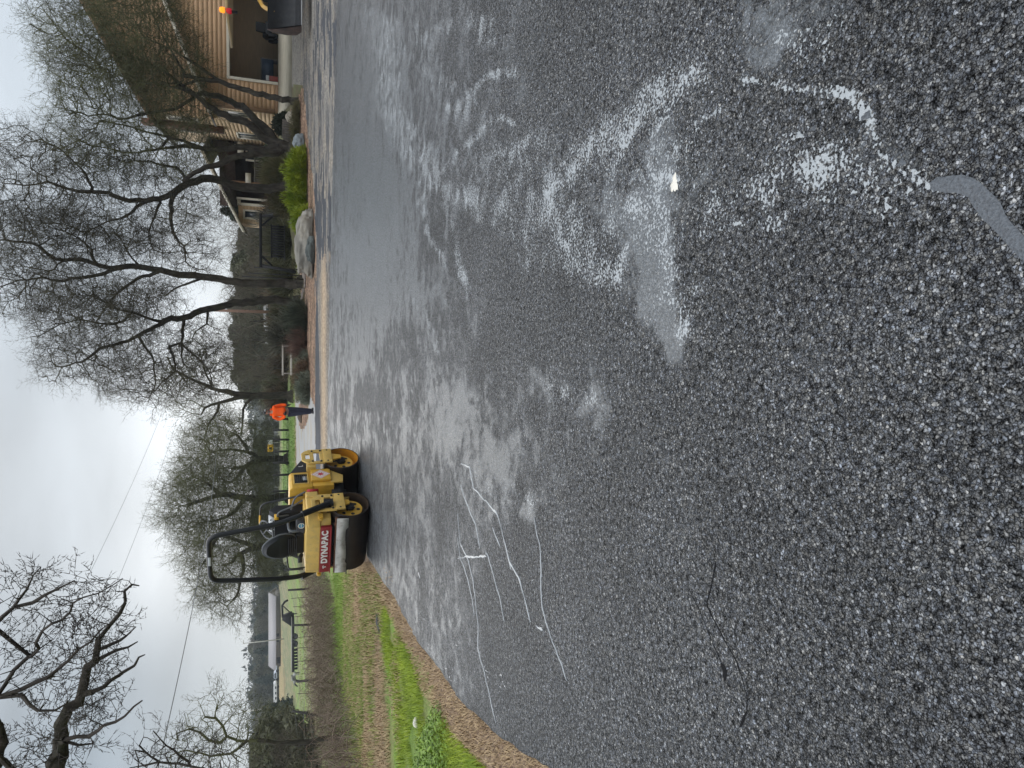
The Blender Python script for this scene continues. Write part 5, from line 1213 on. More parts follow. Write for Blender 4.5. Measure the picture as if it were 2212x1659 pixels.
# ---------------------------------------------------------------- loader at the right edge
def loader():
    O = np.array([14.05, 27.0, 0]); O[2] = g(O[0], O[1])
    o = empty('tractor_loader', O, 'yellow tractor loader with black bucket and amber beacon at the right edge', 'loader')
    def P(G, n, m, par=o, **k): return G.link(n, m, par, **k)
    z0 = .66 - O[2]
    G = Geo(); t = .02     # bucket: curved back, two side plates, open to the viewer's left front
    pr = [(-.62, 0), (-.1, .02), (.18, .18), (.30, .50), (.28, .95), (.12, 1.20)]
    pr2 = [(a - .03 if i else a, b + (.03 if i < 3 else 0)) for i, (a, b) in enumerate(pr)]
    G.prism([(a, b + z0) for a, b in pr] + [(a, b + z0) for a, b in reversed(pr2)], 'x', -.78, 1.5)
    bk = P(G, 'bucket', mat('worn_black_bucket', (.012, .013, .016), rough=.55, var=.5, vscale=4, dirt=(.05, .045, .04), dscale=5), bevel=.004)
    for x in (-.80, 1.5):
        G = Geo(); G.prism([(-.55, z0), (-.1, z0 - .01), (.2, z0 + .15), (.32, z0 + .5), (.30, z0 + .97), (.12, z0 + 1.22), (-.1, z0 + .75)], 'x', x, x + .025); P(G, 'bucket_side', mat('scuffed_side', (.05, .03, .025), rough=.6, var=.5, vscale=6), bk, bevel=.004)
    G = Geo(); G.box(-.80, 1.52, -.66, -.60, z0 - .02, z0 + .01); P(G, 'cutting_edge', metal, bk)
    ly = mat('loader_yellow', (.62, .36, .08), rough=.45, var=.1, dirt=(.3, .2, .1), dscale=3)
    for x in (-.05, 1.2):
        G = Geo(); G.tube([(x, .30, z0 + .95), (x + .25, .45, z0 + 1.35), (x + 1.5, 1.6, z0 + 1.75)], .09, 4); P(G, 'lift_arm', ly, bevel=.01)
        G = Geo(); G.tube([(x + .2, .4, z0 + .45), (x + .8, .8, z0 + .95)], .05, 10); G.tube([(x + .7, .7, z0 + .85), (x + 1.5, 1.5, z0 + 1.3)], .075, 10); P(G, 'hydraulic_ram', metal, smooth=True)
    G = Geo(); G.box(1.9, 2.8, 1.2, 2.8, .6, 1.35); P(G, 'engine_hood', ly, bevel=.05)
    G = Geo(); G.box(1.8, 2.9, 2.0, 4.2, .5, 1.1); P(G, 'chassis', blackm)
    for x in (2.0, 3.0):
        for y in (1.9, 3.4):
            G = Geo(); G.box(x - .04, x + .04, y - .04, y + .04, 1.1, 2.9); P(G, 'cab_post', blackp)
    G = Geo(); G.box(-.10, 3.2, .42, 3.6, 2.93, 3.03); P(G, 'cab_roof', mat('roof_tan', (.45, .33, .16), rough=.5), bevel=.02)
    for k, (m, nm) in enumerate(((mat('amber_lens', (.95, .30, .02), rough=.25), 'amber_lamp'), (mat('red_lens', (.45, .01, .02), rough=.25), 'red_lamp'))):
        m.node_tree.nodes['Principled BSDF'].inputs['Emission Color'].default_value = ((1, .28, .01, 1), (.5, .0, .02, 1))[k]; m.node_tree.nodes['Principled BSDF'].inputs['Emission Strength'].default_value = (1.2, .25)[k]
        G = Geo(); G.lathe([(0, 0), (0, .09), (.06, .11), (.16, .09), (.20, 0)], 'z', 20, (-.17 + .0 * k, .45, (2.90, 2.66)[k] + .14)); P(G, nm, m, smooth=True)
    G = Geo(); G.box(-.19, -.12, .45, .55, 2.6, 3.0); P(G, 'lamp_bracket', blackm)
    for sx in (1.9, 3.3):
        for sy, r in ((1.4, .42), (3.3, .62)):
            G = Geo(); G.lathe([(sx - .16, r * .5), (sx - .16, r * .92), (sx - .10, r), (sx + .10, r), (sx + .16, r * .92), (sx + .16, r * .5)], 'x', 28, (0, sy, r)); w = P(G, 'tyre', blackm, smooth=True)
            G = Geo(); G.lathe([(sx - .12, 0), (sx - .12, r * .5)], 'x', 24, (0, sy, r)); P(G, 'rim', ly, w)
loader()

# ---------------------------------------------------------------- plants
def blades(n, base, h, w, lean, droop=.3, r=None):
    """curved triangular blades: base points, heights, widths, directions -> verts, tris"""
    r = r or rng
    az = r.uniform(0, 2 * math.pi, n); d = np.stack([np.cos(az), np.sin(az), 0 * az], -1)
    s = np.stack([-np.sin(az + r.uniform(-1, 1, n)), np.cos(az + r.uniform(-1, 1, n)), 0 * az], -1) * w[:, None] / 2
    up = np.array([0, 0, 1.])
    mid = base + d * (lean * .35 * h)[:, None] + up * (h * .62)[:, None]
    tip = base + d * (lean * h)[:, None] + up * (h * (1 - droop * lean))[:, None]
    V = np.stack([base - s, base + s, mid + s * .8, mid - s * .8, tip], 1).reshape(-1, 3)
    b = (np.arange(n) * 5)[:, None]
    return V, b + np.array([[0, 1, 2, 3]]), b + np.array([[3, 2, 4]])
def leafmat(name, c, c2, vscale=3., rough=.6, trans=.0, rnd=0.):
    return mat(name, c, c2=c2, vscale=vscale, rough=rough, spec=.25, obj_rand=rnd)
def mound(name, label, cat, ctr, rx, ry, h, n, m, blade=.10, w=.006, group=None, lean=.5, seed=1, core=None, stemm=None, upright=.5, lobes=6, parts='foliage'):
    """bush of many fine blades springing from a lumpy mound"""
    r = np.random.default_rng(seed)
    o = empty(name, ctr, label, cat, group)
    L = [(0, 0, 0, 1.)] + [(r.uniform(-.6, .6), r.uniform(-.6, .6), r.uniform(-.05, .35), r.uniform(.35, .6)) for _ in range(lobes)]
    pts, dirs = [], []
    for k, (lx, ly, lz, s) in enumerate(L):
        m_ = int(n * s / sum(l[3] for l in L)); d = r.normal(0, 1, (m_, 3)); d[:, 2] = np.abs(d[:, 2]) - .15; d /= np.linalg.norm(d, axis=1, keepdims=True)
        q = (r.uniform(0, 1, m_) ** .3)[:, None] * .9
        lump = 1 + .22 * np.sin(d[:, :1] * 5 + seed) * np.cos(d[:, 1:2] * 6 + k)
        p = np.array([lx, ly, lz]) + d * q * s * lump; pts.append(p * [rx, ry, h]); dirs.append(d)
    B = np.concatenate(pts); D = np.concatenate(dirs); B[:, 2] = np.maximum(B[:, 2], .01)
    D = D + [0, 0, upright] + r.normal(0, .45, D.shape); D /= np.linalg.norm(D, axis=1, keepdims=True)
    n = len(B); bl = blade * r.uniform(.5, 1.3, n); s = np.cross(D, r.normal(0, 1, D.shape)); s /= np.linalg.norm(s, axis=1, keepdims=True) + 1e-9; s *= (w * r.uniform(.6, 1.3, n))[:, None]
    T = B + D * bl[:, None]; V = np.stack([B - s * .5, B + s * .5, (B + T) / 2 + s * .7, T, (B + T) / 2 - s * .7], 1).reshape(-1, 3)
    b = (np.arange(n) * 5)[:, None]
    link(parts, mesh_np(parts, V, b + np.array([[0, 1, 2, 4]]), b + np.array([[4, 2, 3]])), m, o)
    P0, P1 = np.zeros((26, 3)), B[r.integers(0, n, 26)]; V, Q = segs(P0, P1, np.full(26, .018 * h), np.full(26, .005), 4)
    link('stems', mesh_np('stems', V, Q), stemm or bark, o)
    return o
jun = mat('yellow_green_needles', (.10, .15, .008), c2=(.27, .32, .022), vscale=2.2, rough=.6, spec=.2)
def onground(X, Y, dz=0.): p = gpt(X, Y); p[2] += dz; return tuple(p)
def atg(X, Y, d): p = at(X, Y, d); return (p[0], d, float(g(p[0], d)))
mound('juniper_shrub', 'big rounded yellow-green shrub at the foot of the forked oak', 'shrub', onground(661, 372), 1.0, .75, .92, 15000, jun, blade=.17, w=.016, seed=1, lobes=8)
mound('juniper_shrub', 'yellow-green shrub between the big one and the black swing', 'shrub', onground(661, 428), .95, .7, .88, 13000, jun, blade=.17, w=.016, seed=2, lobes=8)
mound('juniper_shrub', 'medium yellow-green shrub just right of the black swing', 'shrub', (*atg(652, 478, 27.4)[:2], atg(652, 478, 27.4)[2] + .1), .62, .5, .68, 7000, jun, blade=.15, w=.015, seed=3)
mound('juniper_shrub', 'low yellow-green shrub tucked behind the long boulder', 'shrub', (*atg(645, 550, 27.2)[:2], atg(645, 550, 27.2)[2] + .12), .72, .45, .42, 7000, jun, blade=.14, w=.015, seed=4)
sage = mat('grey_green_leaves', (.10, .115, .085), c2=(.20, .215, .165), vscale=3, rough=.8, spec=.15)
oliveb = mat('olive_brown_leaves', (.075, .075, .035), c2=(.14, .12, .06), vscale=3, rough=.85, spec=.15)
rustb = mat('rusty_twigs', (.10, .060, .048), c2=(.19, .12, .095), vscale=3, rough=.85, spec=.1)
darkg = mat('dark_evergreen_leaves', (.030, .038, .026), c2=(.085, .095, .065), vscale=3, rough=.7, spec=.2)
dryg = mat('dry_grass_blades', (.22, .17, .09), c2=(.32, .26, .14), vscale=2, rough=.8, spec=.1)
mound('lavender_shrub', 'rounded grey-green shrub at the left end of the mulch bed', 'shrub', onground(669, 836), .75, .6, .62, 7000, sage, blade=.14, w=.010, seed=5)
mound('lavender_shrub', 'grey-green shrub right of the rounded one in the bed', 'shrub', onground(664, 790), .7, .55, .50, 6000, sage, blade=.13, w=.010, seed=6)
mound('low_shrub', 'flat olive shrub in front of the reddish bush', 'shrub', onground(660, 745), .8, .5, .38, 5000, oliveb, blade=.12, w=.009, seed=7)
mound('rust_bush', 'reddish twiggy bush behind the low olive shrub', 'bush', atg(646, 742, 30.5), .7, .5, 1.0, 2200, rustb, blade=.36, w=.006, seed=8, upright=1.2)
mound('brown_bush', 'rust-brown bush left of the grey-green shrubs', 'bush', atg(652, 806, 29.5), .6, .5, .72, 3500, mat('brown_leaves', (.10, .055, .035), c2=(.17, .11, .06), vscale=4, rough=.85), blade=.15, w=.009, seed=9)
mound('yellow_bush', 'small yellowish bush behind the worker', 'bush', atg(650, 852, 29.5), .42, .4, .5, 2500, mat('yellow_green_leaves', (.20, .21, .04), c2=(.30, .27, .08), vscale=4, rough=.8), blade=.13, w=.010, seed=10)
mound('dark_bush', 'dark spiky evergreen bush left of the middle oak trunk', 'bush', atg(641, 690, 30.5), .75, .6, 1.05, 2600, darkg, blade=.42, w=.012, seed=11, upright=.9)
mound('dark_bush', 'second dark spiky bush beside the reddish bush', 'bush', atg(641, 715, 30.8), .55, .5, .85, 1500, darkg, blade=.36, w=.012, seed=12, upright=.8)
mound('ornamental_grass', 'dry tan grass clump in front of the porch', 'grass clump', atg(612, 375, 34), .8, .5, 1.3, 3200, mat('tan_green_blades', (.14, .14, .065), c2=(.24, .21, .10), vscale=3, rough=.8), blade=.55, w=.012, seed=13, upright=1.6)
mound('porch_shrub', 'green shrub at the foot of the porch railing', 'shrub', atg(606, 345, 35), .8, .6, 1.3, 5200, mat('mid_green_leaves', (.05, .085, .03), c2=(.10, .13, .05), vscale=3, rough=.7), blade=.13, w=.03, seed=14)
mound('porch_shrub', 'grey-green shrub beneath the left end of the porch', 'shrub', atg(622, 430, 34), 1.1, .6, 1.35, 5200, oliveb, blade=.16, w=.02, seed=15)
mound('dark_plant', 'dark leafy plant by the planter at the garage side', 'plant', atg(616, 268, 33.0), .5, .4, .85, 2600, darkg, blade=.16, w=.05, seed=16)
mound('olive_shrub', 'low brownish shrub between the leaning oak and the forked oak', 'shrub', atg(636, 268, 30), 1.1, .5, .42, 5000, oliveb, blade=.14, w=.012, seed=17)
# planter and pale stones by the garage corner
G = Geo(); G.box(-.42, .42, -.3, .3, 0, .42); pl = empty('wooden_planter', atg(622, 284, 32.4), 'weathered slatted wooden planter box by the garage corner', 'planter')
for k in range(8):
    G = Geo(); G.box(-.42 + k * .106, -.33 + k * .106, -.31, -.28, 0, .44); G.link('slat', woodg, pl)
G = Geo(); G.box(-.42, .42, -.28, .28, .0, .40); G.link('box', woodg, pl)

def rock(name, label, ctr, sx, sy, sz, m, seed=0, sub=5, amp=.28, rotz=0.):
    bm = bmesh.new(); bmesh.ops.create_icosphere(bm, subdivisions=sub, radius=1)
    from mathutils import noise
    off = Vector((seed * 3.1, seed * 1.7, seed))
    for v in bm.verts:
        p = v.co.copy(); n = noise.fractal(p * 1.1 + off, 1.0, 2.0, 5) * amp + noise.fractal(p * 4 + off, 1, 2, 4) * amp * .22
        c = noise.cell(p * 1.6 + off) * amp * .35
        v.co = p * (1 + n + c * .5); v.co.x *= sx; v.co.y *= sy; v.co.z *= sz
        if v.co.z < -sz * .25: v.co.z = -sz * .25 + (v.co.z + sz * .25) * .2
    me = bpy.data.meshes.new(name); bm.to_mesh(me); bm.free()
    me.polygons.foreach_set("use_smooth", np.ones(len(me.polygons), bool))
    o = link(name, me, m, loc=ctr); o.rotation_euler = (0, 0, rotz); o['label'] = label; o['category'] = 'rock'; return o
gran = mat('lichen_granite', (.16, .15, .13), c2=(.30, .28, .24), vscale=1.6, rough=.9, bump=.8, bscale=9, dirt=(.12, .095, .06), dscale=1.8, damt=.8, detail=8)
bluer = mat('blue_grey_rock', (.14, .16, .17), c2=(.25, .28, .29), vscale=2.5, rough=.85, bump=.8, bscale=9, detail=8)
c = gpt(678, 520); rock('boulder', 'long low grey boulder with brown lichen lying in the mulch bed', (c[0], c[1] + .35, c[2] + .18), 1.18, .5, .50, gran, 3, rotz=-.05)
c = gpt(680, 543); rock('rock', 'dark green-grey slab leaning at the foot of the boulder', (c[0], c[1] - .02, c[2] + .08), .52, .2, .24, mat('dark_slate', (.07, .08, .075), var=.3, vscale=3, rough=.85, bump=.6), 5)
c = gpt(657, 308); rock('rock', 'blue-grey angular rock right of the big yellow-green shrub', (c[0], c[1], c[2] + .12), .36, .28, .32, bluer, 8, rotz=.3)
c = gpt(652, 897); rock('rock', 'small brown rock on the mulch tongue left of the worker', (c[0], c[1], c[2] + .05), .34, .25, .16, mat('brown_rock', (.10, .075, .055), var=.3, vscale=4, rough=.9, bump=.6), 6)
for k, (X, Y, s, lab) in enumerate(((612, 352, .22, 'pale round stone beside the big yellow-green shrub'), (616, 388, .26, 'pale stone half hidden behind the shrub'), (608, 252, .30, 'pale stone at the corner of the garage'))):
    c = atg(X + 8, Y, 31.5); rock('stone', lab, (c[0], c[1], c[2] + .12), s, s * .7, s * .8, mat('pale_stone', (.42, .37, .30), var=.15, rough=.85, bump=.3), 9 + k, sub=3)
# low edging of tan stones in front of the two oaks
for k in range(16):
    Y = 575 + k * 10.5; X = 656 + 5 * math.sin(k * .5) + (k > 9) * 2; c = gpt(X, Y)
    s = rng.uniform(.09, .17); o_ = rock('edging_stone', 'tan edging stone in the low broken row by the two oaks', (c[0], c[1], c[2] + .03), s * 1.3, s * .7, s * .7, stonem, 20 + k, sub=2, rotz=rng.uniform(-.6, .6)); o_['group'] = 'tan edging stones by the oaks'; o_['label'] = 'tan edging stone in the low broken row by the two oaks, ' + ('first', 'second', 'third', 'fourth', 'fifth', 'sixth', 'seventh', 'eighth', 'ninth', 'tenth', 'eleventh', 'twelfth', 'thirteenth', 'fourteenth', 'fifteenth', 'sixteenth')[k] + ' from the right'

# ---------------------------------------------------------------- garden swing
def swing():
    c = atg(640, 525, 37.); o = empty('garden_swing', c, 'black wooden garden swing with slatted bench under a timber frame', 'garden swing', rotz=rad(-6))
    top = float(at(560, 525, 37.)[2] - c[2]); hw = 1.24
    def P(G, n, par=o, **k): return G.link(n, blackw, par, **k)
    G = Geo(); G.box(-hw - .12, hw + .12, -.07, .07, top - .14, top); P(G, 'top_beam')
    for s in (-1, 1):
        for y in (-.55, .55):
            G = Geo(); G.tube([(s * hw, y * .12, top - .14), (s * (hw + .25), y, -.1)], .065, 4); P(G, 'leg')
        G = Geo(); G.tube([(s * hw, 0, top - .62), (s * (hw - .48), 0, top - .12)], .05, 4); P(G, 'brace')
        G = Geo(); G.tube([(s * (hw + .13), -.32, .75), (s * (hw + .13), .32, .75)], .05, 4); P(G, 'crossbar')
        G = Geo(); G.tube([(s * .78, -.05, .62), (s * .80, 0, top - .1)], .012, 6); P(G, 'chain')
    G = Geo(); G.box(-.84, .84, -.1, .42, .42, .47); b = P(G, 'bench')
    for k in range(13):
        x = -.80 + k * .125; G = Geo(); G.box(x, x + .10, -.14, -.105, .48, 1.06); P(G, 'bench_slat', b)
    G = Geo(); G.box(-.85, .85, -.16, -.10, 1.06, 1.12); P(G, 'bench_rail', b)
    for s in (-.82, .82): G = Geo(); G.box(s - .03, s + .03, -.42, .3, .74, .79); P(G, 'armrest', b)
swing()
# ================================================================ WORKER
def skin_body(name, joints, edges, m, parent, sub=2, root=0):
    bm = bmesh.new(); vs = [bm.verts.new(p) for p, _ in joints]
    for a, b in edges: bm.edges.new((vs[a], vs[b]))
    me = bpy.data.meshes.new(name); bm.to_mesh(me); bm.free()
    o = link(name, me, None, parent)
    md = o.modifiers.new('s', 'SKIN'); md.use_smooth_shade = True; md.branch_smoothing = .6
    for i, (_, r) in enumerate(joints): me.skin_vertices[0].data[i].radius = (r if isinstance(r, tuple) else (r, r))
    me.skin_vertices[0].data[root].use_root = True
    o.modifiers.new('u', 'SUBSURF').levels = sub
    dg = bpy.context.evaluated_depsgraph_get(); me2 = bpy.data.meshes.new_from_object(o.evaluated_get(dg)); o.modifiers.clear(); o.data = me2; me2.name = name; me2.materials.clear(); me2.materials.append(m)
    return o
hiv = mat('orange_hoodie', (.86, .085, .008), c2=(.95, .13, .015), vscale=6, rough=.75, bump=.8, bscale=7, spec=.2)
navy = mat('navy_work_trousers', (.012, .014, .030), c2=(.022, .025, .048), vscale=6, rough=.8, bump=.6, bscale=9)
skinm = mat('skin', (.42, .22, .15), rough=.55, var=.08)
beard = mat('grey_beard', (.20, .16, .14), rough=.9, var=.3, vscale=30, bump=.6, bscale=60)
def worker():
    X, Y, d = 678, 893 - 4, 26.9
    p = at(X, Y, d); o = empty('person', (p[0], p[1], float(g(p[0], p[1]))), 'worker in orange hooded jacket, navy trousers and dark cap standing by the driveway', 'person', rotz=rad(10))
    H = 1.78
    J = [((0, .01, .95), .10), ((0, .0, 1.12), (.12, .09)), ((0, -.01, 1.30), (.14, .10)), ((0, .0, 1.43), (.11, .085)), ((0, .005, 1.52), .055), ((0, -.015, 1.60), .058),
         ((.085, .01, .90), .075), ((.075, -.02, .50), .055), ((.05, .03, .12), .038), ((.052, -.02, .06), .030),
         ((-.085, .01, .90), .075), ((-.06, -.04, .50), .055), ((-.02, -.02, .12), .038), ((-.022, -.07, .06), .030)]
    E = [(0, 1), (1, 2), (2, 3), (3, 4), (4, 5), (0, 6), (6, 7), (7, 8), (8, 9), (0, 10), (10, 11), (11, 12), (12, 13)]
    body = skin_body('body', J, E, skinm, o)
    # trousers
    J = [((0, .01, 1.02), (.17, .13)), ((.085, .01, .88), .122), ((.08, -.015, .52), .092), ((.05, .02, .16), .080), ((.05, .02, .05), .080), ((-.085, .01, .88), .122), ((-.062, -.035, .52), .092), ((-.02, -.02, .16), .080), ((-.02, -.02, .05), .080)]
    skin_body('trousers', J, [(0, 1), (1, 2), (2, 3), (3, 4), (0, 5), (5, 6), (6, 7), (7, 8)], navy, o)
    # hoodie, loose; arms: his right hand in the pouch, left arm hanging
    J = [((0, -.01, .965), (.215, .168)), ((0, -.015, 1.14), (.190, .15)), ((0, -.01, 1.30), (.195, .145)), ((0, .0, 1.43), (.15, .12)), ((0, .01, 1.50), (.085, .085)),
         ((.19, .0, 1.42), .080), ((.265, .03, 1.16), .066), ((.25, -.05, .96), .058),
         ((-.19, .0, 1.42), .080), ((-.275, .02, 1.20), .070), ((-.20, -.10, 1.03), .060), ((-.14, -.14, 1.03), .05)]
    skin_body('hooded_jacket', J, [(0, 1), (1, 2), (2, 3), (3, 4), (3, 5), (5, 6), (6, 7), (3, 8), (8, 9), (9, 10), (10, 11)], hiv, o)
    G = Geo(); G.tube(fillet([(.10, -.02, 1.50), (.10, .09, 1.51), (-.10, .09, 1.51), (-.10, -.02, 1.50)], .06), .045, 8); G.link('hood', hiv, o, smooth=True)
    # head
    bm = bmesh.new(); bmesh.ops.create_uvsphere(bm, u_segments=24, v_segments=18, radius=1)
    for v in bm.verts:
        x, y, z = v.co; s = 1 - .18 * max(0, -z) ; v.co = (x * .078 * s, y * .097 * s, z * .118)
        if y < -.6 and abs(x) < .3 and -.35 < z < .15: v.co.y -= .022 * (1 - abs(x) / .3)
    me = bpy.data.meshes.new('head'); bm.to_mesh(me); bm.free(); hd = link('head', me, skinm, o); hd.location = (0, -.02, 1.675); hd.rotation_euler = (rad(12), 0, rad(28))
    me.polygons.foreach_set("use_smooth", np.ones(len(me.polygons), bool))
    def onhead(G, n, m, **k): q = G.link(n, m, hd, **k); return q
    G = Geo(); G.lathe([(.030, .101), (.06, .098), (.095, .075), (.115, .035), (.12, 0)], 'z', 24, (0, 0, 0)); c_ = onhead(G, 'cap', blackm, smooth=True); c_.scale = (.86, 1.02, 1)
    G = Geo(); G.prism([(-.062, -.085), (.062, -.085), (.050, -.155), (.025, -.172), (-.025, -.172), (-.05, -.155)], 'z', .030, .037); onhead(G, 'cap_brim', blackm, bevel=.002)
    G = Geo(); G.box(-.045, .045, -.108, -.09, .045, .085); onhead(G, 'cap_patch', mat('cap_patch_grey', (.5, .5, .48), rough=.8))
    G = Geo(); G.lathe([(-.125, .0), (-.118, .035), (-.085, .062), (-.045, .070), (-.02, .06)], 'z', 16, (0, -.035, 0)); onhead(G, 'beard', beard, smooth=True)
    for s in (-1, 1):
        G = Geo(); G.lathe([(-.004, 0), (-.003, .011), (.002, .012)], 'y', 10, (s * .030, -.094, .012)); onhead(G, 'eye', mat('eye_dark%d' % s, (.05, .04, .035), rough=.3))
        G = Geo(); G.lathe([(s * .072, .012), (s * .082, .022), (s * .086, .016), (s * .08, 0)], 'x', 12, (0, .01, -.01)); onhead(G, 'ear', skinm, smooth=True)
    G = Geo(); G.box(-.02, .02, -.104, -.098, -.058, -.050); onhead(G, 'mouth', mat('lips', (.3, .12, .1), rough=.6))
    # hands: left hanging in a dark glove, right at the pouch
    def hand(name, wr, dirv, thumb, m, curl):
        wr = Vector(wr); f = Vector(dirv).normalized(); t = Vector(thumb).normalized(); nrm_ = f.cross(t)
        G = Geo(); G.tube([wr, wr + f * .045, wr + f * .095], [.030, .040, .036], 10)
        for k, ln in enumerate((.068, .078, .073, .056)):
            b = wr + f * .088 + t * (.027 - .018 * k); q1 = b + f * ln * .5 + nrm_ * curl * .01; q2 = q1 + (f * .7 + nrm_ * curl).normalized() * ln * .5
            G.tube([b, q1, q2], [.0105, .010, .007], 7)
        b = wr + f * .03 + t * .032; G.tube([b, b + (f * .6 + t * .7).normalized() * .035, b + (f + t * .4).normalized() * .068], [.013, .011, .008], 7)
        return G.link(name, m, o, smooth=True)
    hand('hand', (.25, -.055, .955), (.0, -.15, -1), (0, -1, .1), blackm, -.5); hand('hand', (-.15, -.14, 1.03), (1, -.1, -.25), (0, -.1, 1), blackm, .4)
    for (x, y, rz) in ((.052, -.01, rad(8)), (-.022, -.05, rad(-12))):
        G = Geo(); G.prism([(-.19, .0), (-.20, .035), (-.16, .060), (-.06, .085), (-.03, .13), (.055, .13), (.075, .05), (.072, 0)], 'x', -.047, .047); b = G.link('boot', blackm, o, bevel=.015, smooth=True); b.location = (x, y + .03, 0); b.rotation_euler = (0, 0, rz)
worker()

# ================================================================ LEFT VERGE: grass, straw, brambles
def scatter_px(n, poly_fn, Xr, Yr, r, seed=0):
    """random ground points whose picture position satisfies poly_fn; even density on the ground"""
    out = []
    c = [gpt(X, Y) for X in Xr for Y in Yr]; c = np.array(c); x0, x1, y0, y1 = c[:, 0].min(), c[:, 0].max(), c[:, 1].min(), c[:, 1].max()
    tot = 0
    for _ in range(60):
        m = n * 2; y = np.sqrt(r.uniform((y0 * .9) ** .9, (y1 * 1.05) ** .9, m)) ** (2 / .9); x = r.uniform(x0, x1, m)
        z = ground_z(x, y); Xp, Yp, _ = proj(np.stack([x, y, z], -1)); ok = poly_fn(Xp, Yp, x, y)
        out.append(np.stack([x, y, z], -1)[ok]); tot += ok.sum()
        if tot >= n: break
    return np.concatenate(out)[:n]
def rbound(Y): return ipl(Y, [1302, 1316, 1381, 1425, 1479, 1507, 1600, 1659, 1750], [823, 842, 875, 897, 913, 930, 1000, 1060, 1150])
def lbound(Y): return ipl(Y, [1302, 1398, 1479, 1548, 1659, 1750], [822, 829, 845, 856, 861, 866])
r = np.random.default_rng(77)
gl = mat('bright_grass', (.15, .22, .018), c2=(.38, .47, .045), vscale=5, rough=.55, spec=.25)
gl2 = mat('meadow_grass', (.13, .21, .035), c2=(.28, .33, .075), vscale=1.5, rough=.6, spec=.2)
strw = mat('straw', (.26, .18, .10), c2=(.48, .36, .22), vscale=8, rough=.75, spec=.15)
def grass_stuff(name, P, h0, h1, w0, w1, lean0, lean1, m, droop=.3):
    n = len(P); V, Q, T = blades(n, P, r.uniform(h0, h1, n), r.uniform(w0, w1, n), r.uniform(lean0, lean1, n), droop, r)
    link(name, mesh_np(name, V, Q, T), m, kind='stuff')
def patchy(x, y, s=2.2, thr=-.25, seed=90): return fbm(x, y, s, seed) > thr
P = scatter_px(62000, lambda X, Y, x, y: (Y > 1298) & (X < rbound(Y) + 6 * fbm(x, y, 3, 91)) & (X > lbound(Y) + 3) & patchy(x, y), (820, 1150), (1300, 1760), r)
grass_stuff('verge_grass', P, .03, .12, .002, .005, .2, 1.0, gl)
P = scatter_px(34000, lambda X, Y, x, y: (Y > 1235) & (Y < 1760) & (X < 830) & (X > 722) & ((fbm(x, y, 1.2, 92) > -.05) | ((X < 770) & (X > 728))), (722, 850), (1235, 1760), r)
grass_stuff('meadow_grass', P, .05, .16, .004, .009, .2, 1., gl2)
P = scatter_px(26000, lambda X, Y, x, y: (Y > 1215) & (Y < 1760) & (X < 870) & (X > 745) & (fbm(x, y, 1.2, 93) > -.25), (745, 870), (1215, 1760), r)
grass_stuff('dry_straw', P, .04, .14, .004, .010, .6, 1.4, strw, droop=.6)
def verge(X, Y, x, y): return (y - yfar(x / y) > .03) & (X > np.where(Y > 1300, rbound(Y) - 6, 770)) & (Y > 1215)
P = scatter_px(30000, verge, (770, 1190), (1215, 1760), r)
grass_stuff('straw_litter', P, .015, .07, .003, .007, .9, 1.8, strw, droop=.75)
P = scatter_px(9000, lambda X, Y, x, y: (Y > 1240) & (X < 722) & (X > 648) & (fbm(x, y, .5, 94) > .0), (648, 722), (1240, 1700), r)
grass_stuff('pasture_grass', P, .10, .28, .012, .03, .2, 1., gl2)
P = scatter_px(7000, lambda X, Y, x, y: (Y > 880) & (Y < 1120) & (X < 640) & (X > 612), (612, 640), (880, 1120), r)
grass_stuff('lawn_grass', P, .05, .12, .02, .04, .2, 1., mat('lawn_grass', (.13, .22, .04), c2=(.20, .30, .07), vscale=.6, rough=.7))
P = scatter_px(5000, lambda X, Y, x, y: (Y > 560) & (Y < 870) & (X < 660) & (X > 628) & (fbm(x, y, .8, 96) > -.2), (628, 660), (560, 870), r)
grass_stuff('garden_groundcover', P, .06, .18, .02, .04, .2, 1.1, oliveb)
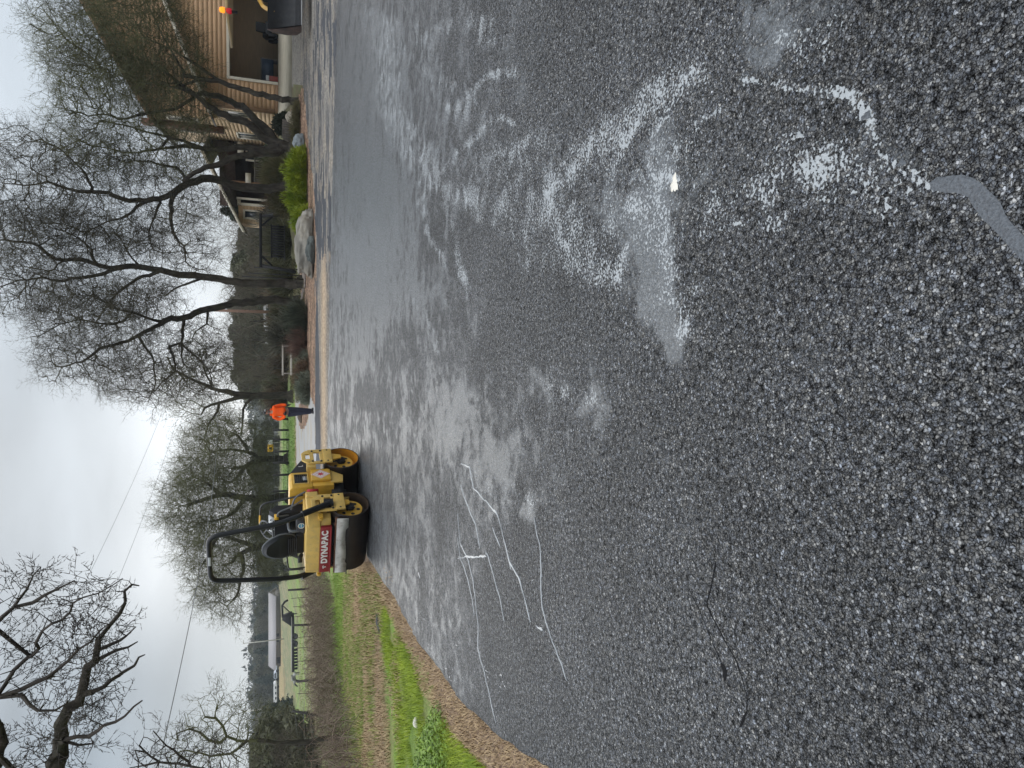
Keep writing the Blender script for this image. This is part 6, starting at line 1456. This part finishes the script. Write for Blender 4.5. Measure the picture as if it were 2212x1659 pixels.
# brambles: arching bare canes
def brambles():
    P = scatter_px(3600, lambda X, Y, x, y: (Y > 1235) & (X < ipl(Y, [1240, 1290, 1452, 1561, 1659, 1760], [712, 726, 742, 772, 800, 830])) & (X + 10 * fbm(x, y, .7, 98) > ipl(Y, [1240, 1290, 1452, 1561, 1659, 1760], [688, 696, 708, 722, 735, 748])) & (fbm(x, y, 1.1, 100) > -.45), (680, 830), (1235, 1760), r)
    n = len(P); K = 6; az = r.uniform(0, 6.28, n); h = r.uniform(.25, 1.0, n) * (1 + .7 * fbm(P[:, 0], P[:, 1], .5, 97)); L = r.uniform(.5, 1.5, n); t = np.linspace(0, 1, K)
    d = np.stack([np.cos(az), np.sin(az)], -1)
    Q = np.zeros((n, K, 3)); Q[:, :, 0] = P[:, 0:1] + d[:, 0:1] * L[:, None] * t; Q[:, :, 1] = P[:, 1:2] + d[:, 1:2] * L[:, None] * t
    Q[:, :, 2] = P[:, 2:3] + h[:, None] * (4 * t * (1 - t) * .8 + t * .25)
    Q += r.normal(0, .035, Q.shape); rr = r.uniform(.004, .009, n)
    A = Q[:, :-1].reshape(-1, 3); B = Q[:, 1:].reshape(-1, 3); RR = np.repeat(rr, K - 1)
    V, F = segs(A, B, RR, RR * .85, 3)
    # side twigs
    m = 7000; i = r.integers(0, len(A), m); s0 = A[i]; s1 = s0 + r.normal(0, .10, (m, 3)) + [0, 0, .03]
    V2, F2 = segs(s0, s1, np.full(m, .004), np.full(m, .002), 3)
    G = Geo(); G.add(V, F); G.add(V2, F2)
    link('bramble_thicket', G.mesh('bramble_thicket'), mat('bramble_canes', (.12, .088, .068), c2=(.24, .185, .145), vscale=3, rough=.85, spec=.15), kind='stuff')
    m = 9000; P2 = scatter_px(m, lambda X, Y, x, y: (Y > 1240) & (X < ipl(Y, [1240, 1290, 1452, 1561, 1659, 1760], [712, 726, 742, 772, 800, 830])) & (X > 690) & (fbm(x, y, .9, 99) > .15), (680, 830), (1235, 1760), r)
    grass_stuff('weeds_among_brambles', P2, .12, .5, .008, .02, .3, 1.1, mat('weed_green', (.10, .13, .045), c2=(.20, .21, .09), vscale=2, rough=.7))
brambles()
# broad-leaved weed clump at the left edge
def leafy():
    o = empty('leafy_weed', gpt(960, 1640), 'dense broad-leaved bright green weed clump at the left edge of the verge', 'plant')
    n = 7200; c = np.zeros((n, 3)); q = r.normal(0, 1, (n, 3)); q[:, 2] = np.abs(q[:, 2]); q /= np.linalg.norm(q, axis=1, keepdims=True); c = q * (r.uniform(0, 1, n) ** .35)[:, None] * [.50, .45, .22]
    c[:, :2] += (r.integers(0, 2, n)[:, None] * np.array([[-.35, .35]]))
    nn_ = q * .4 + [0, 0, 1] + r.normal(0, .5, (n, 3)); nn_ /= np.linalg.norm(nn_, axis=1, keepdims=True); u = np.cross(nn_, r.normal(0, 1, (n, 3))); u /= np.linalg.norm(u, axis=1, keepdims=True); v = np.cross(nn_, u); s = r.uniform(.009, .020, n)[:, None]
    V = np.stack([c - u * s, c - v * s * .6 + nn_ * s * .2, c + u * s, c + v * s * .6 + nn_ * s * .2], 1).reshape(-1, 3); b = (np.arange(n) * 4)[:, None]
    link('leaves', mesh_np('leaves', V, b + np.array([[0, 1, 2, 3]])), mat('weed_leaves', (.08, .15, .015), c2=(.24, .38, .04), vscale=9, rough=.5, spec=.35), o)
    V, Q = segs(np.zeros((40, 3)), c[:40], np.full(40, .004), np.full(40, .002), 4); link('stems', mesh_np('stems', V, Q), gl, o)
leafy()
c = gpt(905, 1560); rock('stone', 'small pale stone in the grass above the weed clump', (c[0], c[1], c[2] + .03), .06, .045, .04, mat('chalky_stone', (.6, .58, .5), rough=.8), 41, sub=3)
c = gpt(824, 1345); rock('tar_lump', 'black clod of asphalt lying in the dry grass by the verge', (c[0], c[1], c[2] + .03), .22, .10, .05, mat('tar', (.02, .02, .022), rough=.8, bump=.8), 42, sub=4, rotz=1.3)

# ================================================================ FENCES, POLES, WIRES
postm = mat('dark_fence_post', (.035, .033, .03), rough=.9, var=.3)
wirem = mat('grey_wire', (.16, .17, .18), rough=.5, metal=.5)
def fence(label, posts, d_list, hs, lean=None, strands=3, r_=.05, thin=()):
    o = empty('wire_fence', (0, 0, 0), label, 'fence'); pts = []
    for k, ((X, Y), d, h) in enumerate(zip(posts, d_list, hs)):
        c = np.array(atg(X, Y, d)); l = (lean[k] if lean else 0)
        tp = c + [l, .05, h]; pts.append((c, tp)); G = Geo(); G.tube([c - [0, 0, .2], tp], [(.018 if k in thin else r_), (.016 if k in thin else r_ * .9)], 8); G.link('fence_post', postm if k not in thin else mat('rusty_steel_post', (.06, .045, .04), rough=.8), o)
    for s in range(strands):
        f = .35 + .28 * s; G = Geo(); G.tube([a + (b - a) * f for a, b in pts], .006, 4, caps=False); G.link('wire', wirem, o)
    return o
fence('wire fence of dark posts between brambles and pasture', [(651, 1274), (654, 1291), (655, 1311), (655, 1331), (660, 1352), (664, 1376), (664, 1400), (666, 1430), (668, 1470), (668, 1500), (670, 1553), (675, 1610), (680, 1700)],
      [44, 44, 43, 42, 41, 40, 39.5, 38, 37, 36, 35, 34, 33], [1.25, 1.2, 1.2, 1.2, 1.35, 1.2, 1.2, 1.15, 1.1, 1.1, 1.35, 1.2, 1.2], lean=[.04, 0, .05, 0, .10, .02, .05, .1, 0, .1, .5, .1, 0], r_=.07, thin=(1, 2, 3, 5, 6, 7, 9))
fence('wire fence of short dark posts across the lawn behind the roller', [(628, 905), (628, 929), (629, 950), (629, 975), (630, 1000), (631, 1025), (632, 1060), (632, 1100), (633, 1150), (634, 1230)], [56, 55, 54, 53, 52, 51, 50, 49, 48, 46], [1.15] * 10, lean=[.0, .02, .06, .02, .05, 0, 0, 0, 0, 0], r_=.085)
def cable(label, A, B, sag, rr=.011, n=40, cat='cable'):
    t = np.linspace(0, 1, n)[:, None]; P = np.array(A) * (1 - t) + np.array(B) * t; P[:, 2] -= sag * 4 * (t * (1 - t))[:, 0]
    c = P[0].copy(); G = Geo(); G.tube(P - c, rr, 5); o = G.link('overhead_cable', wirem if rr < .02 else wirem, smooth=True); o.location = c; o['label'] = label; o['category'] = cat; return o
cable('thick overhead cable sloping from the left treetop down to the roller trees', at(285, 1900, 16), at(470, 880, 60), .5, .014)
cable('upper of two faint parallel wires crossing the open sky', at(60, 1500, 22), at(400, 740, 48), .4, .006)
cable('lower of two faint parallel wires crossing the open sky', at(150, 1500, 22), at(425, 740, 48), .4, .006)
cable('fine level wire running in front of the distant tree line', at(547, 1900, 90), at(547.5, 1200, 120), .1, .03)
def pole(label, X, Y, d, ztop, rr, m, arm=True, lamp=False):
    c = atg(X, Y, d); o = empty('utility_pole' if not lamp else 'street_lamp', c, label, 'pole' if not lamp else 'lamp'); h = ztop - c[2]
    G = Geo(); G.tube([(0, 0, -.3), (0, 0, h)], [rr, rr * .7], 10); G.link('post', m, o)
    if arm: G = Geo(); G.box(-1.1, 1.1, -.06, .06, h - .7, h - .58); G.link('crossarm', m, o)
    if lamp: G = Geo(); G.box(-.15, .9, -.15, .15, h - .05, h + .12); G.link('lamp_head', m, o, bevel=.03)
    return o
pole('brown wooden utility pole behind the middle oaks', 640, 676, 62, 7.2, .15, mat('pole_wood', (.20, .12, .085), rough=.9, var=.2), arm=False)
palem = mat('pale_pole', (.45, .43, .38), rough=.6)
pole('pale yard lamp pole rising behind the barn roof', 640, 1377, 205, 10.5, .16, palem, arm=False, lamp=True)
pole('pale yard lamp pole beside the white camper', 640, 1521, 200, 10.3, .16, palem, arm=False, lamp=True)
def sign(label, X, Y, d, w, h, m, mark, post=True):
    c = at(X, Y, d); z = c[2] - float(g(c[0], d)); o = empty('road_sign', (c[0], d, float(g(c[0], d))), label, 'sign')
    G = Geo(); G.box(-w / 2, w / 2, -.02, .0, z - h / 2, z + h / 2); s = G.link('sign_plate', m, o, bevel=.004)
    if mark:
        G = Geo(); G.box(-w * .12, w * .12, -.026, -.021, z - h * .22, z + h * .22); G.box(-w * .28, w * .0, -.026, -.021, z - h * .22, z - h * .08); G.link('sign_mark', blackm, s)
    G = Geo(); G.tube([(0, .03, 0), (0, .03, z + h * .4)], .03, 6); G.link('post', palem, o)
sign('small orange-yellow sign with black mark on the far lawn', 584, 968, 75, .75, .58, ylw, True); sign('small white sign left of the far forked oak', 583.5, 956.5, 76, .55, .45, mat('sign_white', (.65, .66, .68), rough=.5), False)

# ================================================================ THINGS IN THE DISTANCE
def barn():
    d = 235.; xR = at(600, 1290, d)[0]; xL = at(600, 1440, d)[0]
    zt, ze, z0 = float(at(579.5, 1400, d)[2]), float(at(594, 1400, d)[2]), .6
    o = empty('barn', ((xL + xR) / 2, d, z0), 'long low grey-roofed barn on the far side of the pasture', 'barn'); w = (xR - xL) / 2; dp = 9.
    G = Geo(); G.box(-w, w, 0, dp, 0, ze - z0); G.prism([(0, ze - z0), (dp, ze - z0), (dp / 2, zt - z0 - .1)], 'x', -w + .01, w - .01); wl_ = G.link('wall', mat('barn_wall', (.20, .18, .155), rough=.9, var=.1), o)
    G = Geo(); G.prism([(-.8, ze - z0 - .25), (dp / 2, zt - z0), (dp / 2, zt - z0 - .2), (-.8, ze - z0 - .45)], 'x', -w - 1.2, w + .5); G.prism([(dp / 2, zt - z0 - .001), (dp + .8, ze - z0 - .25), (dp + .8, ze - z0 - .45), (dp / 2, zt - z0 - .2)], 'x', -w - 1.2, w + .5); G.link('roof', mat('barn_roof_metal', (.26, .245, .25), rough=.7, var=.06), o)
    for k in range(2):
        G = Geo(); G.box(-3.2 + k * 1.7, -2.2 + k * 1.7, -.06, -.01, .5, 1.35); G.link('window', blackm, wl_)
    G = Geo(); G.box(-w + 1, -w + 3, -.06, -.01, 0, 1.5); G.link('door', blackm, wl_)
barn()
def vehicle(name, label, cat, Y0, Y1, Xt, Xb, d, m, kind):
    a, b = at(Xb, Y1, d), at(Xt, Y0, d); w = (b[0] - a[0]) / 2; c = ((a[0] + b[0]) / 2, d, float(a[2])); h = b[2] - a[2]
    o = empty(name, c, label, cat)
    def P(G, n, mm, par=o, **k): return G.link(n, mm, par, **k)
    if kind == 'camper':
        G = Geo(); G.prism([(-w, .5), (w * .95, .5), (w, h * .6), (w * .9, h), (-w * .95, h), (-w, h * .9)], 'y', -1.1, 1.1); bd = P(G, 'body', m, bevel=.08)
        for x in (-.6, -.1, .45): G = Geo(); G.box(w * x, w * (x + .25), -1.13, -1.11, h * .5, h * .75); P(G, 'window', glass, bd)
        G = Geo(); G.box(-w, w, -1.125, -1.11, h * .34, h * .42); P(G, 'stripe', mat('grey_stripe', (.2, .2, .2)), bd)
    else:
        G = Geo(); G.prism([(-w, .4), (w, .4), (w, h * .52), (w * .45, h * .55), (w * .25, h), (-w * .35, h), (-w * .5, h * .55), (-w, h * .52)], 'y', -.9, .9); bd = P(G, 'body', m, bevel=.06)
        G = Geo(); G.prism([(w * .38, h * .58), (w * .2, h * .92), (-w * .3, h * .92), (-w * .42, h * .58)], 'y', -.92, -.905); P(G, 'window', glass, bd)
    for x in (-.6, .6):
        G = Geo(); G.lathe([(-1.0, 0), (-1.0, .38), (-.7, .38)], 'y', 16, (w * x, 0, .38)); P(G, 'wheel', blackm)
    return o
wpaint = mat('white_vehicle_paint', (.62, .63, .64), rough=.4)
vehicle('camper_van', 'white camper parked left of the barn', 'camper', 1473, 1515, 591, 603, 200, wpaint, 'camper')
vehicle('pickup_truck', 'white and blue pickup parked between barn and camper', 'pickup', 1441, 1471, 591.5, 602, 202, mat('blue_white_paint', (.40, .45, .52), rough=.4), 'car')
vehicle('parked_van', 'long white van seen behind the dark bushes, right of the two', 'van', 660, 706, 570, 590, 78, wpaint, 'camper')
vehicle('parked_van', 'white van partly hidden behind the reddish bush', 'van', 712, 742, 573, 592, 80, wpaint, 'camper')
def trailer():
    d = 105.; xl, xr = at(626, 1446, d)[0], at(626, 1330, d)[0]; xn = at(610, 1308, d)[0]; c = (xl, d, float(g(xl, d)))
    z0 = c[2]; zt = float(at(629, 1390, d)[2]) - z0; zw = float(at(641, 1380, d)[2]) - z0; L = xr - xl
    o = empty('flatbed_trailer', c, 'black gooseneck flatbed trailer with double wheels standing in the pasture', 'trailer')
    def P(G, n, mm, par=o, **k): return G.link(n, mm, par, **k)
    G = Geo(); G.box(0, L, -1.2, 1.2, zt - .08, zt); P(G, 'deck', mat('pale_deck_planks', (.34, .32, .30), rough=.8)); G = Geo(); G.box(0, L, -1.22, -1.0, zt - .42, zt - .09); G.box(0, L, 1.0, 1.2, zt - .42, zt - .09); P(G, 'side_rail', blackm)
    G = Geo(); G.prism([(L, zt - .4), (L - 1.5, zt - .1), (L - .4, zt + 1.25), (L + .1, zt + 1.25), (L + .5, zt - .05)], 'y', -.5, .5); P(G, 'gooseneck', blackm)
    G = Geo(); G.tube([(L - .1, 0, zt + 1.2), (L + 1.6, 0, zt + 1.25), (L + 2.1, 0, zt + .9), (L + 2.3, 0, zt + .45)], .16, 6); G.tube([(L + .3, 0, zt), (L + 1.5, 0, zt + 1.1)], .08, 6); P(G, 'tow_arm', blackm)
    G = Geo(); G.tube([(L + .2, 0, zt), (L + .2, 0, 0.02)], .07, 6); P(G, 'landing_leg', blackm)
    for k in range(2):
        G = Geo(); x = L * (.52 + .13 * k); G.lathe([(-1.25, .0), (-1.25, .22), (-1.3, .24), (-1.3, .42), (-.9, .42)], 'y', 20, (x, 0, .42)); P(G, 'wheel', mat('tyre%d' % k, (.03, .03, .032), rough=.8)); 
    for k in range(7):
        G = Geo(); G.box(.3 + k * .45, .55 + k * .45, -1.1, -.9, zt - .85, zt - .43); P(G, 'stacked_block', blackm)
    G = Geo(); G.box(L * .46, L * .5, -1.2, 0, .1, zt - .45); P(G, 'mud_flap', blackm)
trailer()
def beast():
    d = 88.; c = atg(650, 1462, d); z = float(at(659, 1462, d)[2]); c = (c[0], d, c[2]); o = empty('goat', c, 'black and white animal grazing in the pasture beyond the brambles', 'goat')
    bw = mat('black_and_white_coat', (.012, .012, .012), c2=(.5, .5, .48), vscale=.9, rough=.9, detail=1)
    J = [((0, 0, .75), (.26, .30)), ((.45, 0, .78), (.24, .28)), ((-.45, 0, .76), (.24, .27)), ((-.75, 0, .70), .13), ((-1.02, 0, .42), .10), ((-1.15, 0, .25), .07), ((.5, .14, .35), .07), ((.5, .14, .03), .05), ((.42, -.14, .35), .07), ((.42, -.14, .03), .05), ((-.42, .14, .35), .065), ((-.42, .14, .03), .05), ((-.5, -.14, .35), .065), ((-.5, -.14, .03), .05), ((.72, 0, .72), .04), ((.80, 0, .45), .03)]
    skin_body('body', J, [(0, 1), (0, 2), (2, 3), (3, 4), (4, 5), (1, 6), (6, 7), (1, 8), (8, 9), (2, 10), (10, 11), (2, 12), (12, 13), (1, 14), (14, 15)], bw, o)
beast()

# --- trees far off: a few grown once, then repeated
def tree_template(name, label, cat, h, m, seed, kind):
    if kind == 'bare':
        r2 = np.random.default_rng(seed); L = [([np.zeros(3), np.array([.1, 0, h * .3]), np.array([.3 * r2.normal(), .2, h * .55])], .03 * h, .014 * h)]
        for k in range(4):
            a_ = k * 1.6 + r2.uniform(0, 1); L.append(([np.array([.05, 0, h * .3]), np.array([math.cos(a_) * h * .14, math.sin(a_) * h * .14, h * .5]), np.array([math.cos(a_) * h * .28, math.sin(a_) * h * .26, h * .72])], .016 * h, .008 * h))
        B = [(0, 0, h * .72, h * .33, h * .33, h * .26), (h * .16, 0, h * .5, h * .22, h * .2, h * .2), (-h * .18, 0, h * .55, h * .2, h * .2, h * .2)]
        o = make_tree(name, label, cat, (0, 0, 0), L, B, m, natt=1500, seed=seed, step=.055 * h, infl=.5 * h, kill=.062 * h, twig=.15 * h, tipr=.0022 * h, minr=.002 * h, sprays=1.0, split=.012 * h)
        for c_ in COL.objects:
            if c_.parent == o and c_.name.startswith('trunk'): pass
        return o
    r2 = np.random.default_rng(seed); o = empty(name, (0, 0, 0), label, cat)
    n = 5200; z = r2.uniform(.0, 1, n) ** .85; 
    if kind == 'pine':
        rr = (1 - z) ** .8 * .24 * (1 + .35 * np.sin(z * 40 + seed)) + .02
    else:
        rr = np.sqrt(np.clip(1 - ((z - .48) / .54) ** 2, 0, 1)) * .38 * (1 + .25 * np.sin(z * 17 + seed))
    a_ = r2.uniform(0, 6.28, n); rr = rr * (1 + .3 * np.sin(a_ * 4 + z * 9)) * r2.uniform(.25, 1, n) ** .5
    c_ = np.stack([rr * np.cos(a_), rr * np.sin(a_), z], -1) * h; s = h * .022; V = (c_[:, None] + r2.normal(0, s, (n, 3, 3))).reshape(-1, 3)
    link('crown', mesh_np('crown', V, None, np.arange(n * 3).reshape(-1, 3)), m, o)
    G = Geo(); G.tube([(0, 0, -.3), (0, 0, h * .85)], [.022 * h, .004 * h], 8); G.link('trunk', bark, o); return o
def far_trees():
    conif = mat('dark_conifer', (.032, .048, .040), c2=(.085, .105, .078), vscale=.3, rough=.95, spec=.1, obj_rand=.25)
    evg = mat('grey_green_oak', (.080, .085, .055), c2=(.165, .165, .11), vscale=.25, rough=.95, spec=.1, obj_rand=.25)
    bt = mat('far_bare_twigs', (.10, .085, .07), c2=(.165, .15, .105), vscale=.2, rough=.95, spec=.1, obj_rand=.25)
    T = {'b0': tree_template('bare_tree', '', 'tree', 9, bt, 61, 'bare'), 'b1': tree_template('bare_tree', '', 'tree', 9, bt, 62, 'bare'),
         'p': tree_template('conifer', '', 'tree', 9, conif, 63, 'pine'), 'e': tree_template('evergreen_oak', '', 'tree', 9, evg, 64, 'round')}
    used = {k: False for k in T}; r2 = np.random.default_rng(9)
    def put(k, X, Y, d, Xtop, label, group):
        a_ = at(Xtop, Y, d); z0 = float(g(a_[0], d)); h = max(a_[2] - z0, 1.5) / 9
        o = T[k] if not used[k] else copy_tree(T[k]); used[k] = True
        o['far'] = 1; o['Y'] = Y; o.location = (a_[0], d, z0); o.scale = (h * r2.uniform(.9, 1.25), h, h); o.rotation_euler = (0, 0, r2.uniform(0, 6.28)); o['label'] = label; o['group'] = group
    # behind the garden, Y 430..640
    GR = 'trees standing behind the garden'
    for k, (Y, d, Xt, kk) in enumerate(((432, 62, 505, 'e'), (455, 60, 480, 'p'), (470, 70, 500, 'p'), (440, 50, 545, 'e'), (488, 66, 520, 'b0'), (505, 75, 515, 'e'), (530, 80, 512, 'e'), (552, 74, 505, 'p'), (575, 70, 500, 'e'), (560, 52, 530, 'b1'), (590, 58, 515, 'b0'), (600, 85, 505, 'e'), (628, 80, 510, 'e'), (420, 70, 460, 'b1'), (395, 75, 480, 'e'))):
        put(kk, 600, Y, d, Xt, {'e': 'olive evergreen tree behind the swing and garden beds', 'p': 'dark conifer behind the swing and garden beds', 'b0': 'bare spreading tree behind the swing and garden beds', 'b1': 'bare spreading tree behind the swing and garden beds'}[kk], GR)
    GR = 'tall bare trees rising above the belt'
    for Y, d, Xt in ((505, 68, 478), (545, 72, 486), (610, 66, 480), (640, 70, 470), (690, 75, 478), (735, 70, 485), (775, 74, 478), (815, 68, 490)):
        put('b0' if Y % 2 else 'b1', 600, Y, d, Xt, 'tall bare tree rising above the evergreen belt', GR)
    GR = 'trees in the belt behind the middle oaks'
    for k in range(24):
        Y = 640 + k * 9.6 + r2.uniform(-4, 4); d = r2.uniform(85, 150); Xt = np.interp(Y, [640, 700, 760, 820, 850, 870], [505, 500, 512, 508, 520, 545]) + r2.uniform(-10, 22); kk = ('e', 'b0', 'e', 'b1', 'e', 'p')[k % 6]
        put(kk, 600, Y, d, Xt, {'e': 'olive round tree in the belt behind the middle oaks', 'p': 'conifer in the belt behind the middle oaks', 'b0': 'bare tree in the belt behind the middle oaks', 'b1': 'bare tree in the belt behind the middle oaks'}[kk], GR)
    for Y, d, Xt, lab in ((795, 55, 535, 'pale-branched young tree right of the forked oak'), (760, 52, 560, 'low pale-branched tree behind the garden bench')):
        put('b1', 600, Y, d, Xt, lab, 'young trees at the lawn edge')
    GR = 'trees along the lawn behind the roller'
    for k in range(26):
        Y = 880 + k * 14.5 + r2.uniform(-5, 5); d = r2.uniform(95, 190); Xt = np.interp(Y, [880, 930, 1000, 1100, 1240], [555, 560, 540, 545, 555]) + r2.uniform(-8, 14); kk = ('b0', 'e', 'b1', 'e')[k % 4]
        put(kk, 600, Y, d, Xt, {'e': 'dark round tree beyond the lawn, behind the mossy oaks', 'b0': 'bare tree beyond the lawn, behind the mossy oaks', 'b1': 'bare tree beyond the lawn, behind the mossy oaks'}[kk], GR)
    GR = 'trees beyond the barn and pasture'
    for k in range(40):
        Y = 1235 + k * 11.5 + r2.uniform(-5, 5); d = r2.uniform(250, 330); Xt = np.interp(Y, [1235, 1300, 1340, 1375, 1420, 1450, 1520, 1600, 1700], [552, 550, 545, 537, 542, 536, 541, 546, 540]) + r2.uniform(-3, 12); kk = ('p', 'b0', 'e', 'p', 'b1', 'e')[k % 6]
        put(kk, 600, Y, d, Xt, {'e': 'grey-green tree on the ridge beyond the pasture', 'p': 'dark conifer on the ridge beyond the pasture', 'b0': 'bare tree on the ridge beyond the pasture', 'b1': 'bare tree on the ridge beyond the pasture'}[kk], GR)
    GR = 'thicket trees at the left edge'
    for k, (Y, d, Xt, kk) in enumerate(((1530, 130, 570, 'p'), (1560, 120, 560, 'e'), (1590, 60, 555, 'b0'), (1615, 45, 540, 'e'), (1640, 40, 530, 'b1'), (1660, 38, 540, 'e'), (1690, 36, 520, 'b0'), (1575, 70, 575, 'e'), (1625, 30, 580, 'b1'), (1720, 34, 530, 'e'))):
        put(kk, 600, Y, d, Xt, {'e': 'olive thicket tree above the brambles at the left', 'p': 'dark conifer right of the thicket at the left', 'b0': 'bare thicket tree above the brambles at the left', 'b1': 'bare thicket tree above the brambles at the left'}[kk], GR)
far_trees()
def ordinals():
    names = ('first', 'second', 'third', 'fourth', 'fifth', 'sixth', 'seventh', 'eighth', 'ninth', 'tenth', 'eleventh', 'twelfth', 'thirteenth', 'fourteenth', 'fifteenth', 'sixteenth')
    by = {}
    for o in COL.objects:
        if o.get('far'): by.setdefault(o['label'], []).append(o); del o['far']
    for lab, L in by.items():
        L.sort(key=lambda q: q['Y'])
        for k, q in enumerate(L):
            if len(L) > 1: q['label'] = lab + ', ' + names[k] + ' from the right'
            del q['Y']
ordinals()
# undergrowth that hides the foot of the tree belt
_r = np.random.default_rng(12)
_ub = [mat('brush_olive', (.075, .075, .045), c2=(.15, .15, .085), vscale=1.2, rough=.9, spec=.1), mat('brush_brown', (.10, .075, .055), c2=(.19, .145, .10), vscale=1.2, rough=.9, spec=.1), mat('brush_grey', (.09, .085, .07), c2=(.17, .165, .13), vscale=1.2, rough=.9, spec=.1)]
for k in range(17):
    Y = 440 + k * 26 + _r.uniform(-6, 6); d = _r.uniform(40, 58) if Y < 760 else _r.uniform(52, 62); nm = ('olive', 'brown', 'grey')[k % 3]
    mound('brush', '%s undergrowth bush below the tree belt, %s from the right' % (nm, ('first', 'second', 'third', 'fourth', 'fifth', 'sixth')[k // 3]), 'bush', atg(640, Y, d), 1.5, .9, _r.uniform(1.3, 2.1), 1700, _ub[k % 3], blade=.55, w=.028, group='undergrowth bushes below the tree belt', seed=70 + k, upright=.8, lobes=4)
# --- wooded ridge closing the view
def ridge():
    Y_ = np.linspace(-700, 2400, 320); top = np.interp(Y_, [-700, 300, 430, 600, 800, 850, 900, 960, 1240, 1290, 1350, 1450, 1550, 1659, 2400], [560, 560, 562, 555, 545, 540, 552, 556, 560, 558, 556, 552, 556, 555, 560]) 
    rows = 14; V = []
    for k in range(rows + 1):
        d = 330 + 16 * k; f = math.sin(k / rows * math.pi / 2)
        for Yc, Xt in zip(Y_, top):
            a_ = at(Xt, Yc, 330 + 16 * rows); z = 1.0 + (a_[2] - 1.0) * f; V.append((a_[0] * d / (330 + 16 * rows), d, z - 1.5 * (k == 0)))
    V = np.array(V); V[:, 2] += 1.2 * fbm(V[:, 0] * .02, V[:, 1] * .02, 1.5, 71); n = len(Y_)
    i, j = np.meshgrid(np.arange(rows), np.arange(n - 1), indexing='ij'); a_ = i * n + j
    link('hill', mesh_np('hill', V, np.stack([a_, a_ + 1, a_ + n + 1, a_ + n], -1).reshape(-1, 4), smooth=True), mat('wooded_hill_floor', (.04, .045, .03), rough=1), kind='structure')
    m = 26000; r2 = np.random.default_rng(5); q = V[r2.integers(n * 2, len(V), m)] + r2.normal(0, 1, (m, 3)) * [4, 3, 1.8] + [0, 0, 1.5]; T = (q[:, None] + r2.normal(0, .9, (m, 3, 3))).reshape(-1, 3)
    link('far_woods', mesh_np('far_woods', T, None, np.arange(m * 3).reshape(-1, 3)), mat('far_woods_leaves', (.06, .07, .06), c2=(.12, .12, .10), vscale=.06, rough=1, spec=.05), kind='stuff')
ridge()
# wooden garden bench frame and pipes beside the oak
b = empty('wooden_bench', atg(640, 778, 33.), 'plain weathered wooden bench behind the brown bush', 'bench')
for z, w in ((.85, .45), (.48, .5)):
    G = Geo(); G.box(-.7, .7, -.05 if z > .6 else -.45, .0, z, z + .08); G.link('plank', mat('pale_plank%d' % int(z * 10), (.42, .38, .33), rough=.8), b)
for sx in (-.65, .6):
    G = Geo(); G.box(sx, sx + .07, -.06, .0, 0, .9); G.link('leg', woodg, b); G = Geo(); G.box(sx, sx + .07, -.45, -.38, 0, .48); G.link('leg', woodg, b)
for k, dx in enumerate((0., .16, .42)):
    c = atg(640, 588, 31.5); G = Geo(); G.tube([(0, 0, 0), (0, .0, 2.6 - .25 * k)], .022, 6); q = G.link('stake', blackm); q.location = (c[0] + dx - .3, c[1], c[2]); q['label'] = ('leftmost', 'middle', 'rightmost')[k] + ' of three thin black upright stakes beside the trunk of the tallest oak'; q['category'] = 'stake'; q['group'] = 'black stakes beside the tallest oak'

# ---------------------------------------------------------------- damp air
G = Geo(); G.box(-900, 900, -30, 760, -3.2, 42)
hz = G.link('haze', None, kind='stuff')
hm = bpy.data.materials.new('damp_air'); hm.use_nodes = True; hm.node_tree.nodes.clear()
ho = hm.node_tree.nodes.new('ShaderNodeOutputMaterial'); hv = hm.node_tree.nodes.new('ShaderNodeVolumePrincipled')
hv.inputs['Color'].default_value = (.80, .88, .95, 1); hv.inputs['Density'].default_value = .0004
hm.node_tree.links.new(hv.outputs[0], ho.inputs['Volume']); hz.data.materials.append(hm)
sc.cycles.volume_bounces = 0
